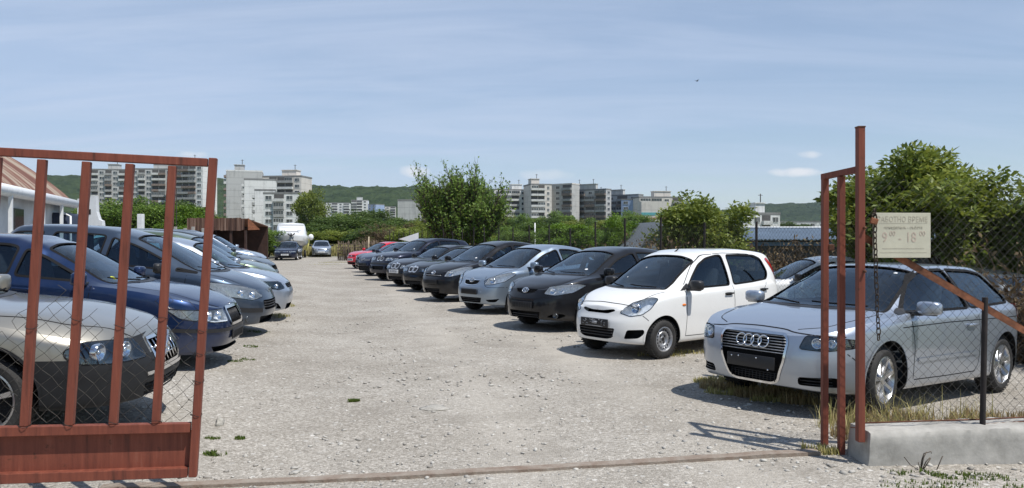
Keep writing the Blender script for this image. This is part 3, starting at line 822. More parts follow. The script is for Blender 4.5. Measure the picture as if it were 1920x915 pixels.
CU = dict(crown=.015, dlr=.2, xf=.66, xr=-3.02, W=.7375, wb=2.49, r=.2785, rim=.175, tw=.155, style='steel', yo=.715, paint=M['white'], nf=3.0, xa=-.35, xb=-2.1, nr=5, zb=.20,
  top=[(.66, .735), (.60, .765), (.45, .845), (.2, .92), (-.12, .985), (-.35, 1.13), (-.62, 1.29), (-.88, 1.425), (-1.1, 1.485), (-1.5, 1.525), (-2.0, 1.53), (-2.5, 1.495), (-2.80, 1.44), (-2.91, 1.25), (-2.98, 1.05), (-3.02, .95)],
  belt=[(.66, .66), (.4, .77), (0, .88), (-.3, .915), (-1.2, .955), (-2.2, 1.0), (-2.6, 1.02), (-3.02, .9)],
  yr=[(.66, .60), (.2, .62), (-.12, .625), (-.9, .545), (-1.6, .54), (-2.5, .53), (-2.75, .535), (-3.02, .58)],
  ws=(-.14, -.90), rw=(-2.81, -2.96), recf=[(.15, .09), (.25, .03), (.40, 0), (.52, .01), (.62, .05), (.74, .085), (.9, .2)],
  recr=[(.15, .05), (.4, 0), (1.0, .02), (1.5, .05)],
  windows=[[(-.52, .965), (-.70, 1.12), (-.92, 1.30), (-1.10, 1.385), (-1.32, 1.425), (-1.46, 1.43), (-1.52, .985)], [(-1.62, .99), (-1.58, 1.43), (-1.9, 1.43), (-2.32, 1.415), (-2.48, 1.36), (-2.55, 1.15), (-2.49, 1.05), (-2.1, 1.015)]],
  gaps=[[(-.46, 1.0), (-.47, .8), (-.46, .45), (-.44, .30)], [(-1.58, .97), (-1.60, .7), (-1.56, .34), (-1.5, .30)], [(-.44, .295), (-1.0, .29), (-1.52, .295)], [(-2.46, 1.0), (-2.3, .80), (-2.15, .72)], [(-.48, 1.02), (-.8, 1.30), (-1.05, 1.435), (-1.5, 1.465), (-2.2, 1.44), (-2.45, 1.34)], [(.28, .55), (.36, .62)]],
  hoodline=[(.50, .42), (.3, .56), (-.1, .63)],
  frontgaps=[[(-.60, .72), (-.40, .765), (0, .785), (.40, .765), (.60, .72)]],
  recess=[dict(P=fr((-.32, .675), (-.2, .635), (.2, .635), (.32, .675), (.29, .70), (.1, .675), (-.1, .675), (-.29, .70)), depth=.03, rnd=.03),
          dict(P=fr((-.35, .44), (-.31, .31), (-.22, .285), (.22, .285), (.31, .31), (.35, .44)), depth=.05, rnd=.03),
          dict(P=fr((.46, .30), (.60, .31), (.64, .37), (.64, .43), (.50, .425)), depth=.05, m=1, rnd=.03, d=(.85, .53, 0))],
  lamps=[dict(P=[(.385, .655), (.52, .61), (.62, .63), (.28, .70, .72), (.12, .71, .855), (.2, .65, .875), (.40, .48, .79)], d=(.70, .66, .28), bulge=.015, bowl=[(.5, .545, .715, .065)], rim=1),
         dict(name='tail_light', P=[(-2.9, .60, 1.02), (-2.9, .74, 1.02), (-2.72, .74, 1.36), (-2.72, .62, 1.38)], d=(-.6, .8, 0), mat=M['red_lens'])],
  trims=[dict(n='mirror_quarter', P=[(-.36, 0, .935), (-.53, 0, .955), (-.56, 0, 1.03), (-.53, 0, 1.035)], d=(0, 1, 0), off=.004, rnd=0, mat=M['black_plastic'], m=1)],
  mirror=(-.55, .985), msize=(.12, .21, .145), stickers=[(.40, .95, .03, .018, M['white_plate']), (-.12, .55, .012, .012, M['white_plate']), (-.3, .25, .012, .012, M['white_plate'])], mirror_mat=M['black_plastic'], handle_mat=M['black_plastic'], handles=[(-1.45, .86), (-2.35, .89)], plate=(0, .50, 'marks_b', ''), extra=cuore_extra)

# ---------------------------------------------------------------- one template for the other cars
def mk(xf, L, wb, W, H, r, paintm, nose=.72, cowl=(-.25, .97), head=(-1.1, 1.42), peak=None, rear=None, tail=None, belt=None, yr=None, glz=None, near=True, **k):
    xr = xf-L
    peak = peak or (-wb*.62, H)
    rear = rear or [(xr+.55, H-.10), (xr+.22, H-.36), (xr+.08, belt[-1][1]+.05 if belt else 1.0)]
    mid = ((xf+cowl[0])*.5, (nose+cowl[1])*.5+k.pop('hump', .04))
    q = ((xf*.75+cowl[0]*.25), nose+(mid[1]-nose)*.58)
    wm = ((cowl[0]+head[0])*.5, (cowl[1]+head[1])*.5+k.pop('wsbow', .012))
    top = [(xf, nose), (xf-.07, nose+.035), q, mid, cowl, wm, head, ((head[0]+peak[0])*.55+0*peak[0] if False else head[0]-.28, head[1]+(peak[1]-head[1])*.62), peak]+rear+[(xr, rear[-1][1]-.05)]
    belt = belt or [(xf, nose-.05), (xf*.5, nose+.10), (cowl[0], cowl[1]-.045), (-wb*.6, cowl[1]-.01), (xr+.25, cowl[1]+.04), (xr, cowl[1]-.06)]
    yr = yr or [(xf, W*.80), (cowl[0]+.3, W*.82), (cowl[0], W*.83), (head[0], W*.655), (-wb*.7, W*.64), (xr+.5, W*.60), (xr+.15, W*.72), (xr, W*.78)]
    S = dict(xf=xf, xr=xr, W=W, wb=wb, r=r, rim=k.pop('rim', r-.10), tw=.19, style=k.pop('style', '5'), yo=W-.035, paint=paintm, top=top, belt=belt, yr=yr,
             ws=(cowl[0]-.04, head[0]-.03), rw=k.pop('rw', (rear[0][0]-.02, rear[1][0]-.03)), mirror=(cowl[0]-.30, cowl[1]+.015),
             glazing=glz or [(cowl[0]-.38, -wb*.58, (-.02, .02)), (-wb*.58-.08, -wb*1.0, (.02, .10))],
             hoodline=[(xf-.12, W*.45), (xf-.3, W*.68), (cowl[0], W*.80)],
             gaps=[[(cowl[0]-.22, cowl[1]-.05), (cowl[0]-.24, .6), (cowl[0]-.20, .28)], [(-wb*.58-.04, cowl[1]-.02), (-wb*.58-.06, .6), (-wb*.58, .28)], [(cowl[0]-.2, .275), (-wb*.58, .275)], [(-wb*.93, cowl[1]), (-wb*.86, .75), (-wb*.80, .62)]],
             handles=[(-wb*.52, cowl[1]-.14), (-wb*.88, cowl[1]-.12)])
    S.update(k); return S
def lampset(P, d=(.75, .66, 0), bowls=(), **k):
    return dict(P=P, d=d, bowl=list(bowls), rim=1, **k)
def slats(x0, bvh, name, zs, hw, t=.006, m='black_plastic', back=-.018, bend=.06):
    bm = bmesh.new()
    for z in zs:
        add_tube(bm, [on_front(bvh, y*hw, z, 0)[0]+Vector((back, 0, 0)) for y in (-1, -.5, 0, .5, 1)], t, 5)
    return bmo(name, bm, M[m], x0)
def fogs(x0, bvh, y, z, r=.04):
    for sd in (1, -1):
        c, n = on_front(bvh, y*sd, z, -.004)
        bw = lathe([(0, .0), (r*.8, .0), (r, .012), (r*1.15, .0), (r*1.2, -.03)], 16)
        bmesh.ops.transform(bw, matrix=Matrix.Translation(c) @ Matrix.Rotation(R(-90+18*sd), 4, 'Z'), verts=bw.verts)
        bmo('fog_lamp', bw, M['housing_dark'], x0)
def kidney(x0, bvh, z, w, h, gap=.02):
    for sd in (1, -1):
        y0, y1 = sd*gap, sd*(gap+w)
        P = [(1, y0, z-h*.45), (1, y0, z+h*.4), (1, y0+sd*.03, z+h*.5), (1, y1-sd*.03, z+h*.5), (1, y1, z+h*.2), (1, y1-sd*.05, z-h*.5), (1, y0+sd*.03, z-h*.5)]
        o = bmo('grille', patch(bvh, P, (1, 0, 0), .004, .08, .03), M['black_plastic'], x0)
        bmo('grille_frame', strip(bvh, P, (1, 0, 0), .016, .008, .014, True, .03), M['bright_trim'], o)
M['badge_blue'] = mat('badge_blue_white', (.45, .55, .7), .25)
# black hatch with an oval badge
M['dark_blue'] = paint('dark_blue_paint', (.012, .018, .045), .45, .3, .05)
M['navy'] = paint('navy_paint', (.010, .014, .030), .4, .3, .05)
M['charcoal'] = paint('charcoal_paint', (.018, .021, .027), .4, .3, .06)
M['silver_blue'] = paint('silver_blue_paint', (.30, .37, .45), .75, .36, .06)
M['red'] = paint('red_paint', (.62, .012, .03), .05, .35, .01)
M['yellow'] = mat('yellow_sticker', (.62, .66, .05), .5)
M['blue'] = paint('blue_paint', (.003, .020, .075), .45, .3, .05)
M['slate_blue'] = paint('slate_blue_paint', (.042, .066, .105), .6, .34, .06)
M['gold_silver'] = paint('champagne_paint', (.34, .325, .285), .75, .36, .07)
M['pale_green'] = paint('pale_green_paint', (.12, .165, .11), .6, .36, .06)
M['light_blue'] = paint('light_blue_paint', (.05, .25, .62), .15, .32, .06)
M['turquoise'] = paint('turquoise_paint', (.22, .50, .56), .3, .35, .06)
M['dark_grey'] = paint('dark_grey_paint', (.028, .036, .046), .4, .34, .06)
def au_extra(x0, bvh, sh):
    badge_ovals(x0, bvh, .735, .052); slats(x0, bvh, 'grille', [.70, .725, .75], .26, .005)
    slats(x0, bvh, 'intake_bar', [.27, .31], .33, .008); fogs(x0, bvh, .62, .30, .042)
AU = mk(.90, 4.22, 2.6, .88, 1.515, .316, M['blackp'], nose=.79, cowl=(-.12, 1.02), head=(-1.02, 1.43), nf=2.8, hump=.035, extra=au_extra,
  belt=[(.90, .74), (.5, .86), (-.1, .95), (-1.5, 1.0), (-2.9, 1.06), (-3.32, .95)],
  recess=[dict(P=fr((-.29, .765), (-.22, .70), (-.08, .685), (.08, .685), (.22, .70), (.29, .765)), depth=.03), dict(P=fr((-.40, .37), (-.34, .22), (.34, .22), (.40, .37)), depth=.05), dict(P=fr((.50, .28), (.66, .25), (.74, .30), (.70, .34), (.58, .33)), depth=.03, m=1, d=(.85, .5, 0))],
  lamps=[lampset([(.44, .685), (.62, .66), (.40, .80, .71), (.10, .855, .83), (.2, .80, .85), (.50, .82)], (.68, .70, .2), [(.6, .55, .735, .05), (.5, .66, .75, .042)])],
  plate=(0, .48, 'ribs', ''), frontgaps=[[(-.74, .58), (-.45, .64), (-.36, .60), (0, .585), (.36, .60), (.45, .64), (.74, .58)]])
def ya_extra(x0, bvh, sh):
    badge_ovals(x0, bvh, .745, .056); slats(x0, bvh, 'grille', [.67+.018*k for k in range(5)], .24, .004)
    slats(x0, bvh, 'intake_bar', [.30, .345], .34, .010, 'grey_plastic')
YA = mk(.75, 3.75, 2.46, .8475, 1.53, .29, M['silver_blue'], nose=.815, cowl=(-.10, 1.03), head=(-.98, 1.445), nf=2.9, hump=.03, extra=ya_extra,
  belt=[(.75, .76), (.4, .88), (-.1, .96), (-1.4, 1.0), (-2.6, 1.07), (-3.0, .95)],
  recess=[dict(P=fr((-.27, .755), (-.23, .665), (-.09, .64), (.09, .64), (.23, .665), (.27, .755)), depth=.03), dict(P=fr((-.37, .375), (-.32, .26), (.32, .26), (.37, .375)), depth=.05), dict(P=fr((.46, .33), (.66, .35), (.70, .36), (.64, .28), (.52, .28)), depth=.04, m=1, d=(.85, .5, 0))],
  lamps=[lampset([(.415, .655), (.58, .66), (.36, .765, .73), (.06, .82, .88), (.12, .76, .915), (.46, .80)], (.68, .66, .25), [(.5, .545, .745, .06)])],
  plate=(0, .50, 'ribs', ''), trims=[dict(n='grille_frame', P=fr((-.27, .755), (-.23, .665), (-.09, .64), (.09, .64), (.23, .665), (.27, .755)), k='strip', w=.008, off=.006, mat=M['chrome'])],
  frontgaps=[[(-.78, .60), (-.44, .60), (-.36, .83)], [(.78, .60), (.44, .60), (.36, .83)]])
def cv_extra(x0, bvh, sh):
    badge_ovals(x0, bvh, .76, .056); slats(x0, bvh, 'grille', [.70], .33, .011, 'steel', .004); slats(x0, bvh, 'intake_bar', [.28, .33], .32, .008)
CV = mk(.85, 4.0, 2.55, .86, 1.60, .30, M['blackp'], nose=.83, cowl=(-.12, 1.06), head=(-1.0, 1.50), nf=2.9, hump=.03, extra=cv_extra,
  belt=[(.85, .78), (.4, .90), (-.1, .99), (-1.4, 1.03), (-2.8, 1.09), (-3.15, .98)],
  recess=[dict(P=fr((-.34, .36), (-.30, .24), (.30, .24), (.34, .36)), depth=.05), dict(P=fr((-.36, .74), (-.32, .67), (.32, .67), (.36, .74)), depth=.025)],
  lamps=[lampset([(.44, .67), (.60, .67), (.36, .775, .74), (.06, .83, .89), (.12, .77, .925), (.48, .81)], (.68, .66, .25), [(.5, .56, .75, .055)])],
  plate=(0, .53, 'ribs', ''))
def bm_extra(z=.70, w=.19, h=.15, gap=.02, bz=.80, fz=.32, fy=.60):
    def f(x0, bvh, sh):
        kidney(x0, bvh, z, w, h, gap); badge_disc(x0, bvh, bz, .036, M['badge_blue'], .006)
        slats(x0, bvh, 'intake_bar', [.27, .31], .40, .008); fogs(x0, bvh, fy, fz, .04)
    return f
def sedan_tail(xr, H, zt): return [(xr+1.25, H-.07), (xr+.72, zt+.06), (xr+.50, zt), (xr+.12, zt-.02)]
BMW_LAMP = lampset([(.30, .64), (.56, .625), (.50, .79, .66), (.46, .80, .73), (.60, .745), (.32, .755)], (.88, .47, 0), [(.6, .42, .69, .045), (.6, .56, .69, .045)])
B1 = mk(.78, 4.47, 2.725, .87, 1.415, .316, M['blackp'], nose=.78, cowl=(-.55, .985), head=(-1.28, 1.34), nf=3.4, hump=.05, extra=bm_extra(.70, .20, .155),
  rear=sedan_tail(.78-4.47, 1.415, 1.04), belt=[(.78, .735), (.3, .83), (-.5, .92), (-1.6, .95), (-3.0, .99), (-3.69, .92)], rw=(-2.48, -2.90),
  glz=[(-.95, -1.62, (-.02, .02)), (-1.70, -2.50, (.02, .12))], recess=[dict(P=fr((-.42, .36), (-.38, .23), (.38, .23), (.42, .36)), depth=.04)], lamps=[BMW_LAMP], darklamp=1,
  handles=[(-1.5, .84), (-2.4, .86)])
B2 = mk(.80, 4.35, 2.66, .875, 1.43, .316, M['charcoal'], nose=.80, cowl=(-.48, .99), head=(-1.22, 1.35), nf=3.2, hump=.05, extra=bm_extra(.71, .21, .16, .02, .815),
  belt=[(.80, .745), (.3, .84), (-.5, .93), (-1.6, .96), (-3.0, 1.02), (-3.55, .94)], plate=(0, .53, 'white', 'B 1777 B'),
  recess=[dict(P=fr((-.40, .36), (-.36, .23), (.36, .23), (.40, .36)), depth=.04)], lamps=[BMW_LAMP])
X3 = mk(.86, 4.565, 2.795, .9265, 1.675, .36, M['navy'], nose=.95, cowl=(-.42, 1.16), head=(-1.10, 1.56), nf=3.8, hump=.05, zb=.27, extra=bm_extra(.855, .19, .15, .03, .965, .50, .66),
  belt=[(.86, .90), (.3, 1.0), (-.4, 1.09), (-1.6, 1.12), (-3.2, 1.15), (-3.7, 1.05)], yr=[(.86, .76), (-.1, .78), (-.42, .78), (-1.1, .66), (-2, .65), (-3.2, .62), (-3.55, .72), (-3.7, .78)],
  recess=[dict(P=fr((-.40, .58), (-.34, .44), (.34, .44), (.40, .58)), depth=.04), dict(P=fr((.48, .47), (.74, .47), (.76, .57), (.48, .58)), depth=.04, m=1, d=(.85, .5, 0))],
  lamps=[lampset([(.36, .79), (.62, .78), (.50, .83, .81), (.44, .86, .90), (.64, .92), (.36, .92)], (.88, .47, 0), [(.6, .46, .86, .05), (.6, .60, .86, .05)])],
  trims=[dict(n='bumper_insert', P=fr((-.84, .64), (-.84, .70), (0, .71), (.84, .70), (.84, .64), (0, .645)), off=.010, rnd=.02, mat=M['grey_plastic'])],
  seath=.12, roofrack=1)
def ci_extra(x0, bvh, sh):
    bm = bmesh.new()
    for z in (.735, .69):
        add_tube(bm, [on_front(bvh, y, z+dz, .012)[0] for y, dz in ((-.42, .012), (-.12, .0), (-.06, .012), (0, .05), (.06, .012), (.12, 0), (.42, .012))], .012, 6)
    bmo('chevron_bar', bm, M['chrome'], x0); slats(x0, bvh, 'intake_bar', [.29, .34, .39], .40, .009)
CI = mk(.92, 4.4, 2.61, .885, 1.50, .316, M['dark_blue'], nose=.80, cowl=(-.22, 1.02), head=(-1.10, 1.42), nf=2.8, hump=.035, extra=ci_extra,
  recess=[dict(P=fr((-.46, .44), (-.40, .25), (.40, .25), (.46, .44)), depth=.05)], lamps=[lampset([(.46, .70), (.62, .68), (.40, .80, .73), (.16, .85, .84), (.24, .80, .86), (.52, .82)], (.70, .68, .2), [(.6, .58, .755, .045)])], plate=(0, .52, 'ribs', ''))
HB = mk(.84, 4.1, 2.51, .86, 1.46, .30, M['navy'], nose=.77, cowl=(-.26, .99), head=(-1.06, 1.37), nf=3.0, lamps=[lampset([(.42, .64), (.64, .64), (.45, .80, .68), (.36, .83, .76), (.60, .775), (.44, .76)], (.85, .5, 0), [(.6, .56, .705, .05)])],
  recess=[dict(P=fr((-.34, .73), (-.32, .66), (.32, .66), (.34, .73)), depth=.03), dict(P=fr((-.42, .37), (-.38, .25), (.38, .25), (.42, .37)), depth=.04)], extra=lambda x0, b, s: (slats(x0, b, 'grille', [.68, .71], .30, .005), badge_disc(x0, b, .70, .04, M['chrome'], .01)))
RD = dict(HB, paint=M['red'], lamps=[dict(HB['lamps'][0])], plate=(0, .50, 'marks_w', ''))
def a80_extra(x0, bvh, sh):
    slats(x0, bvh, 'grille', [.61, .635, .66, .685], .26, .006, 'chrome', .004); slats(x0, bvh, 'bumper_strip', [.50], .74, .02, 'black_plastic', .01); badge_rings(x0, bvh, .65, .03, .044, 4, .012)
A80 = mk(.87, 4.48, 2.61, .8475, 1.40, .30, M['dark_blue'], nose=.73, cowl=(-.45, .95), head=(-1.15, 1.33), nf=4.2, hump=.03, extra=a80_extra, style='5',
  rear=sedan_tail(.87-4.48, 1.40, 1.02), rw=(-2.40, -2.82), glz=[(-.85, -1.55, (-.02, .02)), (-1.63, -2.40, (.02, .12))],
  lamps=[lampset([(.31, .60), (.74, .60), (.74, .70), (.31, .70)], (.93, .36, 0), [(.7, .42, .65, .045), (.7, .60, .65, .045)], rnd=.01)],
  plate=(0, .42, 'marks_w', ''), recess=[dict(P=fr((-.50, .34), (-.45, .26), (.45, .26), (.50, .34)), depth=.03)])
FE = mk(.82, 4.1, 2.52, .85, 1.42, .29, M['silver'], nose=.74, cowl=(-.35, .96), head=(-1.08, 1.34), nf=3.0, lamps=[lampset([(.40, .62), (.66, .61), (.50, .80, .64), (.44, .81, .71), (.62, .725), (.42, .71)], (.88, .47, 0), [(.6, .54, .665, .045)])],
  recess=[dict(P=fr((-.30, .70), (-.34, .66), (-.24, .63), (.24, .63), (.34, .66), (.30, .70)), depth=.03), dict(P=fr((-.55, .33), (-.50, .25), (.50, .25), (.55, .33)), depth=.03)], plate=(0, .44, 'marks_w', ''), mirror_mat=M['black_plastic'])
# ---- left-hand row
def vo_extra(x0, bvh, sh):
    for k in range(7): 
        bm = bmesh.new(); y = -.27+.09*k; add_tube(bm, [on_front(bvh, y, z, -.004)[0] for z in (.55, .64, .74)], .008, 5); bmo('grille_bar', bm, M['chrome'], x0)
    slats(x0, bvh, 'grille_rail', [.61, .68], .30, .006, 'chrome', -.004)
    bm = bmesh.new(); add_tube(bm, [on_front(bvh, y, z, .012)[0] for y, z in ((-.28, .54), (0, .645), (.28, .75))], .014, 6); bmo('diagonal_bar', bm, M['chrome'], x0)
    c, _ = on_front(bvh, 0, .645, .018); bm = ringbm(c, .045, .045, .010); bmo('badge', bm, M['chrome'], x0)
    slats(x0, bvh, 'intake_bar', [.28, .32, .36, .40], .46, .007, 'grey_plastic'); 
    for k in range(11):
        bm = bmesh.new(); y = -.44+.088*k; add_tube(bm, [on_front(bvh, y, z, -.016)[0] for z in (.26, .34, .42)], .005, 4); bmo('intake_rib', bm, M['grey_plastic'], x0)
VO = mk(1.08, 4.85, 2.763, .93, 1.56, .345, M['gold_silver'], nose=.835, cowl=(-.45, 1.05), head=(-1.28, 1.45), nf=3.5, hump=.055, zb=.26, extra=vo_extra, style='5', archgap=.06, arch_mat=M['grey_plastic'],
  rear=[(-3.3, 1.50), (-3.62, 1.15), (-3.70, 1.08)], belt=[(1.08, .71), (.5, .83), (-.4, .96), (-1.6, .98), (-3.3, 1.02), (-3.77, .95)],
  darklamp=1, lower_cuts=(.655, .44), lower=M['grey_plastic'], lower_z=lambda c: .655 if c.x > 0 else (.44 if c.x > -3.2 else .6),
  recess=[dict(P=fr((-.30, .76), (-.32, .57), (-.26, .53), (.26, .53), (.32, .57), (.30, .76)), depth=.04, rnd=.02), dict(P=fr((-.50, .43), (-.46, .25), (.46, .25), (.50, .43)), depth=.04, rnd=.02)],
  lamps=[lampset([(.44, .635), (.72, .62), (.68, .84, .625), (.58, .87, .66), (.56, .88, .725), (.68, .82, .785), (.48, .785)], (.72, .68, .05), [(.7, .56, .705, .058), (.5, .74, .705, .062)])],
  trims=[dict(n='grille_frame', P=fr((-.30, .76), (-.32, .57), (-.26, .53), (.26, .53), (.32, .57), (.30, .76)), k='strip', w=.012, off=.008, rnd=.02, mat=M['chrome']),
         dict(n='bumper_trim', P=fr((-.48, .50), (.48, .50)), k='strip', closed=False, w=.014, off=.01, rnd=0, mat=M['chrome']),
         dict(n='nose_panel', P=fr((-.47, .79), (-.42, .64), (-.36, .64), (-.335, .78), (-.2, .81)), off=.002, rnd=.02, mat=M['grey_plastic'], m=1)],
  msize=(.13, .25, .16), hoodline=[(.90, .46), (.55, .70), (.0, .79), (-.45, .80)])
def sk_extra(x0, bvh, sh):
    for k in range(13):
        bm = bmesh.new(); y = -.24+.04*k; add_tube(bm, [on_front(bvh, y, z, -.012)[0] for z in (.58, .65, .72)], .006, 4); bmo('grille_bar', bm, M['black_plastic'], x0)
    badge_disc(x0, bvh, .765, .035, M['badge_dark'], .006)
SK = mk(.89, 4.507, 2.512, .866, 1.431, .31, M['blue'], nose=.79, cowl=(-.36, .985), head=(-1.18, 1.36), nf=3.6, hump=.045, extra=sk_extra,
  rear=[(-2.5, 1.37), (-3.1, 1.09), (-3.35, 1.02)], rw=(-2.45, -3.0), belt=[(.89, .75), (.4, .85), (-.36, .93), (-1.6, .955), (-3.0, 1.0), (-3.617, .92)],
  glz=[(-.78, -1.42, (-.02, .02)), (-1.50, -2.34, (.02, .08))],
  recess=[dict(P=fr((-.28, .75), (-.30, .60), (-.24, .555), (.24, .555), (.30, .60), (.28, .75)), depth=.035, rnd=.03), dict(P=fr((-.62, .31), (-.55, .24), (.55, .24), (.62, .31)), depth=.04, rnd=.02)],
  trims=[dict(n='grille_frame', P=fr((-.28, .75), (-.30, .60), (-.24, .555), (.24, .555), (.30, .60), (.28, .75)), k='strip', w=.016, off=.012, rnd=.03, mat=M['chrome']),
         dict(n='bumper_strip', P=fr((-.83, .50), (-.5, .505), (0, .51), (.5, .505), (.83, .50)), k='strip', closed=False, w=.022, off=.012, rnd=0, mat=M['black_plastic'])],
  lamps=[lampset([(.36, .60), (.62, .60), (.42, .82, .635), (.26, .845, .735), (.56, .74), (.36, .745)], (.82, .57, 0), [(.7, .46, .67, .05), (.6, .62, .67, .05)])],
  plate=(0, .43, 'ribs', ''), mirror=(-.68, .985), msize=(.12, .22, .15), stickers=[(-.40, .12, .045, .035, M['yellow'])])
def pe_extra(x0, bvh, sh):
    slats(x0, bvh, 'grille', [.50, .54, .58], .34, .010); fogs(x0, bvh, .62, .32, .045)
    c, _ = on_front(bvh, 0, .74, .01); bm = bmesh.new(); add_tube(bm, [c+Vector((0, y, z)) for y, z in ((-.02, .05), (.02, .03), (-.01, 0), (.02, -.03), (-.02, -.05))], .008, 5); bmo('badge', bm, M['chrome'], x0)
PE = mk(.92, 4.42, 2.71, .88, 1.57, .315, M['slate_blue'], nose=.80, cowl=(-.02, 1.03), head=(-1.12, 1.485), nf=2.8, hump=.03, extra=pe_extra, wsbow=.02,
  rear=[(-2.95, 1.50), (-3.30, 1.22), (-3.42, 1.10)], belt=[(.92, .74), (.5, .86), (0, .95), (-1.5, .985), (-3.1, 1.04), (-3.5, .95)],
  glz=[(-.10, -.42, (-.14, 0)), (-.52, -1.50, (-.06, .02)), (-1.60, -2.42, (.02, .06)), (-2.55, -3.12, (.02, .12))], wtop=.06,
  recess=[dict(P=fr((-.40, .62), (-.36, .46), (.36, .46), (.40, .62)), depth=.05, rnd=.04), dict(P=fr((-.44, .36), (-.40, .24), (.40, .24), (.44, .36)), depth=.05)],
  trims=[dict(n='bumper_strip', P=fr((-.84, .47), (-.62, .46), (-.42, .46)), k='strip', closed=False, w=.035, off=.012, rnd=0, mat=M['black_plastic'], m=1)],
  lamps=[lampset([(.36, .67), (.60, .62), (.36, .80, .66), (.02, .865, .82), (.10, .83, .86), (.46, .79)], (.68, .70, .2), [(.6, .52, .70, .05), (.45, .68, .72, .05)])],
  mirror=(-.62, 1.0), mirror_mat=M['black_plastic'], msize=(.12, .24, .15))
IB = mk(.80, 3.95, 2.46, .85, 1.44, .30, M['silver'], nose=.77, cowl=(-.22, .98), head=(-1.02, 1.37), nf=3.0, hump=.04,
  recess=[dict(P=fr((-.32, .74), (-.28, .66), (.28, .66), (.32, .74)), depth=.03), dict(P=fr((-.36, .36), (-.32, .24), (.32, .24), (.36, .36)), depth=.04), dict(P=fr((.48, .26), (.72, .27), (.74, .40), (.60, .37)), depth=.04, m=1, d=(.8, .6, 0))],
  extra=lambda x0, b, s: (slats(x0, b, 'grille', [.68, .71], .28, .006), fogs(x0, b, .62, .31, .04)), darklamp=1,
  lamps=[lampset([(.42, .66), (.60, .625), (.34, .80, .66), (.20, .83, .76), (.50, .78)], (.75, .66, .1), [(.6, .58, .69, .045)])])
GR = mk(.86, 4.4, 2.65, .88, 1.50, .31, M['pale_green'], nose=.80, cowl=(-.16, 1.0), head=(-1.08, 1.42), nf=2.8, rear=[(-2.95, 1.44), (-3.28, 1.18), (-3.42, 1.06)],
  recess=[dict(P=fr((-.36, .36), (-.32, .24), (.32, .24), (.36, .36)), depth=.04)], lamps=[lampset([(.40, .66), (.62, .64), (.36, .80, .70), (.10, .86, .83), (.2, .80, .86), (.48, .80)], (.72, .68, .15), [(.6, .56, .71, .05)])])
SL = mk(.88, 4.6, 2.68, .90, 1.52, .33, M['dark_grey'], nose=.82, cowl=(-.28, 1.01), head=(-1.08, 1.43), nf=3.2, zb=.22, rear=[(-2.95, 1.46), (-3.40, 1.18), (-3.60, 1.08)],
  lower=M['black_plastic'], lower_cuts=(.50,), lower_z=lambda c: .50, recess=[dict(P=fr((-.36, .80), (-.32, .68), (.32, .68), (.36, .80)), depth=.03)], lamps=[lampset([(.44, .72), (.66, .71), (.46, .82, .75), (.40, .84, .83), (.50, .84)], (.82, .57, 0), [(.6, .58, .77, .045)])])
LB = dict(HB, paint=M['light_blue']); SV = dict(IB, paint=M['silver']); NV = dict(HB, paint=M['dark_blue']); NB = dict(FE, paint=M['blue'], plate=None)
TQ = mk(.75, 3.8, 2.4, .83, 1.42, .28, M['turquoise'], nose=.76, cowl=(-.2, .97), head=(-1.0, 1.36), nf=2.8, lamps=[lampset([(.40, .64), (.60, .62), (.40, .77, .66), (.30, .79, .74), (.50, .76)], (.8, .6, 0), [(.6, .55, .69, .05)])])
WS_ = dict(YA, paint=M['white'], mirror_mat=M['black_plastic']); DK = dict(CI, paint=M['dark_grey'])
AU['stickers'] = [(.42, .22, .035, .025, M['white_plate'])]
CV['stickers'] = [(.42, .22, .035, .025, M['white_plate'])]
B1['stickers'] = [(.42, .22, .035, .025, M['white_plate'])]
B2['stickers'] = [(.42, .22, .035, .025, M['white_plate'])]
X3['stickers'] = [(.42, .22, .035, .025, M['white_plate'])]
CI['stickers'] = [(.42, .22, .035, .025, M['white_plate'])]
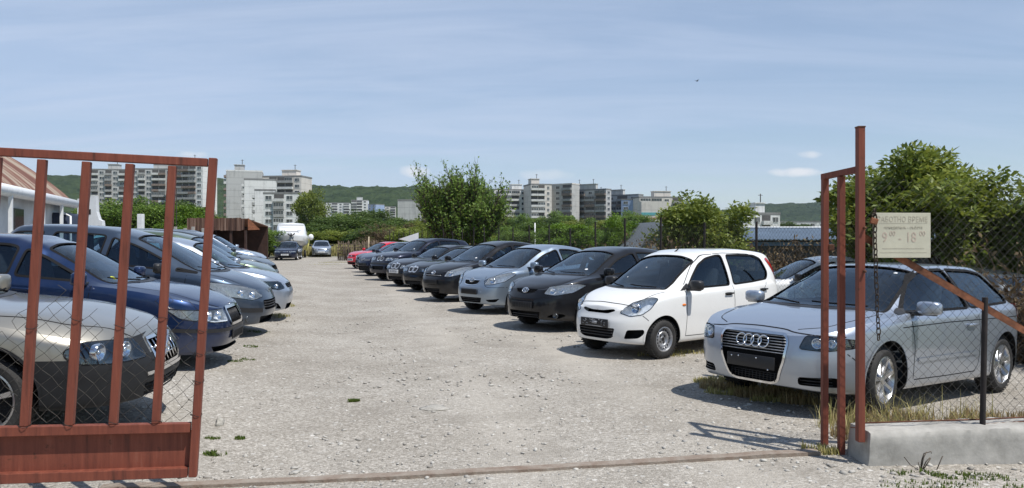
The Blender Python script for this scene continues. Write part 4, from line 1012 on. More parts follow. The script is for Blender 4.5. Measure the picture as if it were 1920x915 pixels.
# ---------------------------------------------------------------- sky: thin cirrus veil and a few small cumulus, laid out by direction
def build_sky():
    N = wn.nodes.new; L = wn.links.new
    tc = N('ShaderNodeTexCoord')
    sep = N('ShaderNodeSeparateXYZ'); L(tc.outputs['Generated'], sep.inputs[0])
    # project the direction on a plane overhead so the streaks stretch towards the horizon
    zc = N('ShaderNodeMath'); zc.operation = 'MAXIMUM'; zc.inputs[1].default_value = .04; L(sep.outputs['Z'], zc.inputs[0])
    za = N('ShaderNodeMath'); za.operation = 'ADD'; za.inputs[1].default_value = .12; L(zc.outputs[0], za.inputs[0])
    dx = N('ShaderNodeMath'); dx.operation = 'DIVIDE'; L(sep.outputs['X'], dx.inputs[0]); L(za.outputs[0], dx.inputs[1])
    dy = N('ShaderNodeMath'); dy.operation = 'DIVIDE'; L(sep.outputs['Y'], dy.inputs[0]); L(za.outputs[0], dy.inputs[1])
    cb = N('ShaderNodeCombineXYZ'); L(dx.outputs[0], cb.inputs[0]); L(dy.outputs[0], cb.inputs[1])
    mp = N('ShaderNodeMapping'); mp.inputs['Rotation'].default_value = (0, 0, R(12)); mp.inputs['Scale'].default_value = (.35, .9, 1); mp.inputs['Location'].default_value = (.4, .2, 0); L(cb.outputs[0], mp.inputs[0])
    n1 = N('ShaderNodeTexNoise'); n1.inputs['Scale'].default_value = 1.1; n1.inputs['Detail'].default_value = 7; n1.inputs['Roughness'].default_value = .55; n1.inputs['Distortion'].default_value = .5; L(mp.outputs[0], n1.inputs['Vector'])
    r1 = N('ShaderNodeMapRange'); r1.inputs[1].default_value = .30; r1.inputs[2].default_value = .72; r1.inputs[3].default_value = .50; r1.inputs[4].default_value = 1.0; L(n1.outputs['Fac'], r1.inputs[0])
    # veil thicker to the left, thinner right; thinned behind the camera to darken reflections
    sd = N('ShaderNodeMapRange'); sd.inputs[1].default_value = -.6; sd.inputs[2].default_value = .65; sd.inputs[3].default_value = 1.0; sd.inputs[4].default_value = .48; L(sep.outputs['X'], sd.inputs[0])
    bk = N('ShaderNodeMapRange'); bk.inputs[1].default_value = -.25; bk.inputs[2].default_value = .45; bk.inputs[3].default_value = .05; bk.inputs[4].default_value = 1.0; L(sep.outputs['Y'], bk.inputs[0])
    m0 = N('ShaderNodeMath'); m0.operation = 'MULTIPLY'; L(sd.outputs[0], m0.inputs[0]); L(bk.outputs[0], m0.inputs[1])
    m1 = N('ShaderNodeMath'); m1.operation = 'MULTIPLY'; L(r1.outputs[0], m1.inputs[0]); L(m0.outputs[0], m1.inputs[1])
    vm = N('ShaderNodeMath'); vm.operation = 'MULTIPLY'; vm.inputs[1].default_value = VEIL; L(m1.outputs[0], vm.inputs[0])
    mx = N('ShaderNodeMixRGB'); mx.inputs[2].default_value = VEIL_COL; L(vm.outputs[0], mx.inputs[0]); L(sky.outputs[0], mx.inputs[1])
    # brighter feathered streaks in the veil
    mp2 = N('ShaderNodeMapping'); mp2.inputs['Rotation'].default_value = (0, 0, R(-8)); mp2.inputs['Scale'].default_value = (.55, 2.1, 1); mp2.inputs['Location'].default_value = (2.3, 1.1, 0); L(cb.outputs[0], mp2.inputs[0])
    n3 = N('ShaderNodeTexNoise'); n3.inputs['Scale'].default_value = .9; n3.inputs['Detail'].default_value = 9; n3.inputs['Roughness'].default_value = .62; n3.inputs['Distortion'].default_value = .9; L(mp2.outputs[0], n3.inputs['Vector'])
    r3 = N('ShaderNodeMapRange'); r3.inputs[1].default_value = .40; r3.inputs[2].default_value = .70; r3.inputs[4].default_value = .6; L(n3.outputs['Fac'], r3.inputs[0])
    m3 = N('ShaderNodeMath'); m3.operation = 'MULTIPLY'; L(r3.outputs[0], m3.inputs[0]); L(m0.outputs[0], m3.inputs[1])
    mx3 = N('ShaderNodeMixRGB'); mx3.inputs[2].default_value = (5.7, 6.5, 8.1, 1); L(m3.outputs[0], mx3.inputs[0]); L(mx.outputs[0], mx3.inputs[1])
    last = mx3
    # small cumulus: (azimuth x/y, height z/y, half width, half height)
    div = N('ShaderNodeMath'); div.operation = 'DIVIDE'; L(sep.outputs['X'], div.inputs[0]); L(sep.outputs['Y'], div.inputs[1])
    dvz = N('ShaderNodeMath'); dvz.operation = 'DIVIDE'; L(sep.outputs['Z'], dvz.inputs[0]); L(sep.outputs['Y'], dvz.inputs[1])
    n2 = N('ShaderNodeTexNoise'); n2.inputs['Scale'].default_value = 34; n2.inputs['Detail'].default_value = 6; L(tc.outputs['Generated'], n2.inputs['Vector'])
    fwd = N('ShaderNodeMath'); fwd.operation = 'GREATER_THAN'; fwd.inputs[1].default_value = 0; L(sep.outputs['Y'], fwd.inputs[0])
    for (px, py, hw, hh, k) in ((358, 290, 34, 8, .55), (778, 321, 30, 12, .6), (1490, 323, 50, 9, .7), (1520, 290, 28, 7, .45), (1030, 328, 60, 10, .25)):
        a, b = (px-960)/FPX, (HORIZ-py)/FPX
        u = N('ShaderNodeMath'); u.operation = 'MULTIPLY_ADD'; u.inputs[1].default_value = FPX/hw; u.inputs[2].default_value = -a*FPX/hw; L(div.outputs[0], u.inputs[0])
        v = N('ShaderNodeMath'); v.operation = 'MULTIPLY_ADD'; v.inputs[1].default_value = FPX/hh; v.inputs[2].default_value = -b*FPX/hh; L(dvz.outputs[0], v.inputs[0])
        u2 = N('ShaderNodeMath'); u2.operation = 'MULTIPLY'; L(u.outputs[0], u2.inputs[0]); L(u.outputs[0], u2.inputs[1])
        v2 = N('ShaderNodeMath'); v2.operation = 'MULTIPLY'; L(v.outputs[0], v2.inputs[0]); L(v.outputs[0], v2.inputs[1])
        s = N('ShaderNodeMath'); s.operation = 'ADD'; L(u2.outputs[0], s.inputs[0]); L(v2.outputs[0], s.inputs[1])
        f = N('ShaderNodeMath'); f.operation = 'MULTIPLY_ADD'; f.inputs[1].default_value = 3.2; f.inputs[2].default_value = -.45; L(n2.outputs['Fac'], f.inputs[0])
        g = N('ShaderNodeMath'); g.operation = 'SUBTRACT'; L(f.outputs[0], g.inputs[0]); L(s.outputs[0], g.inputs[1])
        h = N('ShaderNodeMath'); h.operation = 'MULTIPLY'; h.inputs[1].default_value = k; h.use_clamp = True; L(g.outputs[0], h.inputs[0])
        h2 = N('ShaderNodeMath'); h2.operation = 'MULTIPLY'; L(h.outputs[0], h2.inputs[0]); L(fwd.outputs[0], h2.inputs[1])
        h3 = N('ShaderNodeMath'); h3.operation = 'MINIMUM'; h3.inputs[1].default_value = .85; L(h2.outputs[0], h3.inputs[0])
        m = N('ShaderNodeMixRGB'); m.inputs[2].default_value = CLOUD_COL; L(h3.outputs[0], m.inputs[0]); L(last.outputs[0], m.inputs[1]); last = m
    L(last.outputs[0], bg.inputs['Color'])
build_sky()
# ---------------------------------------------------------------- ground: one sheet to the horizon, with a lot mask
def in_lot(x, y):
    """1 inside the gravel lot, 0 outside (soft)"""
    right = 7.0-.3355*(y-10.5)+1.0 if y > 6 else 40
    left = -26-.25*(y-20)
    d = min(right-x, x-left, 70-y)
    return min(max(d/1.6+.5, 0), 1)
def ground():
    def lines(dense, a, b, far, step):
        L_ = list(np.arange(a, b+1e-6, dense)); s = dense
        p = b
        while p < far: s *= step; p += s; L_.append(p)
        p = a; s = dense
        while p > -far: s *= step; p -= s; L_.insert(0, p)
        return L_
    X = lines(.22, -9, 7.5, 6000, 1.16); Y = lines(.22, 2.5, 18, 7000, 1.14)
    Y = [y for y in Y if y > -400]
    nx, ny = len(X), len(Y)
    V = []; A = []; T = []
    for y in Y:
        for x in X:
            z = gz(x, y)
            d = math.hypot(x, y)
            if d < 60: z += (noise.noise(Vector((x*.5, y*.5, 0)))*.018+noise.noise(Vector((x*1.8, y*1.8, 5)))*.009+noise.noise(Vector((x*5, y*5, 9)))*.004)*(1 if d < 30 else .6)
            elif d > 400: z -= 1
            V.append((x, y, z)); xc = .9-.20*max(y-6, 0) if y < 60 else -99
            e = (x-xc)+.5*noise.noise(Vector((y*.12, 3, 1))); tr = max(math.exp(-((e-.75)/.38)**2), math.exp(-((e+.75)/.38)**2))
            T.append(tr*(.55+.6*noise.noise(Vector((x*.6, y*.35, 8)))) if tr > .02 else 0); A.append(in_lot(x+noise.noise(Vector((x*.4, y*.4, 3)))*1.2, y))
    F = [(j*nx+i, j*nx+i+1, (j+1)*nx+i+1, (j+1)*nx+i) for j in range(ny-1) for i in range(nx-1)]
    me = bpy.data.meshes.new('ground'); me.from_pydata(V, [], F)
    at = me.attributes.new('lot', 'FLOAT', 'POINT'); at.data.foreach_set('value', A)
    at = me.attributes.new('track', 'FLOAT', 'POINT'); at.data.foreach_set('value', T)
    me.polygons.foreach_set('use_smooth', [True]*len(F))
    m, nt, b = new_mat('gravel_and_soil'); N = nt.nodes.new; L = nt.links.new
    b.inputs['Roughness'].default_value = .95; b.inputs['Specular IOR Level'].default_value = .15
    geo = N('ShaderNodeNewGeometry')
    def noise_(s, d=6, r=.6):
        n = N('ShaderNodeTexNoise'); n.inputs['Scale'].default_value = s; n.inputs['Detail'].default_value = d; n.inputs['Roughness'].default_value = r; L(geo.outputs['Position'], n.inputs['Vector']); return n
    def ramp(src, els):
        r = N('ShaderNodeValToRGB'); e = r.color_ramp.elements
        while len(e) < len(els): e.new(.5)
        for k, (p, c) in enumerate(els): e[k].position = p; e[k].color = (*c, 1)
        L(src, r.inputs[0]); return r
    patchn = noise_(.45, 5); base = ramp(patchn.outputs['Fac'], [(.30, GRAVEL[0]), (.52, GRAVEL[1]), (.72, GRAVEL[2])])
    v1 = N('ShaderNodeTexVoronoi'); v1.inputs['Scale'].default_value = 58; L(geo.outputs['Position'], v1.inputs['Vector'])
    s1 = N('ShaderNodeSeparateColor'); L(v1.outputs['Color'], s1.inputs[0])
    c1 = ramp(s1.outputs[0], [(0, (.66, .64, .61)), (.35, (.90, .89, .87)), (.72, (1.06, 1.05, 1.03)), (1, (1.42, 1.42, 1.42))])
    mul = N('ShaderNodeMixRGB'); mul.blend_type = 'MULTIPLY'; mul.inputs[0].default_value = 1; L(base.outputs[0], mul.inputs[1]); L(c1.outputs[0], mul.inputs[2])
    v2 = N('ShaderNodeTexVoronoi'); v2.inputs['Scale'].default_value = 17; L(geo.outputs['Position'], v2.inputs['Vector'])
    s2 = N('ShaderNodeSeparateColor'); L(v2.outputs['Color'], s2.inputs[0])
    big = N('ShaderNodeMath'); big.operation = 'GREATER_THAN'; big.inputs[1].default_value = .86; L(s2.outputs[1], big.inputs[0])
    near = N('ShaderNodeMath'); near.operation = 'LESS_THAN'; near.inputs[1].default_value = .33; L(v2.outputs['Distance'], near.inputs[0])
    bb = N('ShaderNodeMath'); bb.operation = 'MULTIPLY'; L(big.outputs[0], bb.inputs[0]); L(near.outputs[0], bb.inputs[1])
    st = ramp(s2.outputs[0], [(0, (.26, .24, .21)), (1, (.66, .64, .60))])
    mixb = N('ShaderNodeMixRGB'); L(bb.outputs[0], mixb.inputs[0]); L(mul.outputs[0], mixb.inputs[1]); L(st.outputs[0], mixb.inputs[2])
    fine = noise_(160, 3); fr_ = ramp(fine.outputs['Fac'], [(.3, (.72, .71, .69)), (.7, (1.2, 1.2, 1.2))])
    mul2 = N('ShaderNodeMixRGB'); mul2.blend_type = 'MULTIPLY'; mul2.inputs[0].default_value = 1; L(mixb.outputs[0], mul2.inputs[1]); L(fr_.outputs[0], mul2.inputs[2])
    tk = N('ShaderNodeAttribute'); tk.attribute_name = 'track'
    mt = N('ShaderNodeMixRGB'); mt.inputs[2].default_value = (.46, .425, .37, 1); L(mul2.outputs[0], mt.inputs[1])
    tkm = N('ShaderNodeMath'); tkm.operation = 'MULTIPLY'; tkm.inputs[1].default_value = .8; L(tk.outputs['Fac'], tkm.inputs[0]); L(tkm.outputs[0], mt.inputs[0]); mul2 = mt
    dirt = noise_(1.3, 8, .7); dm = N('ShaderNodeMapRange'); dm.inputs[1].default_value = .50; dm.inputs[2].default_value = .68; dm.inputs[4].default_value = .55; L(dirt.outputs['Fac'], dm.inputs[0])
    mixd = N('ShaderNodeMixRGB'); mixd.inputs[2].default_value = (.225, .203, .172, 1); L(dm.outputs[0], mixd.inputs[0]); L(mul2.outputs[0], mixd.inputs[1])
    soil = noise_(.9, 8, .7); sc_ = ramp(soil.outputs['Fac'], [(.35, (.035, .055, .016)), (.52, (.075, .095, .03)), (.68, (.16, .145, .06))])
    at_ = N('ShaderNodeAttribute'); at_.attribute_name = 'lot'
    fin = N('ShaderNodeMixRGB'); L(at_.outputs['Fac'], fin.inputs[0]); L(sc_.outputs[0], fin.inputs[1]); L(mixd.outputs[0], fin.inputs[2])
    L(fin.outputs[0], b.inputs['Base Color'])
    h1 = N('ShaderNodeMath'); h1.operation = 'MULTIPLY_ADD'; h1.inputs[1].default_value = -1.0; L(v1.outputs['Distance'], h1.inputs[0]); L(s1.outputs[1], h1.inputs[2])
    h2 = N('ShaderNodeMath'); h2.operation = 'MULTIPLY_ADD'; h2.inputs[1].default_value = 1.2; L(bb.outputs[0], h2.inputs[0]); L(h1.outputs[0], h2.inputs[2])
    bp = N('ShaderNodeBump'); bp.inputs['Strength'].default_value = .7; bp.inputs['Distance'].default_value = .009; L(h2.outputs[0], bp.inputs['Height'])
    L(bp.outputs[0], b.inputs['Normal'])
    me.materials.append(m)
    o = link('ground', me); o['kind'] = 'structure'
ground()
# ---------------------------------------------------------------- mesh from arrays
def mesh_np(name, V, F, m, smooth=False, tint=None):
    me = bpy.data.meshes.new(name); V = np.asarray(V, np.float32); F = np.asarray(F, np.int32); k = F.shape[1]
    me.vertices.add(len(V)); me.vertices.foreach_set('co', V.ravel())
    me.loops.add(F.size); me.loops.foreach_set('vertex_index', F.ravel())
    me.polygons.add(len(F)); me.polygons.foreach_set('loop_start', np.arange(0, F.size, k, dtype=np.int32))
    if tint is not None:
        at = me.attributes.new('tint', 'FLOAT', 'FACE'); at.data.foreach_set('value', np.asarray(tint, np.float32))
    me.update(calc_edges=True); me.validate()
    if smooth: me.polygons.foreach_set('use_smooth', [True]*len(F))
    me.materials.append(m); return me
def leaf_mat(name, dark, mid, light, trans=.35, rough=.5):
    m = bpy.data.materials.new(name); m.use_nodes = True; nt = m.node_tree; nt.nodes.clear(); N = nt.nodes.new; L = nt.links.new
    o = N('ShaderNodeOutputMaterial'); b = N('ShaderNodeBsdfPrincipled'); t = N('ShaderNodeBsdfTranslucent'); mx = N('ShaderNodeMixShader'); mx.inputs[0].default_value = trans
    a = N('ShaderNodeAttribute'); a.attribute_name = 'tint'; r = N('ShaderNodeValToRGB'); e = r.color_ramp.elements; e.new(.5)
    for k, (p, c) in enumerate(((0, dark), (.5, mid), (1, light))): e[k].position = p; e[k].color = (*c, 1)
    L(a.outputs['Fac'], r.inputs[0]); L(r.outputs[0], b.inputs['Base Color']); b.inputs['Roughness'].default_value = rough; b.inputs['Specular IOR Level'].default_value = .3
    hs = N('ShaderNodeHueSaturation'); hs.inputs['Value'].default_value = 1.25; hs.inputs['Hue'].default_value = .485; L(r.outputs[0], hs.inputs['Color']); L(hs.outputs[0], t.inputs[0])
    L(b.outputs[0], mx.inputs[1]); L(t.outputs[0], mx.inputs[2]); L(mx.outputs[0], o.inputs[0]); return m
LEAF = {
 'fresh': leaf_mat('leaf_fresh_green', (.062, .115, .022), (.118, .20, .036), (.21, .31, .06)),
 'dark': leaf_mat('leaf_dark_green', (.038, .072, .016), (.074, .125, .025), (.14, .20, .042)),
 'olive': leaf_mat('leaf_olive_green', (.085, .120, .020), (.155, .205, .034), (.27, .31, .06)),
 'bright': leaf_mat('leaf_bright_green', (.06, .12, .012), (.11, .20, .02), (.18, .29, .035)),
 'dry': leaf_mat('dry_leaf_brown', (.07, .045, .022), (.13, .09, .045), (.22, .165, .085), .15, .8),
 'grass': leaf_mat('grass_yellow_green', (.22, .22, .07), (.38, .35, .13), (.55, .47, .24), .25, .7),
 'elm': leaf_mat('elm_leaf_green', (.085, .15, .032), (.165, .265, .055), (.27, .38, .09), .4),
 'weed': leaf_mat('weed_green', (.04, .08, .012), (.09, .14, .022), (.17, .20, .04), .3, .6),
 'straw': leaf_mat('dry_grass_straw', (.20, .15, .07), (.36, .28, .14), (.52, .43, .24), .2, .8)}
M['bark'] = mat('bark', (.085, .065, .048), .9, var=.5, scale=14, bump=.4, bscale=40)
M['twig'] = mat('dry_twig', (.14, .105, .075), .9, var=.45, scale=20)
rng = np.random.default_rng(11)
def leaves(P, size, jitter=.5, up=.35, n_dir=None, aspect=.5, tint=None):
    """leaf blades (bent quads as two triangles folded on the midrib) at points P"""
    n = len(P); a = rng.normal(size=(n, 3)); a /= np.linalg.norm(a, axis=1)[:, None]
    nrm = rng.normal(size=(n, 3)); nrm[:, 2] = np.abs(nrm[:, 2])+up; nrm /= np.linalg.norm(nrm, axis=1)[:, None]
    if n_dir is not None: a = a*.6+n_dir
    a -= nrm*(a*nrm).sum(1)[:, None]; a /= np.linalg.norm(a, axis=1)[:, None]+1e-9
    b = np.cross(nrm, a); s = size*(1+jitter*(rng.random(n)-.5))[:, None]
    v0 = P; v1 = P+a*s*.45+b*s*aspect*.5+nrm*s*.06; v2 = P+a*s; v3 = P+a*s*.45-b*s*aspect*.5+nrm*s*.06
    V = np.stack([v0, v1, v2, v3], 1).reshape(-1, 3); F = np.arange(4*n).reshape(n, 4)
    t = np.clip(rng.normal(.45, .24, n), 0, 1) if tint is None else tint
    return V, F, t
def clump_points(C, rad, n, flat=.8):
    """n points in the shells of soft clumps with centres C and radii rad"""
    i = rng.integers(0, len(C), n); d = rng.normal(size=(n, 3)); d /= np.linalg.norm(d, axis=1)[:, None]
    r = rng.random(n)**.45
    d[:, 2] *= flat
    return C[i]+d*(np.asarray(rad)[i]*r)[:, None], d, i
def crown_clumps(R3, n, rmin, rmax, gap=.0, bottom=-.6, seed=0, shell=.55):
    """clump centres through an uneven ellipsoid of radii R3"""
    g = np.random.default_rng(seed); C = []; r = []
    while len(C) < n:
        d = g.normal(size=3); d /= np.linalg.norm(d)
        if d[2] < bottom: continue
        q = shell+(1-shell)*g.random(); lump = .82+.30*noise.noise(Vector(d*1.7)+Vector((seed, 0, 0)))
        C.append(d*np.array(R3)*q*lump); r.append(rmin+(rmax-rmin)*g.random())
    return np.array(C), np.array(r)
def tree_mesh(R3, zc, nclump, rr, nleaf, lsize, seed, leafm, trunk_r=.12, stems=1, base=0, bottom=-.6, shell=.5, aspect=.5, spikes=0):
    C, r = crown_clumps(R3, nclump, rr[0], rr[1], bottom=bottom, seed=seed, shell=shell); C = C+np.array([0, 0, zc])
    P, d, i = clump_points(C, r, nleaf)
    clt = np.random.default_rng(seed+5).normal(0, .13, len(C))
    t = np.clip(rng.normal(.45, .2, len(P))+clt[i], 0, 1)
    V, F, t = leaves(P, lsize, n_dir=d*.5, aspect=aspect, tint=t)
    bm = bmesh.new(); g = random.Random(seed)
    tips = [Vector(c) for c in C]
    top = zc-R3[2]*.2
    roots = []
    for s in range(stems):
        a = 2*math.pi*s/max(stems, 1)+g.random(); o = Vector((math.cos(a), math.sin(a), 0))*(trunk_r*1.3 if stems > 1 else 0)
        k = Vector((math.cos(a), math.sin(a), 0))*(R3[0]*.35 if stems > 1 else R3[0]*.06)
        p1 = o+Vector((0, 0, base)); p3 = o+k+Vector((0, 0, top)); p2 = p1.lerp(p3, .5)+Vector((g.uniform(-.1, .1), g.uniform(-.1, .1), 0))*R3[0]*.3
        tr = trunk_r/(stems**.5)
        add_tube(bm, [p1, p1.lerp(p2, .6), p2, p2.lerp(p3, .6), p3], [tr*1.25, tr, tr*.85, tr*.65, tr*.4], 7); roots.append((p2, p3, tr))
    for q in tips[:90]:
        p2, p3, tr = min(roots, key=lambda w: (w[1]-q).length)
        s = p2.lerp(p3, g.random()); m = s.lerp(q, .5)+Vector((g.uniform(-1, 1), g.uniform(-1, 1), g.uniform(0, 1)))*R3[0]*.08
        add_tube(bm, [s, m, q], [tr*.34, tr*.2, tr*.07], 4)
    return mesh_np('crown', V, F, LEAF[leafm], tint=t), mesh_of(bm, 'trunk', M['bark'])
PLANTS = {}
def plant(key, name, label, cat, x, y, scale=(1, 1, 1), rz=None, group=None, z=None):
    cr, tr = PLANTS[key]; o = thing(name, label, cat, (x, y, gz(x, y) if z is None else z), random.uniform(0, 6.28) if rz is None else rz, group); o.scale = scale
    link('crown', cr, o)
    if tr: link('trunk', tr, o)
    return o
def at(px, d): return (px-960)/FPX*d
def zat(py, d): return CAM_H+(HORIZ-py)/FPX*d
# ---------------------------------------------------------------- trees and bushes
def elm():
    """the vase-shaped tree: stems fan up from the base, long leafy shoots"""
    g = random.Random(3); bm = bmesh.new(); P = []; D = []
    def shoot(p, d, L, r, lvl):
        n = 6 if lvl < 2 else 5; pts = [p]; q = p.copy(); dd = d.copy()
        for k in range(n):
            dd = (dd+Vector((g.uniform(-.13, .13), g.uniform(-.13, .13), g.uniform(.0, .16 if lvl else .08)))).normalized(); q = q+dd*L/n; pts.append(q.copy())
        add_tube(bm, pts, [r*(1-.75*k/n) for k in range(n+1)], 5 if lvl < 2 else 3)
        for k in range(1, n+1):
            if lvl >= 1:
                for _ in range((0, 7, 14, 14)[lvl] if pts[k].z > 1.1 else 3):
                    s = pts[k-1].lerp(pts[k], g.random()); P.append(s+Vector((g.gauss(0, .055), g.gauss(0, .055), g.gauss(0, .05)))); D.append(dd+Vector((g.uniform(-.8, .8), g.uniform(-.8, .8), g.uniform(-.5, .4))))
            if lvl < 3 and k >= (2 if lvl == 0 else 1):
                for _ in range((3, 3, 2)[lvl]):
                    if g.random() < (.9, .75, .5)[lvl]:
                        ax = Vector((g.uniform(-1, 1), g.uniform(-1, 1), g.uniform(-.15, .8))); nd = (dd*.9+ax*.62).normalized()
                        shoot(pts[k].copy(), nd, L*(g.uniform(.45, .80) if lvl == 0 else g.uniform(.38, .58)), r*.45, lvl+1)
    for s in range(12):
        a = 2*math.pi*s/12*5+g.uniform(-.3, .3); t = (.06, .30, .55, .85)[s % 4]+g.uniform(-.05, .08)
        shoot(Vector((math.cos(a)*.22, math.sin(a)*.22, -.1)), Vector((math.cos(a)*t, math.sin(a)*t, 1)).normalized(), g.uniform(2.5, 3.4), .13, 0)
    P = np.array([list(p) for p in P]); D = np.array([list(d) for d in D])
    if len(P) > 42000:
        i = rng.choice(len(P), 42000, replace=False); P, D = P[i], D[i]
    V, F, t = leaves(P, .20, n_dir=D, aspect=.5)
    hi = P[:, 2].max(); s = 6.65/hi
    return mesh_np('crown', V, F, LEAF['elm'], tint=t), mesh_of(bm, 'trunk', M['bark']), s
cr, tr, s_ = elm(); PLANTS['elm'] = (cr, tr)
o = plant('elm', 'elm_tree', 'vase-shaped green tree with upright leafy shoots beyond the row of dark cars', 'tree', at(868, 46), 46, (s_*.94, s_*1.0, s_), 2.2)
PLANTS['walnut'] = tree_mesh((2.25, 1.9, 1.75), 2.35, 120, (.20, .50), 26000, .15, 21, 'olive', .12, 3, 0, -.75, .5, .42)
PLANTS['round'] = tree_mesh((1.6, 1.6, 1.5), 1.55, 60, (.30, .55), 14000, .13, 31, 'bright', .09, 2, 0, -.9, .5)
PLANTS['dense'] = tree_mesh((2.4, 2.4, 2.2), 2.4, 80, (.45, .85), 16000, .22, 41, 'dark', .14, 2, 0, -.95, .55)
PLANTS['loose'] = tree_mesh((2.3, 2.2, 2.3), 2.6, 60, (.35, .75), 13000, .20, 51, 'fresh', .13, 2, 0, -.85, .45)
PLANTS['olive'] = tree_mesh((2.2, 2.2, 2.0), 2.2, 60, (.35, .75), 13000, .20, 61, 'olive', .12, 3, 0, -.9, .5)
PLANTS['sunny'] = tree_mesh((2.3, 2.2, 2.3), 2.6, 60, (.35, .75), 13000, .20, 52, 'bright', .13, 2, 0, -.85, .45)
PLANTS['vine'] = tree_mesh((1.5, 1.3, 1.35), 1.9, 66, (.22, .48), 13000, .12, 71, 'olive', .09, 3, 0, -.6, .45)
# bare brown twigs of a creeper or bramble
def bramble_mesh(w, d, h, n, leaf, seed, lm='dry', green=0):
    g = random.Random(seed); bm = bmesh.new(); P = []
    for k in range(n):
        p = Vector((g.uniform(-w/2, w/2), g.uniform(-d/2, d/2), g.uniform(0, h*.55))); dr = Vector((g.uniform(-1, 1), g.uniform(-.6, .6), g.uniform(-.2, 1.2))).normalized(); pts = [p]
        L = g.uniform(.3, .9)*h
        for s in range(5):
            dr = (dr+Vector((g.uniform(-.5, .5), g.uniform(-.4, .4), g.uniform(-.55, .3)))).normalized(); q = pts[-1]+dr*L/5
            q.z = max(min(q.z, h), .0); pts.append(q); P.append(q.lerp(pts[-2], g.random()))
        add_tube(bm, pts, [.009, .008, .007, .006, .005, .003], 3)
    P = np.array([list(p) for p in P]); P = np.repeat(P, max(1, leaf), 0)+rng.normal(0, .06, (len(P)*max(1, leaf), 3))
    V, F, t = leaves(P, .085, aspect=.45)
    return mesh_np('leaves', V, F, LEAF[lm], tint=t), mesh_of(bm, 'twigs', M['twig'])
BR = [bramble_mesh(2.4, .7, 1.15, 330, 3, 5), bramble_mesh(2.4, .7, 1.0, 300, 3, 6), bramble_mesh(2.4, .9, 1.5, 380, 5, 8, 'olive')]
def bramble(k, label, x, y, rz, s=(1, 1, 1), group=None):
    o = thing('bramble', label, 'bush', (x, y, gz(x, y)), rz, group); o.scale = s
    link('leaves', BR[k][0], o); link('twigs', BR[k][1], o); return o
# trees by their place: walnut behind the sign etc.
plant('walnut', 'walnut_tree', 'broad walnut tree filling the space behind the opening hours sign', 'tree', at(1735, 17.2), 17.2, (1.15, 1.15, 1.03), .4)
plant('walnut', 'walnut_tree', 'low leafy tree at the far right behind the chain link fence', 'tree', 11.2, 15.6, (.78, .8, .82), 2.1)
plant('vine', 'creeper_covered_tree', 'green bushy tree with brown creeper rising behind the white hatchback', 'tree', at(1318, 22.5), 22.5, (1.12, 1.05, 1.08), .2)
bramble(2, 'brown creeper tangled round the lower half of the bushy tree', at(1322, 21.6), 21.6, .2, (.85, 1, 1.35))
plant('round', 'round_bush', 'rounded bright green bush left of the grey gabled garage', 'bush', at(1172, 38), 38, (.75, .8, 1.0), 1)
GB = 'green bushes along the far side of the lot fence'
for k, (px, d, w, h, kind) in enumerate(((960, 58, .9, .62, 'loose'), (1000, 66, 1.1, .75, 'dense'), (1045, 56, .9, .68, 'sunny'), (1090, 52, .95, .64, 'sunny'), (1128, 62, .8, .55, 'loose'), (1215, 46, .6, .62, 'olive'), (915, 60, .9, .55, 'olive'), (800, 62, .9, .62, 'olive'), (770, 70, 1.1, .70, 'olive'))):
    plant(kind, 'bush', ('pale loose bush just right of the vase-shaped tree', 'dark dense bush below the left end of the grey flats', 'olive bush below the middle of the grey flats', 'olive bush behind the lot fence posts below the bluish flats', 'low loose bush under the bluish flats beside the round bush', 'narrow olive bush beside the striped turquoise wall', 'low olive bush touching the right side of the vase-shaped tree', 'olive bush touching the left side of the vase-shaped tree', 'wide olive bush in front of the grey windowless end wall')[k], 'bush', at(px, d), d, (w, w, h), None, GB)
HG = 'dark green trees on the bank behind the far cars'
for k, (px, d, w, h, kind) in enumerate(((598, 96, 1.2, .80, 'dense'), (628, 100, 1.5, 1.05, 'dense'), (665, 98, 1.5, 1.0, 'dense'), (705, 104, 1.4, .95, 'dense'), (742, 92, 1.3, .75, 'olive'), (650, 84, 1.6, .62, 'olive'), (612, 82, 1.3, .62, 'olive'), (700, 80, 1.5, .6, 'dense'))):
    plant(kind, 'tree', ('tall dark tree next to the white flats above the boat', 'dark tree above the lone silver hatchback', 'wide dark tree under the distant white flats', 'dark tree below the distant dark blue flats', 'olive tree behind the brown dry bush', 'low olive tree in front of the wide dark tree', 'low olive tree behind the lone silver hatchback', 'low dark tree above the wattle fence')[k], 'tree', at(px, d), d, (w, w, h), None, HG)
LG = 'green trees behind the left side of the lot'
for k, (px, d, w, h, kind) in enumerate(((195, 62, 1.1, 1.05, 'loose'), (235, 70, 1.3, 1.25, 'olive'), (278, 66, 1.2, 1.15, 'loose'), (318, 74, 1.2, 1.0, 'olive'), (352, 64, 1.1, .98, 'round'), (400, 60, 1.4, .72, 'loose'), (440, 62, 1.2, .70, 'round'), (478, 60, 1.1, .58, 'loose'), (502, 66, .8, .50, 'olive'), (345, 110, 1.8, 1.6, 'dense'))):
    kind = 'sunny' if px in (352, 400, 440) else kind
    plant(kind, 'tree', ('loose green tree with pale twigs beside the broken white wall', 'olive tree below the left grey block of flats', 'green tree below the middle grey block of flats', 'olive tree between the middle and right blocks of flats', 'bright tree below the white ended block of flats', 'bright tree just left of the brown plank shed', 'bright tree above the brown plank shed roof', 'bright tree above the right end of the plank shed', 'olive tree between the plank shed and the boat', 'dark round tree in front of the white ended block')[k], 'tree', at(px, d), d, (w, w, h), None, LG)
plant('olive', 'tree', 'thin green tree rising right of the white stepped flats', 'tree', at(582, 190), 190, (2.2, 2.2, 3.4), .3)
BR.append(bramble_mesh(2.6, 1.6, 2.2, 520, 9, 12))
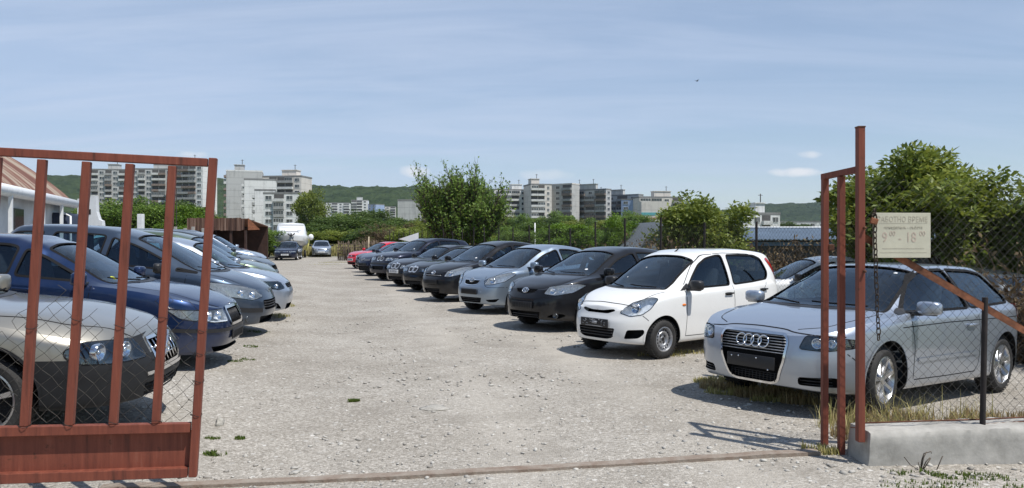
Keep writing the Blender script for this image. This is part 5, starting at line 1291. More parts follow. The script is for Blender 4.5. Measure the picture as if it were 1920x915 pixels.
bramble(3, 'brown dry bush in front of the far trees', at(735, 74), 74, .3, (1.5, 1.2, 1.35))
for k, (px, d) in enumerate(((905, 37), (870, 40))):
    bramble(0, ('reddish dry bramble under the vase-shaped tree', 'dry bramble behind the navy off-roader roof')[k], at(px, d), d, .32*math.pi, (1.6, 1.2, 1.1), 'dry brambles along the lot fence')
# ---------------------------------------------------------------- chain link
M['wire'] = mat('galvanised_wire', (.10, .095, .085), .6, .6, var=.4, scale=8)
M['rust'] = mat('rusty_iron', (.115, .045, .022), .85, var=.55, scale=18, bump=.15, bscale=80)
M['post'] = mat('dark_iron_post', (.022, .017, .016), .8, var=.4, scale=10)
def chain_link(O, ex, ez, L, H, cell, r, cut=None, seed=1, wob=.004):
    """woven wires: each a zigzag running up the fence; O origin, ex along, ez up. cut(u, w) True = wire missing there"""
    g = random.Random(seed); n = ex.cross(ez).normalized(); V = []; F = []
    k = int(L/(cell/2)); m = int(H/(cell/2))
    J = {}
    def pt(i, j):
        if (i, j) not in J:
            J[(i, j)] = O+ex*(i*cell/2+g.uniform(-wob, wob))+ez*(j*cell/2+g.uniform(-wob, wob))
        return J[(i, j)]
    def seg(a, b, off):
        d = (b-a).normalized(); s = d.cross(n)
        i0 = len(V)
        for p in (a, b):
            for q in range(3):
                t = 2*math.pi*q/3; V.append(p+n*(off+r*math.cos(t))+s*(r*math.sin(t)))
        for q in range(3): F.append((i0+q, i0+(q+1) % 3, i0+3+(q+1) % 3, i0+3+q))
    for i in range(k):
        for j in range(m):
            if cut and cut((i+.5)*cell/2, (j+.5)*cell/2): continue
            if (i+j) % 2 == 0: seg(pt(i, j), pt(i+1, j+1), r*.8)
            else: seg(pt(i+1, j), pt(i, j+1), -r*.8)
    return mesh_np('wire_mesh', [tuple(v) for v in V], F, M['wire'])
# the fence along the back of the right-hand row
FO = Vector((7.0, 10.5, 0)); FD = Vector((-.318, .948, 0)).normalized()
fen = thing('chain_link_fence', 'long chain link fence with dark posts behind the right-hand row of cars', 'fence', FO)
pm = bmesh.new(); add_tube(pm, [(0, 0, -.3), (0, 0, 2.12)], .028, 8); pme = mesh_of(pm, 'post', M['post']); pme.set_sharp_from_angle(angle=R(50))
for k in range(-2, 26):
    p = FD*(k*2.0+1.9); z = gz(FO.x+p.x, FO.y+p.y)
    q = link('post', pme, fen, (p.x, p.y, z)); q.rotation_euler = (random.uniform(-.02, .02), random.uniform(-.02, .02), 0); q.scale = (1, 1, random.uniform(.94, 1.06))
link('wire_mesh', chain_link(FD*-3.0+Vector((0, 0, .05)), FD, Vector((0, 0, 1)), 27, 1.95, .10, .0015, None, 4, .006), fen)
for k in [q for q in range(13) if q in (0, 1, 2, 5, 6, 8)]:
    p = FO+FD*(-.6+1.9*k)+Vector((.45, .15, 0)); kind = (0, 1)[k % 2]
    bramble(kind, 'dry brown bramble '+('behind the silver three-door car at the fence corner', 'against the fence beside the dark grey car', 'at the fence above the silver three-door car', 'at the fence in front of the white car', 'at the fence behind the white hatchback tail light', 'along the fence below the long metal roof', 'at the fence below the metal roof end', 'at the fence under the creeper covered tree', 'at the fence beside the grey gabled garage', 'at the fence post above the black hatchback', 'at the fence above the silver blue hatchback', 'at the fence above the tall black hatchback', 'at the fence right of the vase-shaped tree')[k], p.x, p.y, math.atan2(FD.y, FD.x), (1.0, 1, random.uniform(1.2, 1.5) if k != 2 else .7), 'dry brambles along the lot fence')
for k, (px, d, s) in enumerate(((1475, 21, 1.6), (1560, 19.5, 1.55), (1620, 18.5, 1.5))):
    bramble(k % 2, ('dry bramble behind the white car below the long metal roof', 'dry bramble behind the white car next to the narrow gate leaf', 'dry bramble behind the tall red post')[k], at(px, d), d, .1*k, (1.1, 1, s), 'dry brambles beyond the white car')
# ---------------------------------------------------------------- rust red gate on the left
def gate_paint():
    m, nt, b = new_mat('gate_red_oxide'); N = nt.nodes.new; L = nt.links.new; b.inputs['Roughness'].default_value = .62; b.inputs['Specular IOR Level'].default_value = .35
    tc = N('ShaderNodeTexCoord'); mp = N('ShaderNodeMapping'); mp.inputs['Scale'].default_value = (26, 26, 2.2); L(tc.outputs['Object'], mp.inputs[0])
    n = N('ShaderNodeTexNoise'); n.inputs['Scale'].default_value = 1; n.inputs['Detail'].default_value = 7; n.inputs['Roughness'].default_value = .65; L(mp.outputs[0], n.inputs['Vector'])
    r = N('ShaderNodeValToRGB'); e = r.color_ramp.elements; e.new(.5); e.new(.6)
    for k, (p, c) in enumerate(((.28, (.075, .026, .016)), (.42, (.158, .044, .027)), (.60, (.205, .058, .034)), (.75, (.245, .090, .058)))): e[k].position = p; e[k].color = (*c, 1)
    L(n.outputs['Fac'], r.inputs[0])
    n2 = N('ShaderNodeTexNoise'); n2.inputs['Scale'].default_value = 14; n2.inputs['Detail'].default_value = 8; n2.inputs['Roughness'].default_value = .75; L(tc.outputs['Object'], n2.inputs['Vector'])
    mr = N('ShaderNodeMapRange'); mr.inputs[1].default_value = .60; mr.inputs[2].default_value = .68; mr.inputs[4].default_value = .8; L(n2.outputs['Fac'], mr.inputs[0])
    mx = N('ShaderNodeMixRGB'); mx.inputs[2].default_value = (.075, .030, .017, 1); L(mr.outputs[0], mx.inputs[0]); L(r.outputs[0], mx.inputs[1]); L(mx.outputs[0], b.inputs['Base Color'])
    bp = N('ShaderNodeBump'); bp.inputs['Strength'].default_value = .25; bp.inputs['Distance'].default_value = .004; L(n2.outputs['Fac'], bp.inputs['Height']); L(bp.outputs[0], b.inputs['Normal']); return m
M['gate'] = gate_paint()
gate = thing('gate_leaf', 'rust red steel gate leaf with upright bars standing open on the left', 'gate', (-2.05, 5.0, .145))
EX = Vector((-1.165, -.27, .0)).normalized(); EX = (EX+Vector((0, 0, .033))).normalized()   # leftwards along the leaf
NO = Vector((EX.y, -EX.x, 0)).normalized();
if NO.y > 0: NO = -NO                                                                        # towards the road
EZ = (Vector((0, 0, 1))-EX*.060).normalized()
GM = Matrix(((EX.x, NO.x, EZ.x, 0), (EX.y, NO.y, EZ.y, 0), (EX.z, NO.z, EZ.z, 0), (0, 0, 0, 1)))
def gbox(name, u0, u1, w0, w1, t0, t1, par, m=None, bev=.004, label=None):
    bm = bmesh.new(); add_box(bm, ((u0+u1)/2, (t0+t1)/2, (w0+w1)/2), (u1-u0, t1-t0, w1-w0), bev=bev); bmesh.ops.transform(bm, matrix=GM, verts=bm.verts)
    bmesh.ops.recalc_face_normals(bm, faces=bm.faces)
    return bmo(name, bm, m or M['gate'], par, smooth=False)
GW = 2.62
gbox('stile', 0, .050, 0, 2.075, -.028, .028, gate)
gbox('top_rail', .058, GW, 2.018, 2.070, -.027, .027, gate); gbox('middle_rail', .058, GW, .290, .350, -.027, .027, gate); gbox('bottom_rail', .058, GW, .0, .062, -.029, .029, gate)
gbox('kick_panel', .046, GW, .056, .296, -.030, -.026, gate, bev=0)
for k in range(9): gbox('bar', .245+.252*k, .245+.252*k+.048, .352, 2.010, -.0265, .0265, gate)
O = GM @ Vector((0.03, -.036, .352))
link('wire_mesh', chain_link(O, EX, EZ, GW-.04, .98, .098, .0016, lambda u, w: (w > .70+.10*math.sin(u*9)+.06*math.sin(u*31)) or (u < .20 and w > .3 and (math.sin(u*60)+math.sin(w*25)) > .5), 9, .009), gate)
for (u, w) in ((.03, .40), (.03, .62), (.03, .95), (.03, .80)):
    bm = bmesh.new()
    add_tube(bm, [GM @ Vector((u+.036*math.cos(a), .036*math.sin(a), w+.008*math.sin(a*2))) for a in [2*math.pi*i/12 for i in range(12)]], .0022, 4, True)
    bmo('wire_tie', bm, M['post'], gate)
for k in range(5):
    u = .245+.252*k+.024
    for w in (.36, 1.02-.05*(k % 2)):
        bm = bmesh.new(); add_tube(bm, [GM @ Vector((u+.034*math.cos(a), .040*math.sin(a), w+.014*math.sin(a+k))) for a in [2*math.pi*i/12 for i in range(12)]], .0022, 4, True)
        bmo('wire_tie', bm, M['post'], gate)
# ---------------------------------------------------------------- right-hand post, narrow leaf, wall, fence, brace, sign, chain
post = thing('gate_post', 'tall rust red square post standing in the concrete wall end', 'post', (2.575, 5.68, .20))
bm = bmesh.new(); add_box(bm, (0, 0, 1.15), (.050, .060, 2.32), bev=.004); bmo('tube', bm, M['gate'], post, smooth=False)
bm = bmesh.new(); add_box(bm, (0, 0, 2.315), (.056, .066, .012), bev=.003); bmo('cap', bm, M['rust'], post, smooth=False)
for z in (1.57, 1.25):
    bm = bmesh.new(); add_tube(bm, [(.015, -.03, z), (.015, -.052, z)], .010, 8); bmo('bolt', bm, M['rust'], post)
leaf = thing('narrow_gate_leaf', 'narrow rust red gate leaf of two uprights and a top rail beside the tall post', 'gate', (2.50, 6.14, 0))
bm = bmesh.new(); add_box(bm, (0, 0, 1.085), (.047, .05, 2.17), Matrix.Rotation(.002, 3, 'Y'), bev=.004); bmo('upright', bm, M['gate'], leaf, smooth=False)
bm = bmesh.new(); add_box(bm, (.040, -.215, 1.085), (.046, .05, 2.17), bev=.004); bmo('upright', bm, M['gate'], leaf, smooth=False)
bm = bmesh.new(); add_tube(bm, [(-.002, .024, 2.185), (.073, -.425, 2.205)], .031, 4); bmo('top_rail', bm, M['gate'], leaf, smooth=False)
bm = bmesh.new(); add_box(bm, (.043, -.018, 1.62), (.045, .03, .05), bev=.006); bmo('latch', bm, M['rust'], leaf, smooth=False)
# concrete wall
M['concrete'] = mat('weathered_concrete', (.47, .452, .415), .9, var=.22, scale=5, bump=.10, bscale=45, col2=(.27, .26, .235), detail=9)
def conc_wall():
    bm = bmesh.new(); A = Vector((2.60, 5.62, 0)); d = Vector((1, .09, 0)).normalized(); nn = Vector((-d.y, d.x, 0)); nu, nt_, nh = 150, 8, 10
    G = {}
    def p(i, j, k):
        key = (i, j, k)
        if key not in G:
            u = 5.2*i/nu; t = .30*j/nt_; w = -.25+.495*k/nh+.012*math.sin(u*1.3)
            q = A+d*u+nn*t+Vector((0, 0, w+gz(3, 5.7)))
            if i == 0: q += d*(.03*(k/nh)**2)
            e = .006*noise.noise(q*3.1)+.006*noise.noise(q*9)+.006*noise.noise(q*26)
            if k == nh: q.z += e*1.4-(.016*max(0, noise.noise(q*7+Vector((5, 0, 0)))) if j in (0, nt_) else 0)
            if j == 0: q -= nn*e
            if k == nh and j == 0: q += nn*.012; q.z -= .008+.02*max(0, noise.noise(q*5))
            if i == 0: q -= d*e*1.5
            G[key] = bm.verts.new(q)
        return G[key]
    for i in range(nu):
        for j in range(nt_): bm.faces.new((p(i, j, nh), p(i+1, j, nh), p(i+1, j+1, nh), p(i, j+1, nh)))
        for k in range(nh):
            bm.faces.new((p(i, 0, k), p(i+1, 0, k), p(i+1, 0, k+1), p(i, 0, k+1))); bm.faces.new((p(i, nt_, k), p(i, nt_, k+1), p(i+1, nt_, k+1), p(i+1, nt_, k)))
    for i in (0, nu):
        for j in range(nt_):
            for k in range(nh): bm.faces.new((p(i, j, k), p(i, j, k+1), p(i, j+1, k+1), p(i, j+1, k)))
    bmesh.ops.recalc_face_normals(bm, faces=bm.faces)
    o = bmo('concrete_wall', bm, M['concrete'], sharp=45); tag(o, 'low weathered concrete wall under the chain link fence on the right', 'wall')
conc_wall()
fr_ = thing('chain_link_fence', 'near chain link fence standing on the low concrete wall', 'fence', (2.60, 5.79, .255))
fx = Vector((1, .09, 0)).normalized()
link('wire_mesh', chain_link(Vector((.02, 0, .055)), fx, Vector((0, 0, 1)), 4.6, 1.86, .078, .0014, None, 3, .005), fr_)
bm = bmesh.new(); add_tube(bm, [(0.0, -.005, .045), (.5, .04, .05), (1.0, .085, .052), (1.6, .14, .07), (2.4, .215, .06), (4.6, .41, .06)], .007, 6); bmo('tension_rod', bm, M['rust'], fr_)
bm = bmesh.new(); add_tube(bm, [(-.06, -.03, .02), (.3, -.0, .0), (.8, .05, .015), (1.35, .10, .035), (2.2, .17, .03)], .004, 5); bmo('loose_wire', bm, M['rust'], fr_)
bm = bmesh.new(); add_tube(bm, [(.965, .03, -.02), (.985, .03, .99)], .021, 8); bmo('post', bm, M['post'], fr_, sharp=50)
bm = bmesh.new(); add_tube(bm, [(3.2, .24, -.02), (3.2, .24, 1.9)], .024, 8); bmo('post', bm, M['post'], fr_, sharp=50)
M['brace'] = mat('rusty_brace', (.20, .075, .035), .85, var=.5, scale=11, bump=.2, bscale=60)
bm = bmesh.new()
a, b_ = Vector((2.60, 5.74, 1.72)), Vector((5.2, 5.92, .255)); dd = (b_-a).normalized(); up = Vector((0, -1, 0)).cross(dd).normalized()
if up.z < 0: up = -up
bm = bmesh.new()
for (o1, o2, t) in ((up*-.026, up*.026, Vector((0, .005, 0))), (up*.026, up*.026+Vector((0, .06, 0)), -up*.005)):
    vs = [bm.verts.new(q) for q in (a+o1, b_+o1, b_+o2, a+o2, a+o1+t, b_+o1+t, b_+o2+t, a+o2+t)]
    for f in ((0, 1, 2, 3), (7, 6, 5, 4), (0, 4, 5, 1), (1, 5, 6, 2), (2, 6, 7, 3), (3, 7, 4, 0)): bm.faces.new([vs[i] for i in f])
bmesh.ops.recalc_face_normals(bm, faces=bm.faces)
tag(bmo('diagonal_brace', bm, M['brace'], smooth=False), 'rusty angle iron running down to the right from behind the sign', 'brace')
# sign
M['sign'] = mat('sign_cream', (.52, .50, .39), .6, var=.10, scale=5, bump=.03)
M['sign_red'] = mat('faded_red_letters', (.475, .39, .315), .7, var=.2, scale=60)
M['sign_title'] = mat('faded_title_letters', (.465, .425, .33), .7, var=.15, scale=40)
M['sign_pale'] = mat('faded_pale_letters', (.44, .41, .32), .7, var=.2, scale=60)
sg = thing('opening_hours_sign', 'cream sign board with faded red opening hours hung on the fence', 'sign', (2.905, 5.725, 1.715), math.atan2(.09, 1))
bm = bmesh.new(); add_box(bm, (0, 0, 0), (.452, .006, .335), bev=.002); bmo('board', bm, M['sign'], sg, smooth=False)
def sign_text(t, x, z, size, m, sx=1, name='lettering'):
    b2 = text_bm(t, size, .0006, 1.05); bmesh.ops.transform(b2, matrix=Matrix.Translation((x, -.0042, z)) @ Matrix.Rotation(R(90), 4, 'X') @ Matrix.Diagonal((sx, 1, 1, 1)), verts=b2.verts)
    bmo(name, b2, m, sg, smooth=False)
sign_text('РАБОТНО ВРЕМЕ', .005, .118, .058, M['sign_title'], .78)
sign_text('понеделник - събота', .01, .058, .032, M['sign_pale'], .9)
sign_text('9', -.135, -.018, .105, M['sign_red'], .85); sign_text('00', -.075, .012, .052, M['sign_red'], .9)
sign_text('-', -.015, -.02, .10, M['sign_red'], .8); sign_text('18', .07, -.018, .105, M['sign_red'], .8); sign_text('00', .16, .012, .052, M['sign_red'], .9)
bm = bmesh.new(); add_box(bm, (.01, -.0036, .090), (.38, .001, .003)); bmo('rule', bm, M['sign_pale'], sg, smooth=False)
bm = bmesh.new(); add_box(bm, (.01, -.0036, -.098), (.33, .001, .006)); add_box(bm, (.01, -.0036, -.128), (.37, .001, .004)); bmo('rule', bm, M['sign_pale'], sg, smooth=False)
# chain with a padlock
M['chain'] = mat('rusty_chain', (.055, .04, .03), .6, .5, var=.4, scale=20)
cx, cy, ct = 2.688, 5.69, 1.885
chn = thing('hanging_chain', 'rusty steel chain hanging in front of the sign', 'chain', (cx, cy, ct))
def linkbm(L=.052, w=.028, r=.0042):
    bm = bmesh.new(); P = []
    for i in range(20):
        a_ = 2*math.pi*i/20; P.append((w*.5*math.cos(a_)*.9, 0, (L*.5-w*.5)*(1 if math.sin(a_) > 0 else -1)+w*.5*math.sin(a_)))
    add_tube(bm, P, r, 6, True); return bm
lm_ = mesh_of(linkbm(), 'chain_link', M['chain'])
for k in range(23):
    q = link('chain_link', lm_, chn, (.028*(k/22)**1.5+.002*math.sin(k), .0, -.042*k)); q.rotation_euler = (0, random.uniform(-.1, .1), R(90)*(k % 2)+random.uniform(-.25, .25)+.5)
pl_ = thing('padlock', 'rusty padlock holding the top of the chain on the sign', 'padlock', (cx-.012, cy-.012, ct-.035))
bm = bmesh.new(); add_box(bm, (0, 0, -.03), (.055, .024, .045), Matrix.Rotation(.3, 3, 'Y'), bev=.006); bmo('lock_body', bm, M['brace'], pl_, smooth=False)
bm = bmesh.new(); add_tube(bm, [(-.016, 0, -.01), (-.016, 0, .016), (-.008, 0, .03), (.008, 0, .03), (.018, 0, .016), (.018, 0, -.012)], .0045, 6); bmo('shackle', bm, M['chain'], pl_)
# threshold beam in the gateway
M['beam'] = mat('worn_beam', (.30, .26, .215), .85, var=.3, scale=9, bump=.3, bscale=50, col2=(.19, .135, .10))
bm = bmesh.new(); n_ = 60; a, b_ = Vector((-2.75, 5.14, 0)), Vector((2.36, 5.93, 0)); dd = (b_-a).normalized(); nn = Vector((-dd.y, dd.x, 0)); rows = []
for i in range(n_+1):
    p = a.lerp(b_, i/n_); z = gz(p.x, p.y)+.022+.006*noise.noise(Vector((i*.3, 0, 0))); w = .045+.004*noise.noise(Vector((i*.5, 7, 0)))
    rows.append([bm.verts.new(q) for q in (p-nn*w+Vector((0, 0, z-.07)), p-nn*w+Vector((0, 0, z)), p+nn*w+Vector((0, 0, z+.002)), p+nn*w+Vector((0, 0, z-.07)))])
for A_, B_ in zip(rows, rows[1:]):
    for i in range(3): bm.faces.new((A_[i], A_[i+1], B_[i+1], B_[i]))
bm.faces.new(rows[0]); bm.faces.new(rows[-1][::-1]); bmesh.ops.recalc_face_normals(bm, faces=bm.faces)
tag(bmo('threshold_beam', bm, M['beam'], smooth=False), 'worn grey beam set in the gravel across the gateway', 'beam')
# ---------------------------------------------------------------- blocks of flats
def conc(name, c, line=True, var=.18):
    m, nt, b = new_mat(name); N = nt.nodes.new; L = nt.links.new
    b.inputs['Roughness'].default_value = .9; b.inputs['Specular IOR Level'].default_value = .2
    tc = N('ShaderNodeTexCoord'); n = N('ShaderNodeTexNoise'); n.inputs['Scale'].default_value = .22; n.inputs['Detail'].default_value = 8; n.inputs['Roughness'].default_value = .7; L(tc.outputs['Object'], n.inputs['Vector'])
    mp = N('ShaderNodeMapping'); mp.inputs['Scale'].default_value = (1.2, 1.2, .08); L(tc.outputs['Object'], mp.inputs[0])
    n2 = N('ShaderNodeTexNoise'); n2.inputs['Scale'].default_value = .9; n2.inputs['Detail'].default_value = 6; L(mp.outputs[0], n2.inputs['Vector'])
    ad = N('ShaderNodeMath'); ad.operation = 'ADD'; L(n.outputs['Fac'], ad.inputs[0]); L(n2.outputs['Fac'], ad.inputs[1])
    r = N('ShaderNodeValToRGB'); r.color_ramp.elements[0].position = .75; r.color_ramp.elements[1].position = 1.2 if False else 1.0
    r.color_ramp.elements[0].color = (*[x*(1-var*1.6) for x in c], 1); r.color_ramp.elements[1].color = (*c, 1); L(ad.outputs[0], r.inputs[0])
    out = r
    if line:
        sp = N('ShaderNodeSeparateXYZ'); L(tc.outputs['Object'], sp.inputs[0])
        md = N('ShaderNodeMath'); md.operation = 'MODULO'; md.inputs[1].default_value = 2.8; L(sp.outputs['Z'], md.inputs[0])
        lt = N('ShaderNodeMath'); lt.operation = 'LESS_THAN'; lt.inputs[1].default_value = .10; L(md.outputs[0], lt.inputs[0])
        mx = N('ShaderNodeMixRGB'); mx.inputs[2].default_value = (*[x*.55 for x in c], 1); L(lt.outputs[0], mx.inputs[0]); L(r.outputs[0], mx.inputs[1]); out = mx
    L(out.outputs[0], b.inputs['Base Color']); return m
FW = {'white': conc('panel_white', (.74, .74, .72)), 'grey': conc('panel_grey', (.50, .50, .485)), 'dark': conc('panel_dark_grey', (.25, .25, .245)), 'cream': conc('panel_cream', (.66, .62, .57)), 'blue': conc('panel_blue', (.33, .42, .60)), 'roof': mat('roof_felt', (.10, .10, .10), .9, var=.3, scale=1)}
M['pane'] = mat('window_pane', (.035, .045, .055), .08, spec=.8, var=.5, scale=.4)
M['wframe'] = mat('window_frame_white', (.68, .68, .67), .6)
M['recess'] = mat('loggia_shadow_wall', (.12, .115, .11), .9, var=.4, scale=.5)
M['parapet_w'] = mat('balcony_front_white', (.62, .62, .60), .8, var=.25, scale=.6)
M['parapet_g'] = mat('balcony_front_grey', (.36, .36, .35), .85, var=.3, scale=.6)
M['parapet_b'] = mat('balcony_front_brown', (.24, .19, .16), .85, var=.3, scale=.6)
BW = {}
def bwin(w, h):
    if (w, h) in BW: return BW[(w, h)]
    f = bmesh.new(); t = .09
    for (c, s) in (((0, -.03, h/2), (w, .12, t)), ((0, -.03, -h/2), (w, .12, t)), ((-w/2, -.03, 0), (t, .12, h+t)), ((w/2, -.03, 0), (t, .12, h+t)), ((0, -.03, 0), (t*.8, .09, h)), ((w*.25, -.03, 0), (t*.6, .08, h))): add_box(f, c, s)
    p = bmesh.new(); add_box(p, (0, .02, 0), (w-.02, .05, h-.02))
    BW[(w, h)] = (mesh_of(f, 'window', M['wframe'], False), mesh_of(p, 'pane', M['pane'], False)); return BW[(w, h)]
BB = {}
def bbal(w, m, glazed):
    k = (w, m, glazed)
    if k in BB: return BB[k]
    b = bmesh.new(); add_box(b, (0, -1.0, -.85), (w, .10, 1.05)); add_box(b, (-w/2+.05, -.5, -.85), (.10, .9, 1.05)); add_box(b, (w/2-.05, -.5, -.85), (.10, .9, 1.05)); add_box(b, (0, -.5, -1.36), (w-.02, 1.02, .14))
    if glazed:
        for q in range(5): add_box(b, (-w/2+.06+(w-.12)*q/4, -1.0, .30), (.10, .08, 1.25))
        add_box(b, (0, -1.0, .96), (w, .12, .10))
    r = bmesh.new(); add_box(r, (0, .0, .25), (w-.15, .06, 2.0))  # flat dark slab on the facade; the loggia's shade is put into its colour
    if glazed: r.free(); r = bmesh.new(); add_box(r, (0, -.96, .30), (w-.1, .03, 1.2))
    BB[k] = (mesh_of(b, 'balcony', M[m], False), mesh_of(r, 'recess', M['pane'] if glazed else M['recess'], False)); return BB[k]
def flats(label, px, d, yaw, w, dp, floors, wall, pattern, py_top, seed=0, roofbox=True, sidepat=None, parapets=('parapet_w', 'parapet_g'), group=None, fh=2.8, capm=None):
    """a panel block: its front face is centred at pixel column px, distance d; yaw 0 looks at the camera; z base from the top line"""
    X = at(px, d); ztop = zat(py_top, d); zb = ztop-floors*fh
    o = thing('block_of_flats', label, 'flats', (X, d, zb), yaw, group)
    g = random.Random(seed)
    bm = bmesh.new(); add_box(bm, (0, dp/2, floors*fh/2-12), (w, dp, floors*fh+24)); bmo('wall', bm, wall, o, smooth=False)
    bm = bmesh.new()
    for (c, s) in (((0, .15, floors*fh+.35), (w+.3, .4, .7)), ((0, dp-.15, floors*fh+.35), (w+.3, .4, .7)), ((-w/2+.05, dp/2, floors*fh+.35), (.3, dp-.7, .7)), ((w/2-.05, dp/2, floors*fh+.35), (.3, dp-.7, .7))): add_box(bm, c, s)
    bmo('parapet', bm, capm or FW['dark'], o, smooth=False)
    if roofbox:
        bm = bmesh.new(); bw = w*g.uniform(.22, .4); bx = g.uniform(-.2, .2)*w
        add_box(bm, (bx, dp*.45, floors*fh+1.7), (bw, dp*.4, 3.2)); add_box(bm, (bx, dp*.45, floors*fh+3.4), (bw+.6, dp*.4+.6, .25)); ro = bmo('roof_house', bm, wall, o, smooth=False)
        bm = bmesh.new(); add_tube(bm, [(bx+bw*.3, dp*.4, floors*fh+3.3), (bx+bw*.3, dp*.4, floors*fh+6.0)], .14, 5); add_tube(bm, [(bx+bw*.3-.7, dp*.4, floors*fh+5.6), (bx+bw*.3+.7, dp*.4, floors*fh+5.6)], .08, 4); bmo('aerial', bm, M['post'], ro)
    faces = [(pattern, w, lambda u, z: (u, -.03, z), 0)]
    if sidepat: faces.append((sidepat[1], dp, (lambda u, z: (-w/2-.03, dp/2-u, z)) if sidepat[0] < 0 else (lambda u, z: (w/2+.03, dp/2+u, z)), -math.pi/2 if sidepat[0] < 0 else math.pi/2))
    nw = nb = 0
    for pat, L_, fn, ry in faces:
        n = len(pat); bw = L_/n
        for f in range(max(0, floors-9), floors):
            for k, ch_ in enumerate(pat):
                u = -L_/2+bw*(k+.5); z = f*fh+1.5
                if ch_ == '.': continue
                if ch_ in 'wW' or (ch_ == 'm' and g.random() < .4):
                    if nw >= 98: continue
                    fm, pm_ = bwin(round(min(bw*.62, 2.2 if ch_ != 'W' else 1.2), 1), 1.4); q = link('window', fm, o, fn(u, z)); q.rotation_euler = (0, 0, ry); link('pane', pm_, q); nw += 1
                else:
                    if nb >= 98: continue
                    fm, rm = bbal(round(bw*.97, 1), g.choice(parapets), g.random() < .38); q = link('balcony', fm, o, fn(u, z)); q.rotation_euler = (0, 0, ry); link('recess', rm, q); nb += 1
    return o
GL = 'blocks of flats beyond the left trees'; GC = 'grey stepped blocks of flats right of the vase-shaped tree'; GWH = 'white stepped blocks of flats behind the plank shed'
PW = ('parapet_w', 'parapet_w', 'parapet_g'); PG = ('parapet_g', 'parapet_g', 'parapet_b', 'parapet_w')
flats('grey block of flats at the far left beside the rusty roof', 197, 395, .12, 20, 12, 12, FW['grey'], 'wbwbwm', 319, 1, True, None, PG, GL)
flats('grey block of flats in the middle of the left group with a pale end wall', 285, 390, .10, 20, 12, 12, FW['grey'], 'wbwbbw', 318, 2, True, None, PG, GL)
flats('grey block of flats with white end wall and long dark balconies', 348, 380, -.22, 19, 12, 13, FW['white'], 'wbbbw', 311, 3, True, None, ('parapet_g', 'parapet_b', 'parapet_g'), GL)
flats('tallest white and grey tower of the stepped group behind the plank shed', 458, 340, .28, 15, 16, 14, FW['grey'], '....', 322, 4, True, (-1, 'bwb'), PG, GWH, capm=FW['white'])
flats('middle white stepped block with a plain windowless end wall', 488, 315, .28, 12.5, 14, 10, FW['white'], '....', 338, 5, False, (-1, 'bwb'), PW, GWH)
flats('brownish long block with dark loggias behind the white stepped flats', 527, 345, -.14, 19, 12, 12, FW['cream'], 'wbbbw', 332, 6, True, (-1, '..'), ('parapet_g', 'parapet_g', 'parapet_w'), GWH)
flats('lower white stepped block left of the nearest white block', 497, 292, .28, 7.5, 12, 7, FW['white'], '..', 358, 7, False, (-1, 'bb'), PW, GWH)
flats('nearest and lowest white block of flats directly above the boat', 533, 275, .05, 14.8, 12, 7, FW['white'], 'wbwW', 364, 8, False, (-1, 'ww'), PW, GWH)
GD = 'distant white flats below the wooded hill'
flats('distant long white block of flats at the left below the hill', 622, 800, .1, 36, 14, 8, FW['white'], 'wbwbwb', 381, 9, False, None, PW, GD)
flats('distant white block of flats with horizontal white balconies', 674, 760, .1, 16, 14, 8, FW['white'], 'bbw', 376, 10, True, None, PW, GD)
flats('distant dark blue block of flats beside the white balconied one', 690, 765, -.5, 19, 14, 6, FW['blue'], 'wmww', 384, 11, False, None, PG, GD)
flats('distant low cream block of flats right of the dark blue one', 722, 900, .1, 24, 14, 5, FW['cream'], 'wbwb', 388, 12, False, None, PW, GD)
flats('grey windowless end wall block just left of the vase-shaped tree', 768, 330, .02, 10.2, 14, 9, FW['grey'], '...', 377, 13, False, (1, 'bbb'), PG, None)
flats('pale block of flats half hidden by the vase-shaped tree', 812, 380, -.1, 16, 12, 10, FW['cream'], 'wbwb', 378, 30, False, None, PW, None)
S1 = .62; S2 = -.72
flats('sunlit block of flats with white loggias at the left end of the grey group', 966, 400, .30, 23, 12, 13, FW['white'], 'wbbwb', 357, 14, True, None, ('parapet_w', 'parapet_w', 'parapet_g'), GC)
flats('bright block with stacked white balcony bands in the grey group', 1015, 388, .25, 11, 14, 14, FW['cream'], 'bbW', 347, 15, True, None, ('parapet_w',), GC)
flats('shaded grey block right of the stacked white balcony bands', 1046, 392, -.66, 17, 7, 14, FW['grey'], 'Wwb', 347, 16, False, None, PG, GC, capm=FW['cream'])
flats('shaded bluish grey block in the middle of the grey group', 1088, 396, -.68, 31, 5, 13, FW['grey'], 'wwbmb', 358, 17, True, (1, 'w'), PG, GC)
flats('shaded bluish grey block at the right of the grey group', 1147, 405, -.68, 32, 5, 12, FW['grey'], 'wbmbw', 368, 18, True, (1, 'w'), PG, GC)
flats('grey block rising behind the gap in the middle of the grey group', 1072, 430, -.2, 16, 10, 14, FW['cream'], 'bwbw', 356, 40, True, None, PW, GC)
flats('pale block behind the two shaded bluish grey blocks', 1128, 440, -.15, 20, 10, 13, FW['grey'], 'wbwbw', 369, 41, True, None, PW, GC)
flats('pale block behind the pale blue rendered block', 1208, 430, .1, 20, 10, 12, FW['cream'], 'wbwb', 378, 42, False, None, PW, GC)
flats('pale blue rendered block beside the grey group', 1191, 380, -.35, 14, 12, 10, FW['blue'], 'wWW', 375, 19, False, None, PG, None)
flats('cream block of flats with open loggias left of the creeper covered tree', 1240, 372, .15, 22, 12, 10, FW['cream'], 'bbwb', 371, 20, True, None, PW, None)
o = thing('striped_building', 'low building with cream and turquoise stripes below the cream flats', 'building', (at(1228, 240), 240, -1))
bm = bmesh.new(); add_box(bm, (0, 4, 8), (8.5, 8, zat(390, 240)+1+0)); bmo('wall', bm, FW['cream'], o, smooth=False)
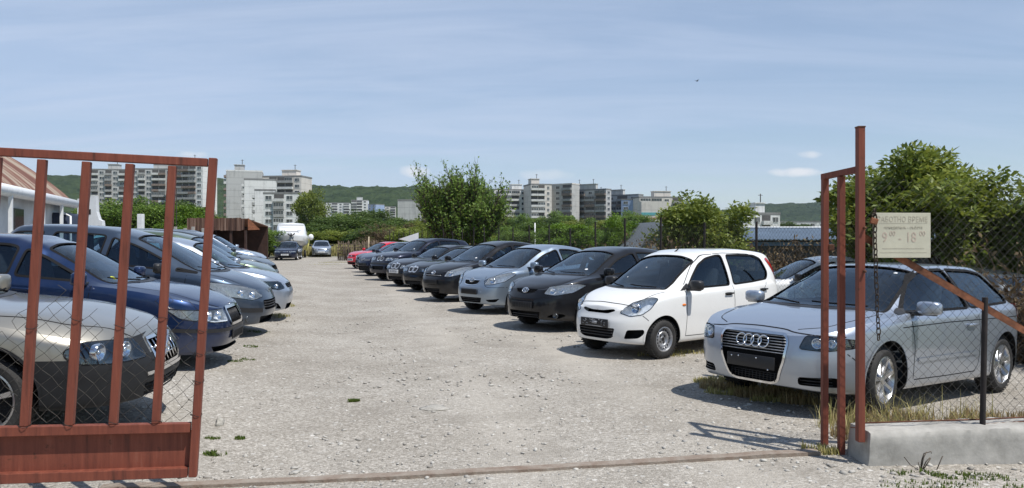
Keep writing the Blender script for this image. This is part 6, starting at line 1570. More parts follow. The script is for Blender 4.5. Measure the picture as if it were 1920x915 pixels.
M['turq'] = mat('turquoise_band', (.12, .38, .40), .8, var=.15, scale=1); M['salmon'] = mat('salmon_band', (.50, .28, .22), .8, var=.15, scale=1)
bm = bmesh.new(); add_box(bm, (0, -.03, zat(401, 240)+1), (8.52, .08, .9)); bmo('stripe', bm, M['turq'], o, smooth=False)
bm = bmesh.new(); add_box(bm, (0, -.03, zat(409, 240)+1), (8.52, .08, .5)); bmo('stripe', bm, M['salmon'], o, smooth=False)
flats('small white house with a terrace in front of the right-hand hill', 1428, 210, .2, 11, 9, 3, FW['white'], 'wwbw', 403, 21, True, None, PW, None)
flats('low white building among trees at the foot of the right-hand hill', 1505, 420, -.1, 26, 10, 2, FW['white'], 'wwwww', 417, 22, False, None, PW, None)
# ---------------------------------------------------------------- wooded hills
M['forest'] = None
def hill(name, y0, y1, x0, x1, prof, nx, ny, seed, cols):
    m, nt, b = new_mat('wood_'+name); N = nt.nodes.new; L = nt.links.new; b.inputs['Roughness'].default_value = 1; b.inputs['Specular IOR Level'].default_value = 0
    geo = N('ShaderNodeNewGeometry'); v = N('ShaderNodeTexVoronoi'); v.inputs['Scale'].default_value = .11; L(geo.outputs['Position'], v.inputs['Vector'])
    s = N('ShaderNodeSeparateColor'); L(v.outputs['Color'], s.inputs[0]); n = N('ShaderNodeTexNoise'); n.inputs['Scale'].default_value = .012; n.inputs['Detail'].default_value = 6; L(geo.outputs['Position'], n.inputs['Vector'])
    a = N('ShaderNodeMath'); a.operation = 'MULTIPLY_ADD'; a.inputs[1].default_value = .45; L(s.outputs[0], a.inputs[0]); L(n.outputs['Fac'], a.inputs[2])
    r = N('ShaderNodeValToRGB'); r.color_ramp.elements[0].position = .40; r.color_ramp.elements[1].position = .95; r.color_ramp.elements[0].color = (*cols[0], 1); r.color_ramp.elements[1].color = (*cols[1], 1); L(a.outputs[0], r.inputs[0]); L(r.outputs[0], b.inputs['Base Color'])
    V = []; P = pchip(prof)
    for j in range(ny+1):
        t = j/ny; y = y0+(y1-y0)*t
        for i in range(nx+1):
            x = x0+(x1-x0)*i/nx; px = 960+FPX*x/y1
            zt = zat(P(px), y1); z = zt*math.sin(min(t*1.15, 1)*math.pi/2)**.9
            c = noise.cell(Vector((x/11, y/13, seed)))*3.0+noise.noise(Vector((x/7, y/9, seed)))*3.2+noise.noise(Vector((x/60, y/60, seed+4)))*9*t
            V.append((x+noise.noise(Vector((x, y, 2)))*2, y, z-6+c*min(1, t*4)+4))
    F = [(j*(nx+1)+i, j*(nx+1)+i+1, (j+1)*(nx+1)+i+1, (j+1)*(nx+1)+i) for j in range(ny) for i in range(nx)]
    me = bpy.data.meshes.new(name); me.from_pydata(V, [], F); me.materials.append(m); o = link(name, me); o['kind'] = 'structure'
hill('hill', 1150, 1900, -1350, 250, [(-100, 336), (330, 340), (420, 342), (565, 351), (640, 356), (700, 359), (790, 358), (880, 366), (1000, 380), (1200, 410)], 300, 130, 1, ((.016, .030, .012), (.042, .064, .024)))
hill('hill', 1700, 2600, 500, 2300, [(1230, 420), (1320, 402), (1400, 388), (1450, 386), (1540, 384), (1620, 384), (1750, 386), (2000, 380), (2400, 390)], 300, 130, 2, ((.014, .028, .014), (.036, .056, .026)))
# low far tree belts
def tree_belt(label, px0, px1, d, h, n, key, seed):
    g = random.Random(seed)
    for k in range(n):
        px = px0+(px1-px0)*(k+.5)/n; s = h/4.4*g.uniform(.8, 1.2)
        cr_, tr_ = PLANTS[key[k % len(key)]]; x = at(px, d); y = d+g.uniform(-6, 6)
        o = thing('tree', label, 'tree', (x, y, -.6), g.uniform(0, 6), label); o.scale = (s*1.3, s*1.3, s); link('crown', cr_, o)
tree_belt('far tree in the belt of trees below the distant flats', 575, 790, 210, 8.5, 11, ['dense', 'olive', 'loose'], 1)
tree_belt('far tree in the belt of trees below the grey stepped flats', 930, 1215, 230, 8.5, 13, ['olive', 'dense', 'loose'], 2)
tree_belt('far tree in the belt of trees below the right-hand hill', 1395, 1560, 330, 8, 9, ['dense', 'olive'], 3)
tree_belt('far tree in the belt of trees below the left flats', 150, 400, 170, 8, 9, ['loose', 'dense', 'olive'], 4)
# ---------------------------------------------------------------- hangar with rusty vaulted roof, far left
def rust_roof():
    m, nt, b = new_mat('rusty_roof'); N = nt.nodes.new; L = nt.links.new; b.inputs['Roughness'].default_value = .7; b.inputs['Metallic'].default_value = .1
    tc = N('ShaderNodeTexCoord'); mp = N('ShaderNodeMapping'); mp.inputs['Scale'].default_value = (.12, 1.6, .12); L(tc.outputs['Object'], mp.inputs[0])
    n = N('ShaderNodeTexNoise'); n.inputs['Scale'].default_value = 1.5; n.inputs['Detail'].default_value = 8; n.inputs['Roughness'].default_value = .7; L(mp.outputs[0], n.inputs['Vector'])
    r = N('ShaderNodeValToRGB'); e = r.color_ramp.elements; e.new(.5); e.new(.6)
    for k, (p, c) in enumerate(((.36, (.34, .29, .23)), (.47, (.35, .27, .20)), (.53, (.19, .08, .05)), (.64, (.13, .052, .035)))): e[k].position = p; e[k].color = (*c, 1)
    L(n.outputs['Fac'], r.inputs[0]); L(r.outputs[0], b.inputs['Base Color']); return m
M['white_wall'] = mat('white_render', (.62, .64, .65), .8, var=.15, scale=1.2, bump=.2, bscale=20)
M['white_gutter'] = mat('white_fascia', (.74, .75, .75), .5, var=.1)
hb = thing('hangar', 'white walled hangar with rusty striped vaulted roof at the far left', 'building', (-13.3, 20.0, .3), math.atan2(5.6, -2.0)-math.pi/2)
# local y runs along the building away from the camera, local x to the right; eave at x = 0
Lh, Wh, rise, ez = 7.4, 9.0, 2.45, 2.55
bm = bmesh.new(); nseg, nl = 28, 60; rows = []
for j in range(nl+1):
    y = -9+(Lh+9)*j/nl; row = []
    for k in range(nseg+1):
        t = k/nseg; x = -Wh*t+.35*(1-t); z = ez+rise*math.sin(math.pi*t)**.9+.018*math.cos(j*math.pi)
        row.append(bm.verts.new((x, y, z)))
    rows.append(row)
for A_, B_ in zip(rows, rows[1:]):
    for k in range(nseg): bm.faces.new((A_[k], A_[k+1], B_[k+1], B_[k]))
solid(bm, geom=bm.faces[:], thickness=.05); bmesh.ops.recalc_face_normals(bm, faces=bm.faces)
bmo('roof', bm, rust_roof(), hb, smooth=False)
bm = bmesh.new(); add_box(bm, (-.08, -1.2, ez/2-.4), (.16, Lh+8.6, ez+.78)); bmo('wall', bm, M['white_wall'], hb, smooth=False)
bm = bmesh.new(); 
P_ = [(-Wh*k/24, Lh-.3, ez+rise*math.sin(math.pi*k/24)**.9-.05) for k in range(25)]; vs = [bm.verts.new(p) for p in [(0, Lh-.3, -.8)]+P_+[(-Wh, Lh-.3, -.8)]]; bm.faces.new(vs); bmo('gable', bm, M['white_wall'], hb, smooth=False)
bm = bmesh.new(); add_tube(bm, [(.40, -9, ez+.02), (.40, Lh, ez+.02)], .15, 10); bmo('gutter', bm, M['white_gutter'], hb)
bm = bmesh.new(); add_box(bm, (.03, 1.5, 1.15), (.06, 1.0, 2.1), bev=.01); do = bmo('door', bm, M['pane'], hb, smooth=False)
bm = bmesh.new(); add_box(bm, (.03, 3.6, 1.45), (.07, .9, .9), bev=.01); wo_ = bmo('window', bm, M['wframe'], hb, smooth=False); bm = bmesh.new(); add_box(bm, (.055, 3.6, 1.45), (.05, .74, .74)); bmo('pane', bm, M['pane'], wo_, smooth=False)
for y in (-1.0, 2.4, 4.9):
    bm = bmesh.new(); add_box(bm, (.45, y, ez/2-.3), (.09, .09, ez+.5)); bmo('pillar', bm, M['white_gutter'], hb, smooth=False)
for (y, x, z0, z1) in ((-.3, -.9, ez+.3, ez+2.2), (2.3, -1.2, ez+.4, ez+1.5)):
    bm = bmesh.new(); add_tube(bm, [(x, y, z0), (x-.02, y+.02, z1)], .045, 6); bmo('vent_pipe', bm, M['rust'], hb)
o = thing('container', 'dark blue covered container beside the hangar end', 'container', (at(112, 26.5), 26.5, .2), .3)
M['tarp'] = mat('dark_blue_tarpaulin', (.025, .035, .065), .6, var=.4, scale=3, bump=.4, bscale=6)
bm = bmesh.new(); add_box(bm, (0, 0, 1.15), (1.0, 2.2, 2.35), bev=.10); bmo('cover', bm, M['tarp'], o); bm = bmesh.new(); add_tube(bm, [(.62, -1.2, 0), (.60, -1.2, 2.2), (.3, -1.2, 2.35)], .04, 6); bmo('frame', bm, M['white_gutter'], o)
def ruin():
    o = thing('broken_wall', 'broken white wall with small dark holes left of the trees', 'wall', (at(168, 30), 30, 0), .15)
    bm = bmesh.new(); P = [(-.45, 0), (-.45, 3.2), (-.30, 3.22), (-.28, 3.05), (.0, 3.08), (.03, 3.3), (.22, 3.32), (.25, 2.7), (.34, 2.4), (.45, 2.35), (.50, 1.9), (.85, 1.75), (.85, 0)]
    f = bm.faces.new([bm.verts.new((x, 0, z)) for x, z in P]); r = bmesh.ops.extrude_face_region(bm, geom=[f]); bmesh.ops.translate(bm, verts=[v for v in r['geom'] if isinstance(v, bmesh.types.BMVert)], vec=(0, .3, 0)); bmesh.ops.recalc_face_normals(bm, faces=bm.faces)
    bmo('masonry', bm, M['white_wall'], o, smooth=False)
    for (x, z, w, h) in ((.0, 2.7, .09, .2), (-.05, 1.95, .11, .2), (-.1, 1.5, .10, .2), (-.3, 2.2, .07, .1)):
        bm = bmesh.new(); add_box(bm, (x, -.004, z), (w, .02, h), bev=.004); bmo('hole', bm, M['well'], o, smooth=False)
ruin()
o = bmesh.new(); add_box(o, (0, 0, .85), (3.6, .25, 1.9), bev=.02); lw = bmo('low_wall', o, M['white_wall'], None, (at(228, 34), 34, .1), smooth=False); tag(lw, 'low white wall running right from the broken wall', 'wall'); lw.rotation_euler = (0, 0, .25)
bm = bmesh.new(); add_box(bm, (0, 0, 1.3), (.22, .22, 2.6), bev=.01); wp = bmo('post', bm, M['white_gutter'], None, (at(264, 33), 33, .1), smooth=False); tag(wp, 'square white post behind the slate blue car roof', 'post')
bm = bmesh.new(); add_box(bm, (0, 0, 1.0), (.9, .8, 2.05), bev=.03); rb = bmo('rusty_cabinet', bm, M['brace'], None, (at(247, 33.5), 33.5, .0), smooth=False); tag(rb, 'rusty red cabinet standing next to the square white post', 'cabinet')
for k, px in enumerate((284, 329, 347, 362, 381)):
    bm = bmesh.new(); add_box(bm, (0, 0, 1.05), (.13, .11, 2.2+.15*(k % 2)), bev=.01); q = bmo('fence_post', bm, M['concrete'], None, (at(px, 38), 38, 0), smooth=False); tag(q, 'thin grey concrete fence post below the left trees', 'post', 'thin concrete fence posts on the left')
# ---------------------------------------------------------------- plank shed
M['plank'] = None
def plank_mat():
    m, nt, b = new_mat('old_planks'); N = nt.nodes.new; L = nt.links.new; b.inputs['Roughness'].default_value = .9
    tc = N('ShaderNodeTexCoord'); mp = N('ShaderNodeMapping'); mp.inputs['Scale'].default_value = (7, 7, .25); L(tc.outputs['Object'], mp.inputs[0])
    n = N('ShaderNodeTexNoise'); n.inputs['Scale'].default_value = 1.0; n.inputs['Detail'].default_value = 5; L(mp.outputs[0], n.inputs['Vector'])
    r = N('ShaderNodeValToRGB'); e = r.color_ramp.elements; e.new(.5)
    for k, (p, c) in enumerate(((.34, (.045, .022, .016)), (.52, (.12, .065, .045)), (.68, (.24, .16, .12)))): e[k].position = p; e[k].color = (*c, 1)
    L(n.outputs['Fac'], r.inputs[0]); L(r.outputs[0], b.inputs['Base Color']); return m
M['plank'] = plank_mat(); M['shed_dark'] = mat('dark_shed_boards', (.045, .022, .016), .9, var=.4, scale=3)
sx0, sx1, sd_ = at(352, 44), at(463, 44), 44.0
sh_ = thing('plank_shed', 'open fronted shed with a brown plank fascia', 'shed', ((sx0+sx1)/2, sd_, 0), .05)
W_ = sx1-sx0
for k in range(int(W_/.17)):
    bm = bmesh.new(); x = -W_/2+.17*(k+.5); h = random.uniform(-.05, .05); add_box(bm, (x, -.02+random.uniform(-.012, .012), 2.45), (.155, .03, .70+h), Matrix.Rotation(random.uniform(-.02, .02), 3, 'Y')); bmo('plank', bm, M['plank'], sh_, smooth=False)
bm = bmesh.new(); vs = [(-W_/2, .02, 2.78), (W_/2, .02, 2.78), (W_/2+.7, .4, 2.15), (W_/2+.5, 4.5, 2.35), (-W_/2, 4.5, 2.35)]
f = bm.faces.new([bm.verts.new(v) for v in vs[:2]+[(W_/2, 4.5, 2.4), (-W_/2, 4.5, 2.4)]]); solid(bm, geom=[f], thickness=.06); bmo('roof', bm, M['rust'], sh_, smooth=False)
bm = bmesh.new(); vv = [bm.verts.new(v) for v in ((W_/2+.02, .0, 2.82), (W_/2+.62, .35, 2.14), (W_/2+.02, .0, 2.12))]; f = bm.faces.new(vv); r_ = solid(bm, geom=[f], thickness=.04); bmo('end_panel', bm, M['brace'], sh_, smooth=False)
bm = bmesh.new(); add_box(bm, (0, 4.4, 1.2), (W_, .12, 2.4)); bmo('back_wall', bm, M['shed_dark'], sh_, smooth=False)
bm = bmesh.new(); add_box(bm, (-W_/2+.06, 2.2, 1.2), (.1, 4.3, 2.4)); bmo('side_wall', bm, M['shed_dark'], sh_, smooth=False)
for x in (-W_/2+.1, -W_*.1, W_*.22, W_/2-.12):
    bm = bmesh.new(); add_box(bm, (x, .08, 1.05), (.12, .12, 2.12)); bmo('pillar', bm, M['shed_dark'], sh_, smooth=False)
# ---------------------------------------------------------------- boat on a trailer
M['gel'] = mat('white_gelcoat', (.76, .77, .77), .25, coat=.6, var=.06, scale=1)
M['hullgrey'] = mat('grey_white_hull', (.56, .57, .57), .3, coat=.5, var=.1, scale=1)
bo = thing('boat', 'white cabin cruiser facing the lane behind the black saloon', 'boat', (at(536, 62), 63.5, 0), R(-74))
# local x forward (bow towards the camera after the turn)
def hull():
    bm = bmesh.new(); rows = []
    for i in range(25):
        t = i/24; x = -4.2+5.6*t; w = 1.42*(1-max(0, (t-.35)/.65)**3.4)**.7; zk = .62+.75*max(0, (t-.55)/.45)**2.2; zs = 1.52+.28*t
        rows.append([bm.verts.new(p) for p in ((x, 0, zk), (x, w*.5, zk+.18), (x, w*.90, zk+.48*(1-.3*t)+.06), (x, w*.985, zs-.35), (x, w, zs-.02), (x, w*.98, zs+.04))])
    half = rows; allr = []
    for r in half: allr.append(r+[bm.verts.new((v.co.x, -v.co.y, v.co.z)) for v in r[1:]][::-1])
    for A_, B_ in zip(allr, allr[1:]):
        n = len(A_)
        for k in range(n):
            if k == 5: continue
            bm.faces.new((A_[k], A_[(k+1) % n], B_[(k+1) % n], B_[k]))
    bm.faces.new(allr[0]); bmesh.ops.remove_doubles(bm, verts=bm.verts, dist=1e-3); bmesh.ops.recalc_face_normals(bm, faces=bm.faces); return bm
bmo('hull', hull(), M['hullgrey'], bo, sharp=40)
bm = bmesh.new(); rows = []
for i in range(21):
    t = i/20; x = -4.2+5.55*t; w = 1.42*(1-max(0, (t-.35)/.65)**3.4)**.7*.985; zs = 1.55+.28*t; cab = max(0, min(1, (.86-t)/.30))
    rows.append([bm.verts.new(p) for p in ((x, w, zs), (x, w*.98, zs+.13), (x, w*.90, zs+.17), (x, w*.84, zs+.20+.62*cab), (x, w*.76, zs+.24+.86*cab), (x, w*.70, zs+.25+.90*cab), (x, 0, zs+.28+.96*cab))])
R2 = [r+[bm.verts.new((v.co.x, -v.co.y, v.co.z)) for v in r[:-1]][::-1] for r in rows]
for A_, B_ in zip(R2, R2[1:]):
    for k in range(len(A_)-1): bm.faces.new((A_[k], A_[k+1], B_[k+1], B_[k]))
bm.faces.new(R2[0]); bmesh.ops.remove_doubles(bm, verts=bm.verts, dist=1e-3); bmesh.ops.recalc_face_normals(bm, faces=bm.faces); bmo('deck', bm, M['gel'], bo, sharp=50)
bm = bmesh.new(); P_ = [(-.1-.02*y*y, y*.62, 2.55) for y in (-1, -.5, 0, .5, 1)]; add_tube(bm, [(-.25-.25*y*y, y*1.0, 2.72) for y in (-1, -.5, 0, .5, 1)], .03, 6); add_tube(bm, [(.55-.5*y*y, y*.85, 2.18) for y in (-1, -.5, 0, .5, 1)], .02, 5); bmo('screen_rail', bm, M['post'], bo)
for sd in (1, -1):
    bm = bmesh.new(); add_tube(bm, [(.9, .55*sd, 2.05), (.95, .5*sd, 2.28), (-1.5, 1.25*sd, 2.20), (-1.5, 1.28*sd, 1.8)], .018, 5); bmo('rail', bm, M['chrome'], bo)
    bm = bmesh.new(); add_box(bm, (.15, .80*sd, 1.42), (.9, .02, .05), Matrix.Rotation(-.62*sd, 3, 'Z')); bmo('hull_stripe', bm, M['post'], bo, smooth=False)
bm = bmesh.new(); add_box(bm, (1.42, 0, 1.92), (.12, .10, .22), bev=.02); add_tube(bm, [(1.45, -.28, 2.0), (1.5, 0, 1.78), (1.45, .28, 2.02)], .05, 6); add_tube(bm, [(1.45, 0, 1.8), (1.2, .3, 1.2)], .02, 5); bmo('anchor', bm, M['well'], bo)
bm = bmesh.new(); bmesh.ops.create_uvsphere(bm, u_segments=16, v_segments=10, radius=.22, matrix=Matrix.Translation((-.1, 1.58, 1.72)) @ Matrix.Diagonal((1, 1, 1.15, 1))); bmo('fender', bm, M['gel'], bo)
trl = thing('boat_trailer', 'dark boat trailer carrying the white cabin cruiser', 'trailer', (at(536, 62), 63.5, 0), R(-74))
bm = bmesh.new()
for sd in (1, -1): add_tube(bm, [(-4, .75*sd, .55), (.6, .62*sd, .55), (2.4, 0, .5)], .05, 6); add_tube(bm, [(-1.6, .75*sd, .55), (-1.6, .98*sd, .95)], .04, 6)
for x in (-3.6, -1.6, .4): add_tube(bm, [(x, -.75, .55), (x, .75, .55)], .045, 6)
bmo('frame', bm, M['post'], trl)
for x in (-2.2, -1.3):
    for sd in (1, -1):
        t_ = lathe([(.12, 0), (.20, 0), (.29, .02), (.31, .06), (.31, .14), (.29, .18), (.1, .18), (.0, .1), (0, .03), (.12, 0)], 24); bmesh.ops.transform(t_, matrix=Matrix.Translation((x, 1.12*sd-.09, .31)), verts=t_.verts); bmo('wheel', t_, M['tyre'], trl)
M['strap'] = mat('yellow_strap', (.72, .66, .22), .8, var=.2)
bm = bmesh.new(); add_tube(bm, [(-.2, 1.46, 1.75), (-.15, 1.40, 1.2), (-.1, 1.2, .55)], .07, 6); tag(bmo('strap', bm, M['strap'], None), 'pale yellow strap hanging down the side of the white boat', 'strap'); q = bpy.data.objects['strap']; q.location = trl.location; q.rotation_euler = trl.rotation_euler
# ---------------------------------------------------------------- small things at the lot's far end
bm = bmesh.new(); vs = [bm.verts.new(v) for v in ((-.5, 0, 2.05), (.62, 0, 1.8), (.62, 0, 2.42))]; f = bm.faces.new(vs); solid(bm, geom=[f], thickness=.03)
wb_ = bmo('white_board', bm, M['gel'], None, (at(764, 43), 43, -.45), smooth=False); tag(wb_, 'white three-cornered board sticking up behind the dark blue cars', 'board')
wf = thing('wattle_fence', 'rough brown wattle fence left of the red hatchback', 'fence', (at(672, 56), 56, 0), -.25)
bm = bmesh.new(); g = random.Random(4)
for k in range(90):
    x = -1.6+3.2*k/90; add_tube(bm, [(x, g.uniform(-.1, .1), 0), (x+g.uniform(-.12, .12), g.uniform(-.12, .12), g.uniform(.9, 1.5))], .025, 4)
bmo('stakes', bm, M['twig'], wf)
for k in range(5):
    bm = bmesh.new(); z = .25+.24*k; add_tube(bm, [(-1.65+3.3*q/12, .07*math.sin(q*2.1+k), z+.03*math.sin(q)) for q in range(13)], .03, 5); bmo('withy', bm, M['twig'], wf)
bm = bmesh.new(); add_tube(bm, [(0, 0, 0), (.06, 0, 1.75)], .05, 6); tag(bmo('wooden_stake', bm, mat('pale_wood', (.42, .35, .25), .9, var=.3), None, (at(690, 53), 53, 0)), 'pale wooden stake leaning before the wattle fence', 'stake')
# grey gabled garage and the long metal roofed building behind the fence
M['sheet'] = mat('grey_blue_sheet', (.16, .19, .22), .6, var=.25, scale=1.5)
M['metal_roof'] = mat('blue_grey_metal_roof', (.15, .20, .26), .5, .2, var=.2, scale=.8)
ga = thing('garage', 'grey sheet garage with a steep gable beside the creeper covered tree', 'garage', (at(1232, 34), 34, -.2), .1)
bm = bmesh.new(); P_ = [(-.85, 0), (-.85, 1.40), (.35, 2.5), (1.6, 2.3), (1.6, 0)]; f = bm.faces.new([bm.verts.new((x, 0, z)) for x, z in P_]); r = bmesh.ops.extrude_face_region(bm, geom=[f]); bmesh.ops.translate(bm, verts=[v for v in r['geom'] if isinstance(v, bmesh.types.BMVert)], vec=(0, 5, 0)); bmesh.ops.recalc_face_normals(bm, faces=bm.faces); bmo('wall', bm, M['sheet'], ga, smooth=False)
bm = bmesh.new()
for (a, b_) in (((-.95, 1.35), (.35, 2.56)), ((.35, 2.56), (1.7, 2.34))):
    d_ = Vector((b_[0]-a[0], 0, b_[1]-a[1])); L_ = d_.length; add_box(bm, ((a[0]+b_[0])/2, 2.4, (a[1]+b_[1])/2+.03), (L_, 5.4, .05), Matrix.Rotation(-math.atan2(d_.z, d_.x), 3, 'Y'))
bmo('roof', bm, mat('dark_roof_sheet', (.13, .145, .155), .7, var=.25), ga, smooth=False)
lb = thing('long_shed', 'long low building with a blue grey corrugated metal roof behind the fence', 'building', (at(1395, 33), 33, -.3), -.06)
bm = bmesh.new(); n_ = 150; rows = []
for k in range(n_+1):
    x = -2+13*k/n_; c = .025*math.cos(k*math.pi); rows.append([bm.verts.new((x, -.5, 1.92+c)), bm.verts.new((x, 3.2, 2.42+c)), bm.verts.new((x, 7, 1.9+c))])
for A_, B_ in zip(rows, rows[1:]):
    for k in range(2): bm.faces.new((A_[k], B_[k], B_[k+1], A_[k+1]))
solid(bm, geom=bm.faces[:], thickness=.03); bmesh.ops.recalc_face_normals(bm, faces=bm.faces); bmo('roof', bm, M['metal_roof'], lb, smooth=False)
bm = bmesh.new(); add_box(bm, (4.5, 3.2, .9), (12.6, 6.6, 1.9)); bmo('wall', bm, mat('dark_shed_wall', (.055, .05, .048), .9, var=.4), lb, smooth=False)
bm = bmesh.new(); add_tube(bm, [(-2, 3.2, 2.46), (11, 3.2, 2.46)], .05, 5); bmo('ridge_cap', bm, M['white_gutter'], lb)
bm = bmesh.new(); add_box(bm, (4.5, -.16, 1.72), (12.9, .05, .16)); bmo('eave_board', bm, mat('blue_eave', (.10, .16, .26), .6), lb, smooth=False)
# poles
for k, (px, d, top, r, m) in enumerate(((1003, 60, 418, .05, 'white_gutter'), (1210, 62, 430, .06, 'concrete'), (331, 55, 352, .03, 'post'))):
    bm = bmesh.new(); add_tube(bm, [(0, 0, -.2), (0, 0, zat(top, d))], r, 6); q = bmo('pole', bm, M[m], None, (at(px, d), d, 0)); tag(q, ('thin white pole among the olive bushes', 'grey concrete pole left of the garage', 'thin dark pole in front of the left flats')[k], 'pole')
# bird
bi = thing('bird', 'small dark bird flying high in the sky', 'bird', (at(1307, 60), 60, zat(152, 60)), .5)
bm = bmesh.new(); add_tube(bm, [(-.13, 0, 0), (-.06, 0, .0), (.02, 0, .01), (.09, 0, .02), (.13, 0, .02)], [.008, .03, .04, .025, .006], 8)
wv = [bm.verts.new(v) for v in ((.05, .02, .02), (-.03, .02, .02), (-.05, .16, .09), (.02, .17, .10), (-.05, .30, .05))]; bm.faces.new((wv[0], wv[1], wv[2], wv[3])); bm.faces.new((wv[3], wv[2], wv[4]))
wv = [bm.verts.new(v) for v in ((.05, -.02, .02), (-.03, -.02, .02), (-.05, -.16, .09), (.02, -.17, .10), (-.05, -.30, .05))]; bm.faces.new((wv[3], wv[2], wv[1], wv[0])); bm.faces.new((wv[4], wv[2], wv[3]))
bmo('body', bm, M['well'], bi)
# ---------------------------------------------------------------- stones, tufts, dry grass
M['stone'] = None
def stone_mat():
    m, nt, b = new_mat('loose_stone'); N = nt.nodes.new; L = nt.links.new; b.inputs['Roughness'].default_value = .9
    a = N('ShaderNodeAttribute'); a.attribute_name = 'tint'; r = N('ShaderNodeValToRGB'); e = r.color_ramp.elements; e.new(.5)
    for k, (p, c) in enumerate(((0, (.26, .24, .21)), (.5, (.38, .36, .325)), (1, (.56, .54, .49)))): e[k].position = p; e[k].color = (*c, 1)
    L(a.outputs['Fac'], r.inputs[0]); L(r.outputs[0], b.inputs['Base Color']); return m
M['stone'] = stone_mat()
def stones(n, seed):
    g = np.random.default_rng(seed); t0 = bmesh.new(); bmesh.ops.create_icosphere(t0, subdivisions=1, radius=1); bv = np.array([v.co[:] for v in t0.verts]); bf = np.array([[v.index for v in f.verts] for f in t0.faces]); t0.free()
    V = []; F = []; T = []
    k = 0
    while k < n:
        d = 3.8+19*g.random()**1.6; px = g.uniform(-150, 2050); x = at(px, d); y = d
        if in_lot(x, y) < .5: continue
        dens = noise.noise(Vector((x*.7, y*.7, 1)))*.5+.5
        if y > 5.6 and g.random() > dens*1.25: continue
        s = .007+.018*g.random()**2.5+(.018*g.random() if g.random() < .03 else 0)
        sc_ = np.array([g.uniform(.8, 1.5), g.uniform(.7, 1.2), g.uniform(.4, .7)])*s
        th = g.uniform(0, 6.28); c, sn = math.cos(th), math.sin(th)
        q = bv*(1+.25*g.normal(size=(len(bv), 1)))*sc_; q = np.stack([q[:, 0]*c-q[:, 1]*sn, q[:, 0]*sn+q[:, 1]*c, q[:, 2]], 1)
        V.append(q+np.array([x, y, gz(x, y)+sc_[2]*.3])); F.append(bf+k*len(bv)); T.append(np.full(len(bf), np.clip(g.normal(.5, .25), 0, 1))); k += 1
    o = link('loose_stones', mesh_np('loose_stones', np.concatenate(V), np.concatenate(F), M['stone'], tint=np.concatenate(T))); o['kind'] = 'stuff'
stones(8500, 5)
def rock(name, label, x, y, s, seed):
    bm = bmesh.new(); bmesh.ops.create_icosphere(bm, subdivisions=3, radius=1)
    for v in bm.verts:
        p = v.co.copy(); v.co = Vector((p.x*s[0], p.y*s[1], p.z*s[2]))*(1+.45*noise.noise(p*1.3+Vector((seed, 0, 0)))+.15*noise.noise(p*4))
    tag(bmo(name, bm, mat('pale_rock', (.36, .34, .30), .9, var=.25, scale=30, bump=.3, bscale=60), None, (x, y, gz(x, y)+s[2]*.45)), label, 'stone')
rock('stone', 'largest pale stone lying on the gravel right of the gate leaf', at(411, 6.75), 6.75, (.035, .05, .055), 1)
rock('stone', 'flat pale slab set in the gravel in the middle of the lane', at(815, 7.6), 7.6, (.13, .11, .016), 2)
def grass(name, label, spots, blades, h, m, seed, wid=.006, lean=.5):
    """spots: (x, y, rx, ry, weight)"""
    g = np.random.default_rng(seed); w = np.array([s[4] for s in spots], float); w /= w.sum(); i = g.choice(len(spots), blades, p=w); S = np.array([s[:4] for s in spots])[i]
    r = np.sqrt(g.random(blades)); th = g.uniform(0, 2*math.pi, blades); x = S[:, 0]+S[:, 2]*r*np.cos(th); y = S[:, 1]+S[:, 3]*r*np.sin(th)
    dn = np.array([noise.noise(Vector((a*6, b*6, 2))) for a, b in zip(x, y)]); k = dn > -.18; x, y = x[k], y[k]; n = len(x)
    z = np.array([gz(a, b) for a, b in zip(x, y)])-.01
    hh = h*(.35+.9*g.random(n)); az = g.uniform(0, 2*math.pi, n); ln = lean*g.random(n)*hh
    ux, uy = np.cos(az), np.sin(az); px_, py_ = -uy, ux; wd = wid*(.6+.8*g.random(n))
    b0 = np.stack([x-px_*wd, y-py_*wd, z], 1); b1 = np.stack([x+px_*wd, y+py_*wd, z], 1)
    m0 = np.stack([x+ux*ln*.35+px_*wd*.7, y+uy*ln*.35+py_*wd*.7, z+hh*.55], 1); m1 = np.stack([x+ux*ln*.35-px_*wd*.7, y+uy*ln*.35-py_*wd*.7, z+hh*.55], 1)
    t0 = np.stack([x+ux*ln+px_*wd*.1, y+uy*ln+py_*wd*.1, z+hh*(1-.25*ln/hh)], 1); t1 = np.stack([x+ux*ln-px_*wd*.1, y+uy*ln-py_*wd*.1, z+hh*(1-.25*ln/hh)], 1)
    V = np.stack([b0, b1, m0, m1, t0, t1], 1).reshape(-1, 3); base = np.arange(n)[:, None]*6
    F = np.concatenate([base+np.array([[0, 1, 2, 3]]), base+np.array([[3, 2, 4, 5]])]); t = np.clip(g.normal(.5, .22, n), 0, 1); t = np.concatenate([t, t])
    o = link(name, mesh_np(name, V, F, LEAF[m], tint=t)); o['kind'] = 'stuff'
def gp(px, py): d = FPX*CAM_H/(py-HORIZ); return at(px, d), d
def sp(px, py, rx, ry, w): x, y = gp(px, py); return (x, y, rx, ry, w)
grass('dry_grass', '', [sp(1370, 735, .35, .16, 2), sp(1440, 752, .35, .14, 3), sp(1500, 765, .2, .10, 1), (3.3, 6.9, .5, .35, 4), (3.9, 6.6, .6, .45, 4), (4.5, 6.9, .5, .5, 3), (3.0, 6.35, .35, .25, 2), (3.4, 6.15, .7, .2, 3), (4.4, 6.2, .6, .2, 2)], 9000, .11, 'straw', 3)
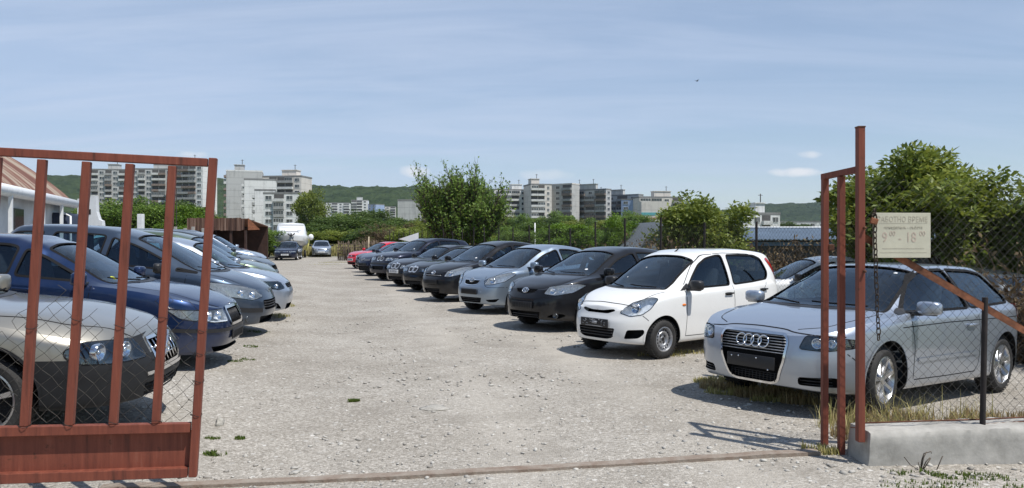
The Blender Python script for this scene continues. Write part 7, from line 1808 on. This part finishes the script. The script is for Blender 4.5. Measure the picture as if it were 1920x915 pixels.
grass('yellow_grass', '', [sp(1350, 722, .30, .16, 3), sp(1400, 745, .45, .16, 4), sp(1470, 762, .35, .10, 2), sp(1530, 850, .12, .06, .8), sp(1555, 858, .1, .06, .5), sp(525, 580, .35, .45, 2), sp(520, 600, .25, .3, 1), sp(640, 492, 1.6, 1.2, 3), sp(610, 496, 1.0, .8, 1), sp(1240, 668, .35, .10, 1), sp(1300, 662, .4, .12, 1)], 5500, .065, 'grass', 4)
grass('weeds', '', [sp(661, 753, .075, .05, 2), sp(450, 828, .05, .04, .6), sp(404, 856, .09, .06, 1), sp(398, 830, .07, .05, .8), sp(470, 660, .10, .12, .6), sp(440, 690, .1, .1, .6), sp(465, 685, .1, .1, .4), (4.1, 6.35, .12, .08, .5), (2.95, 5.45, .35, .06, 1.0), (3.35, 5.38, .45, .08, 1.4), (2.75, 5.2, .3, .1, .6), (3.1, 5.15, .4, .12, .9), sp(485, 632, .2, .15, .7)], 4200, .035, 'weed', 5)
grass('tall_weeds', '', [sp(1385, 722, .25, .12, 3), sp(1440, 735, .3, .12, 3), sp(1400, 728, .35, .12, 3), (3.1, 6.6, .5, .25, 3), (3.9, 7.0, .5, .3, 2)], 1500, .26, 'grass', 6, .0035, .9)
grass('bank_grass', '', [(at(600, 74), 74, 4.5, 5, 3), (at(660, 76), 76, 4, 5, 2), (at(560, 80), 80, 5, 6, 2)], 30000, .9, 'grass', 8, .03, .5)
# dead plant stalk on the wall
dp = thing('dead_plant', 'dead grey plant stalks growing at the foot of the concrete wall', 'plant', (2.95, 5.55, gz(2.9, 5.5)))
bm = bmesh.new(); g = random.Random(2)
for P_ in ([(0, 0, 0), (.01, -.01, .10), (.03, -.01, .165), (.10, -.01, .185), (.102, -.01, .165)], [(.01, 0, 0), (.02, -.02, .12), (.05, -.02, .185)], [(-.02, 0, 0), (-.10, -.01, .05), (-.16, -.01, .13)], [(0.03, 0, 0), (.09, -.02, .12)], [(.0, 0, 0), (-.03, -.02, .08)], [(.16, 0, 0), (.21, -.01, .14)], [(.02, 0, 0), (.04, -.03, .09), (.08, -.03, .13)]): add_tube(bm, P_, .005, 4)
dp.scale = (.75, .75, .72); bmo('stalks', bm, mat('dead_stalk', (.11, .09, .07), .9, var=.4), dp)
# ---------------------------------------------------------------- the parked cars: spec, front-axle position, heading
def park(S, label, x, y, deg, group, q=.8, ch=2, pitch=0, dz=0):
    a = R(deg); zf = gz(x, y); xr_, yr_ = x-S['wb']*math.cos(a), y-S['wb']*math.sin(a); zr = gz(xr_, yr_)
    return build_car(S, label, (x, y, zf+dz), a, math.atan2(zf-zr, S['wb']) if True else pitch, group, q, ch)
GR_R = 'cars parked nose out along the right of the lane'; GR_L = 'cars parked nose out along the left of the lane'
park(A3, 'silver three-door hatchback with four-ring badge behind the chain link fence', 2.98, 7.85, 216.5, GR_R, 1.3)
park(CU, 'small white five-door hatchback with black mirrors and steel wheels', 1.68, 11.25, 218.5, GR_R, 1.2)
park(AU, 'black hatchback with large clear headlights beside the small white hatchback', .85, 14.55, 222, GR_R, 1.0)
park(YA, 'silver blue hatchback with oval badge between two black hatchbacks', -.40, 17.6, 222, GR_R, 1.0)
park(CV, 'tall black hatchback with pale headlights beyond the silver blue hatchback', -1.52, 20.85, 222, GR_R)
park(B1, 'black saloon with twin chrome grilles and no number plate', -2.55, 24.3, 224, GR_R)
park(B2, 'dark hatchback with twin grilles and a white front number plate', -3.5, 27.0, 224, GR_R)
park(X3, 'tall navy off-roader with twin grilles and a grey bumper band', -4.65, 30.6, 224, GR_R)
park(CI, 'dark blue car with chrome chevron bars across its nose', -5.9, 34.3, 224, GR_R)
park(HB, 'dark car mostly hidden between the chevron car and the red hatchback', -6.75, 37.6, 222, GR_R)
park(RD, 'red hatchback parked last in the row of dark cars', -8.1, 42.0, 222, GR_R)
park(VO, 'champagne estate with dark grey plastic bumpers behind the open gate', -4.06, 6.5, 9, GR_L, 1.3)
park(SK, 'bright blue saloon with chrome framed grille and yellow windscreen sticker', -4.42, 9.65, 7, GR_L, 1.2)
park(PE, 'slate blue family car with front quarter window and black mirrors', -4.95, 12.75, 4, GR_L, 1.2)
park(IB, 'silver hatchback with dark headlights next to the slate blue car', -5.22, 15.2, 8, GR_L, 1.0)
park(GR, 'pale green estate car with large clear headlight', -6.45, 18.2, 8, GR_L)
park(SL, 'dark grey tall car with black plastic nose', -7.35, 21.0, 8, GR_L)
park(LB, 'light blue hatchback wedged between dark grey and silver cars', -8.85, 24.2, 9, GR_L)
park(SV, 'silver hatchback beside the light blue hatchback near the shed', -9.5, 27.2, 9, GR_L)
park(NV, 'dark blue hatchback parked in front of the wooden shed', -11.1, 30.2, 9, GR_L)
park(NB, 'mid blue car with its nose beside the shed end', -12.6, 35.0, 9, GR_L)
park(TQ, 'turquoise hatchback seen through the windows of the slate blue car', -10.2, 17.6, 172, None)
park(A80, 'black saloon with white plate parked before the white boat', -16.75, 57.0, 279, None)
park(FE, 'silver hatchback standing alone beside the boat at the lot end', -16.5, 66.5, 284, None)
park(WS_, 'white car behind the wire fence beyond the small white hatchback', 6.0, 18.2, 184, None)
park(DK, 'dark grey car half hidden by branches behind the fence', 7.0, 15.4, 118, None)
park(dict(HB, paint=M['blackp']), 'black roofed car behind the fence between two hatchbacks', 3.4, 24.5, 200, None)
# ---------------------------------------------------------------- thin air haze round everything below the sky
bm = bmesh.new(); add_box(bm, (0, 3250, 106), (16500, 9500, 228))
hm = bpy.data.materials.new('haze'); hm.use_nodes = True; nt = hm.node_tree; nt.nodes.clear()
o_ = nt.nodes.new('ShaderNodeOutputMaterial'); v_ = nt.nodes.new('ShaderNodeVolumePrincipled'); v_.inputs['Density'].default_value = HAZE; v_.inputs['Color'].default_value = (.80, .88, 1, 1); v_.inputs['Anisotropy'].default_value = .2
nt.links.new(v_.outputs[0], o_.inputs['Volume'])
hz = bmo('haze', bm, hm, smooth=False); hz['kind'] = 'stuff'
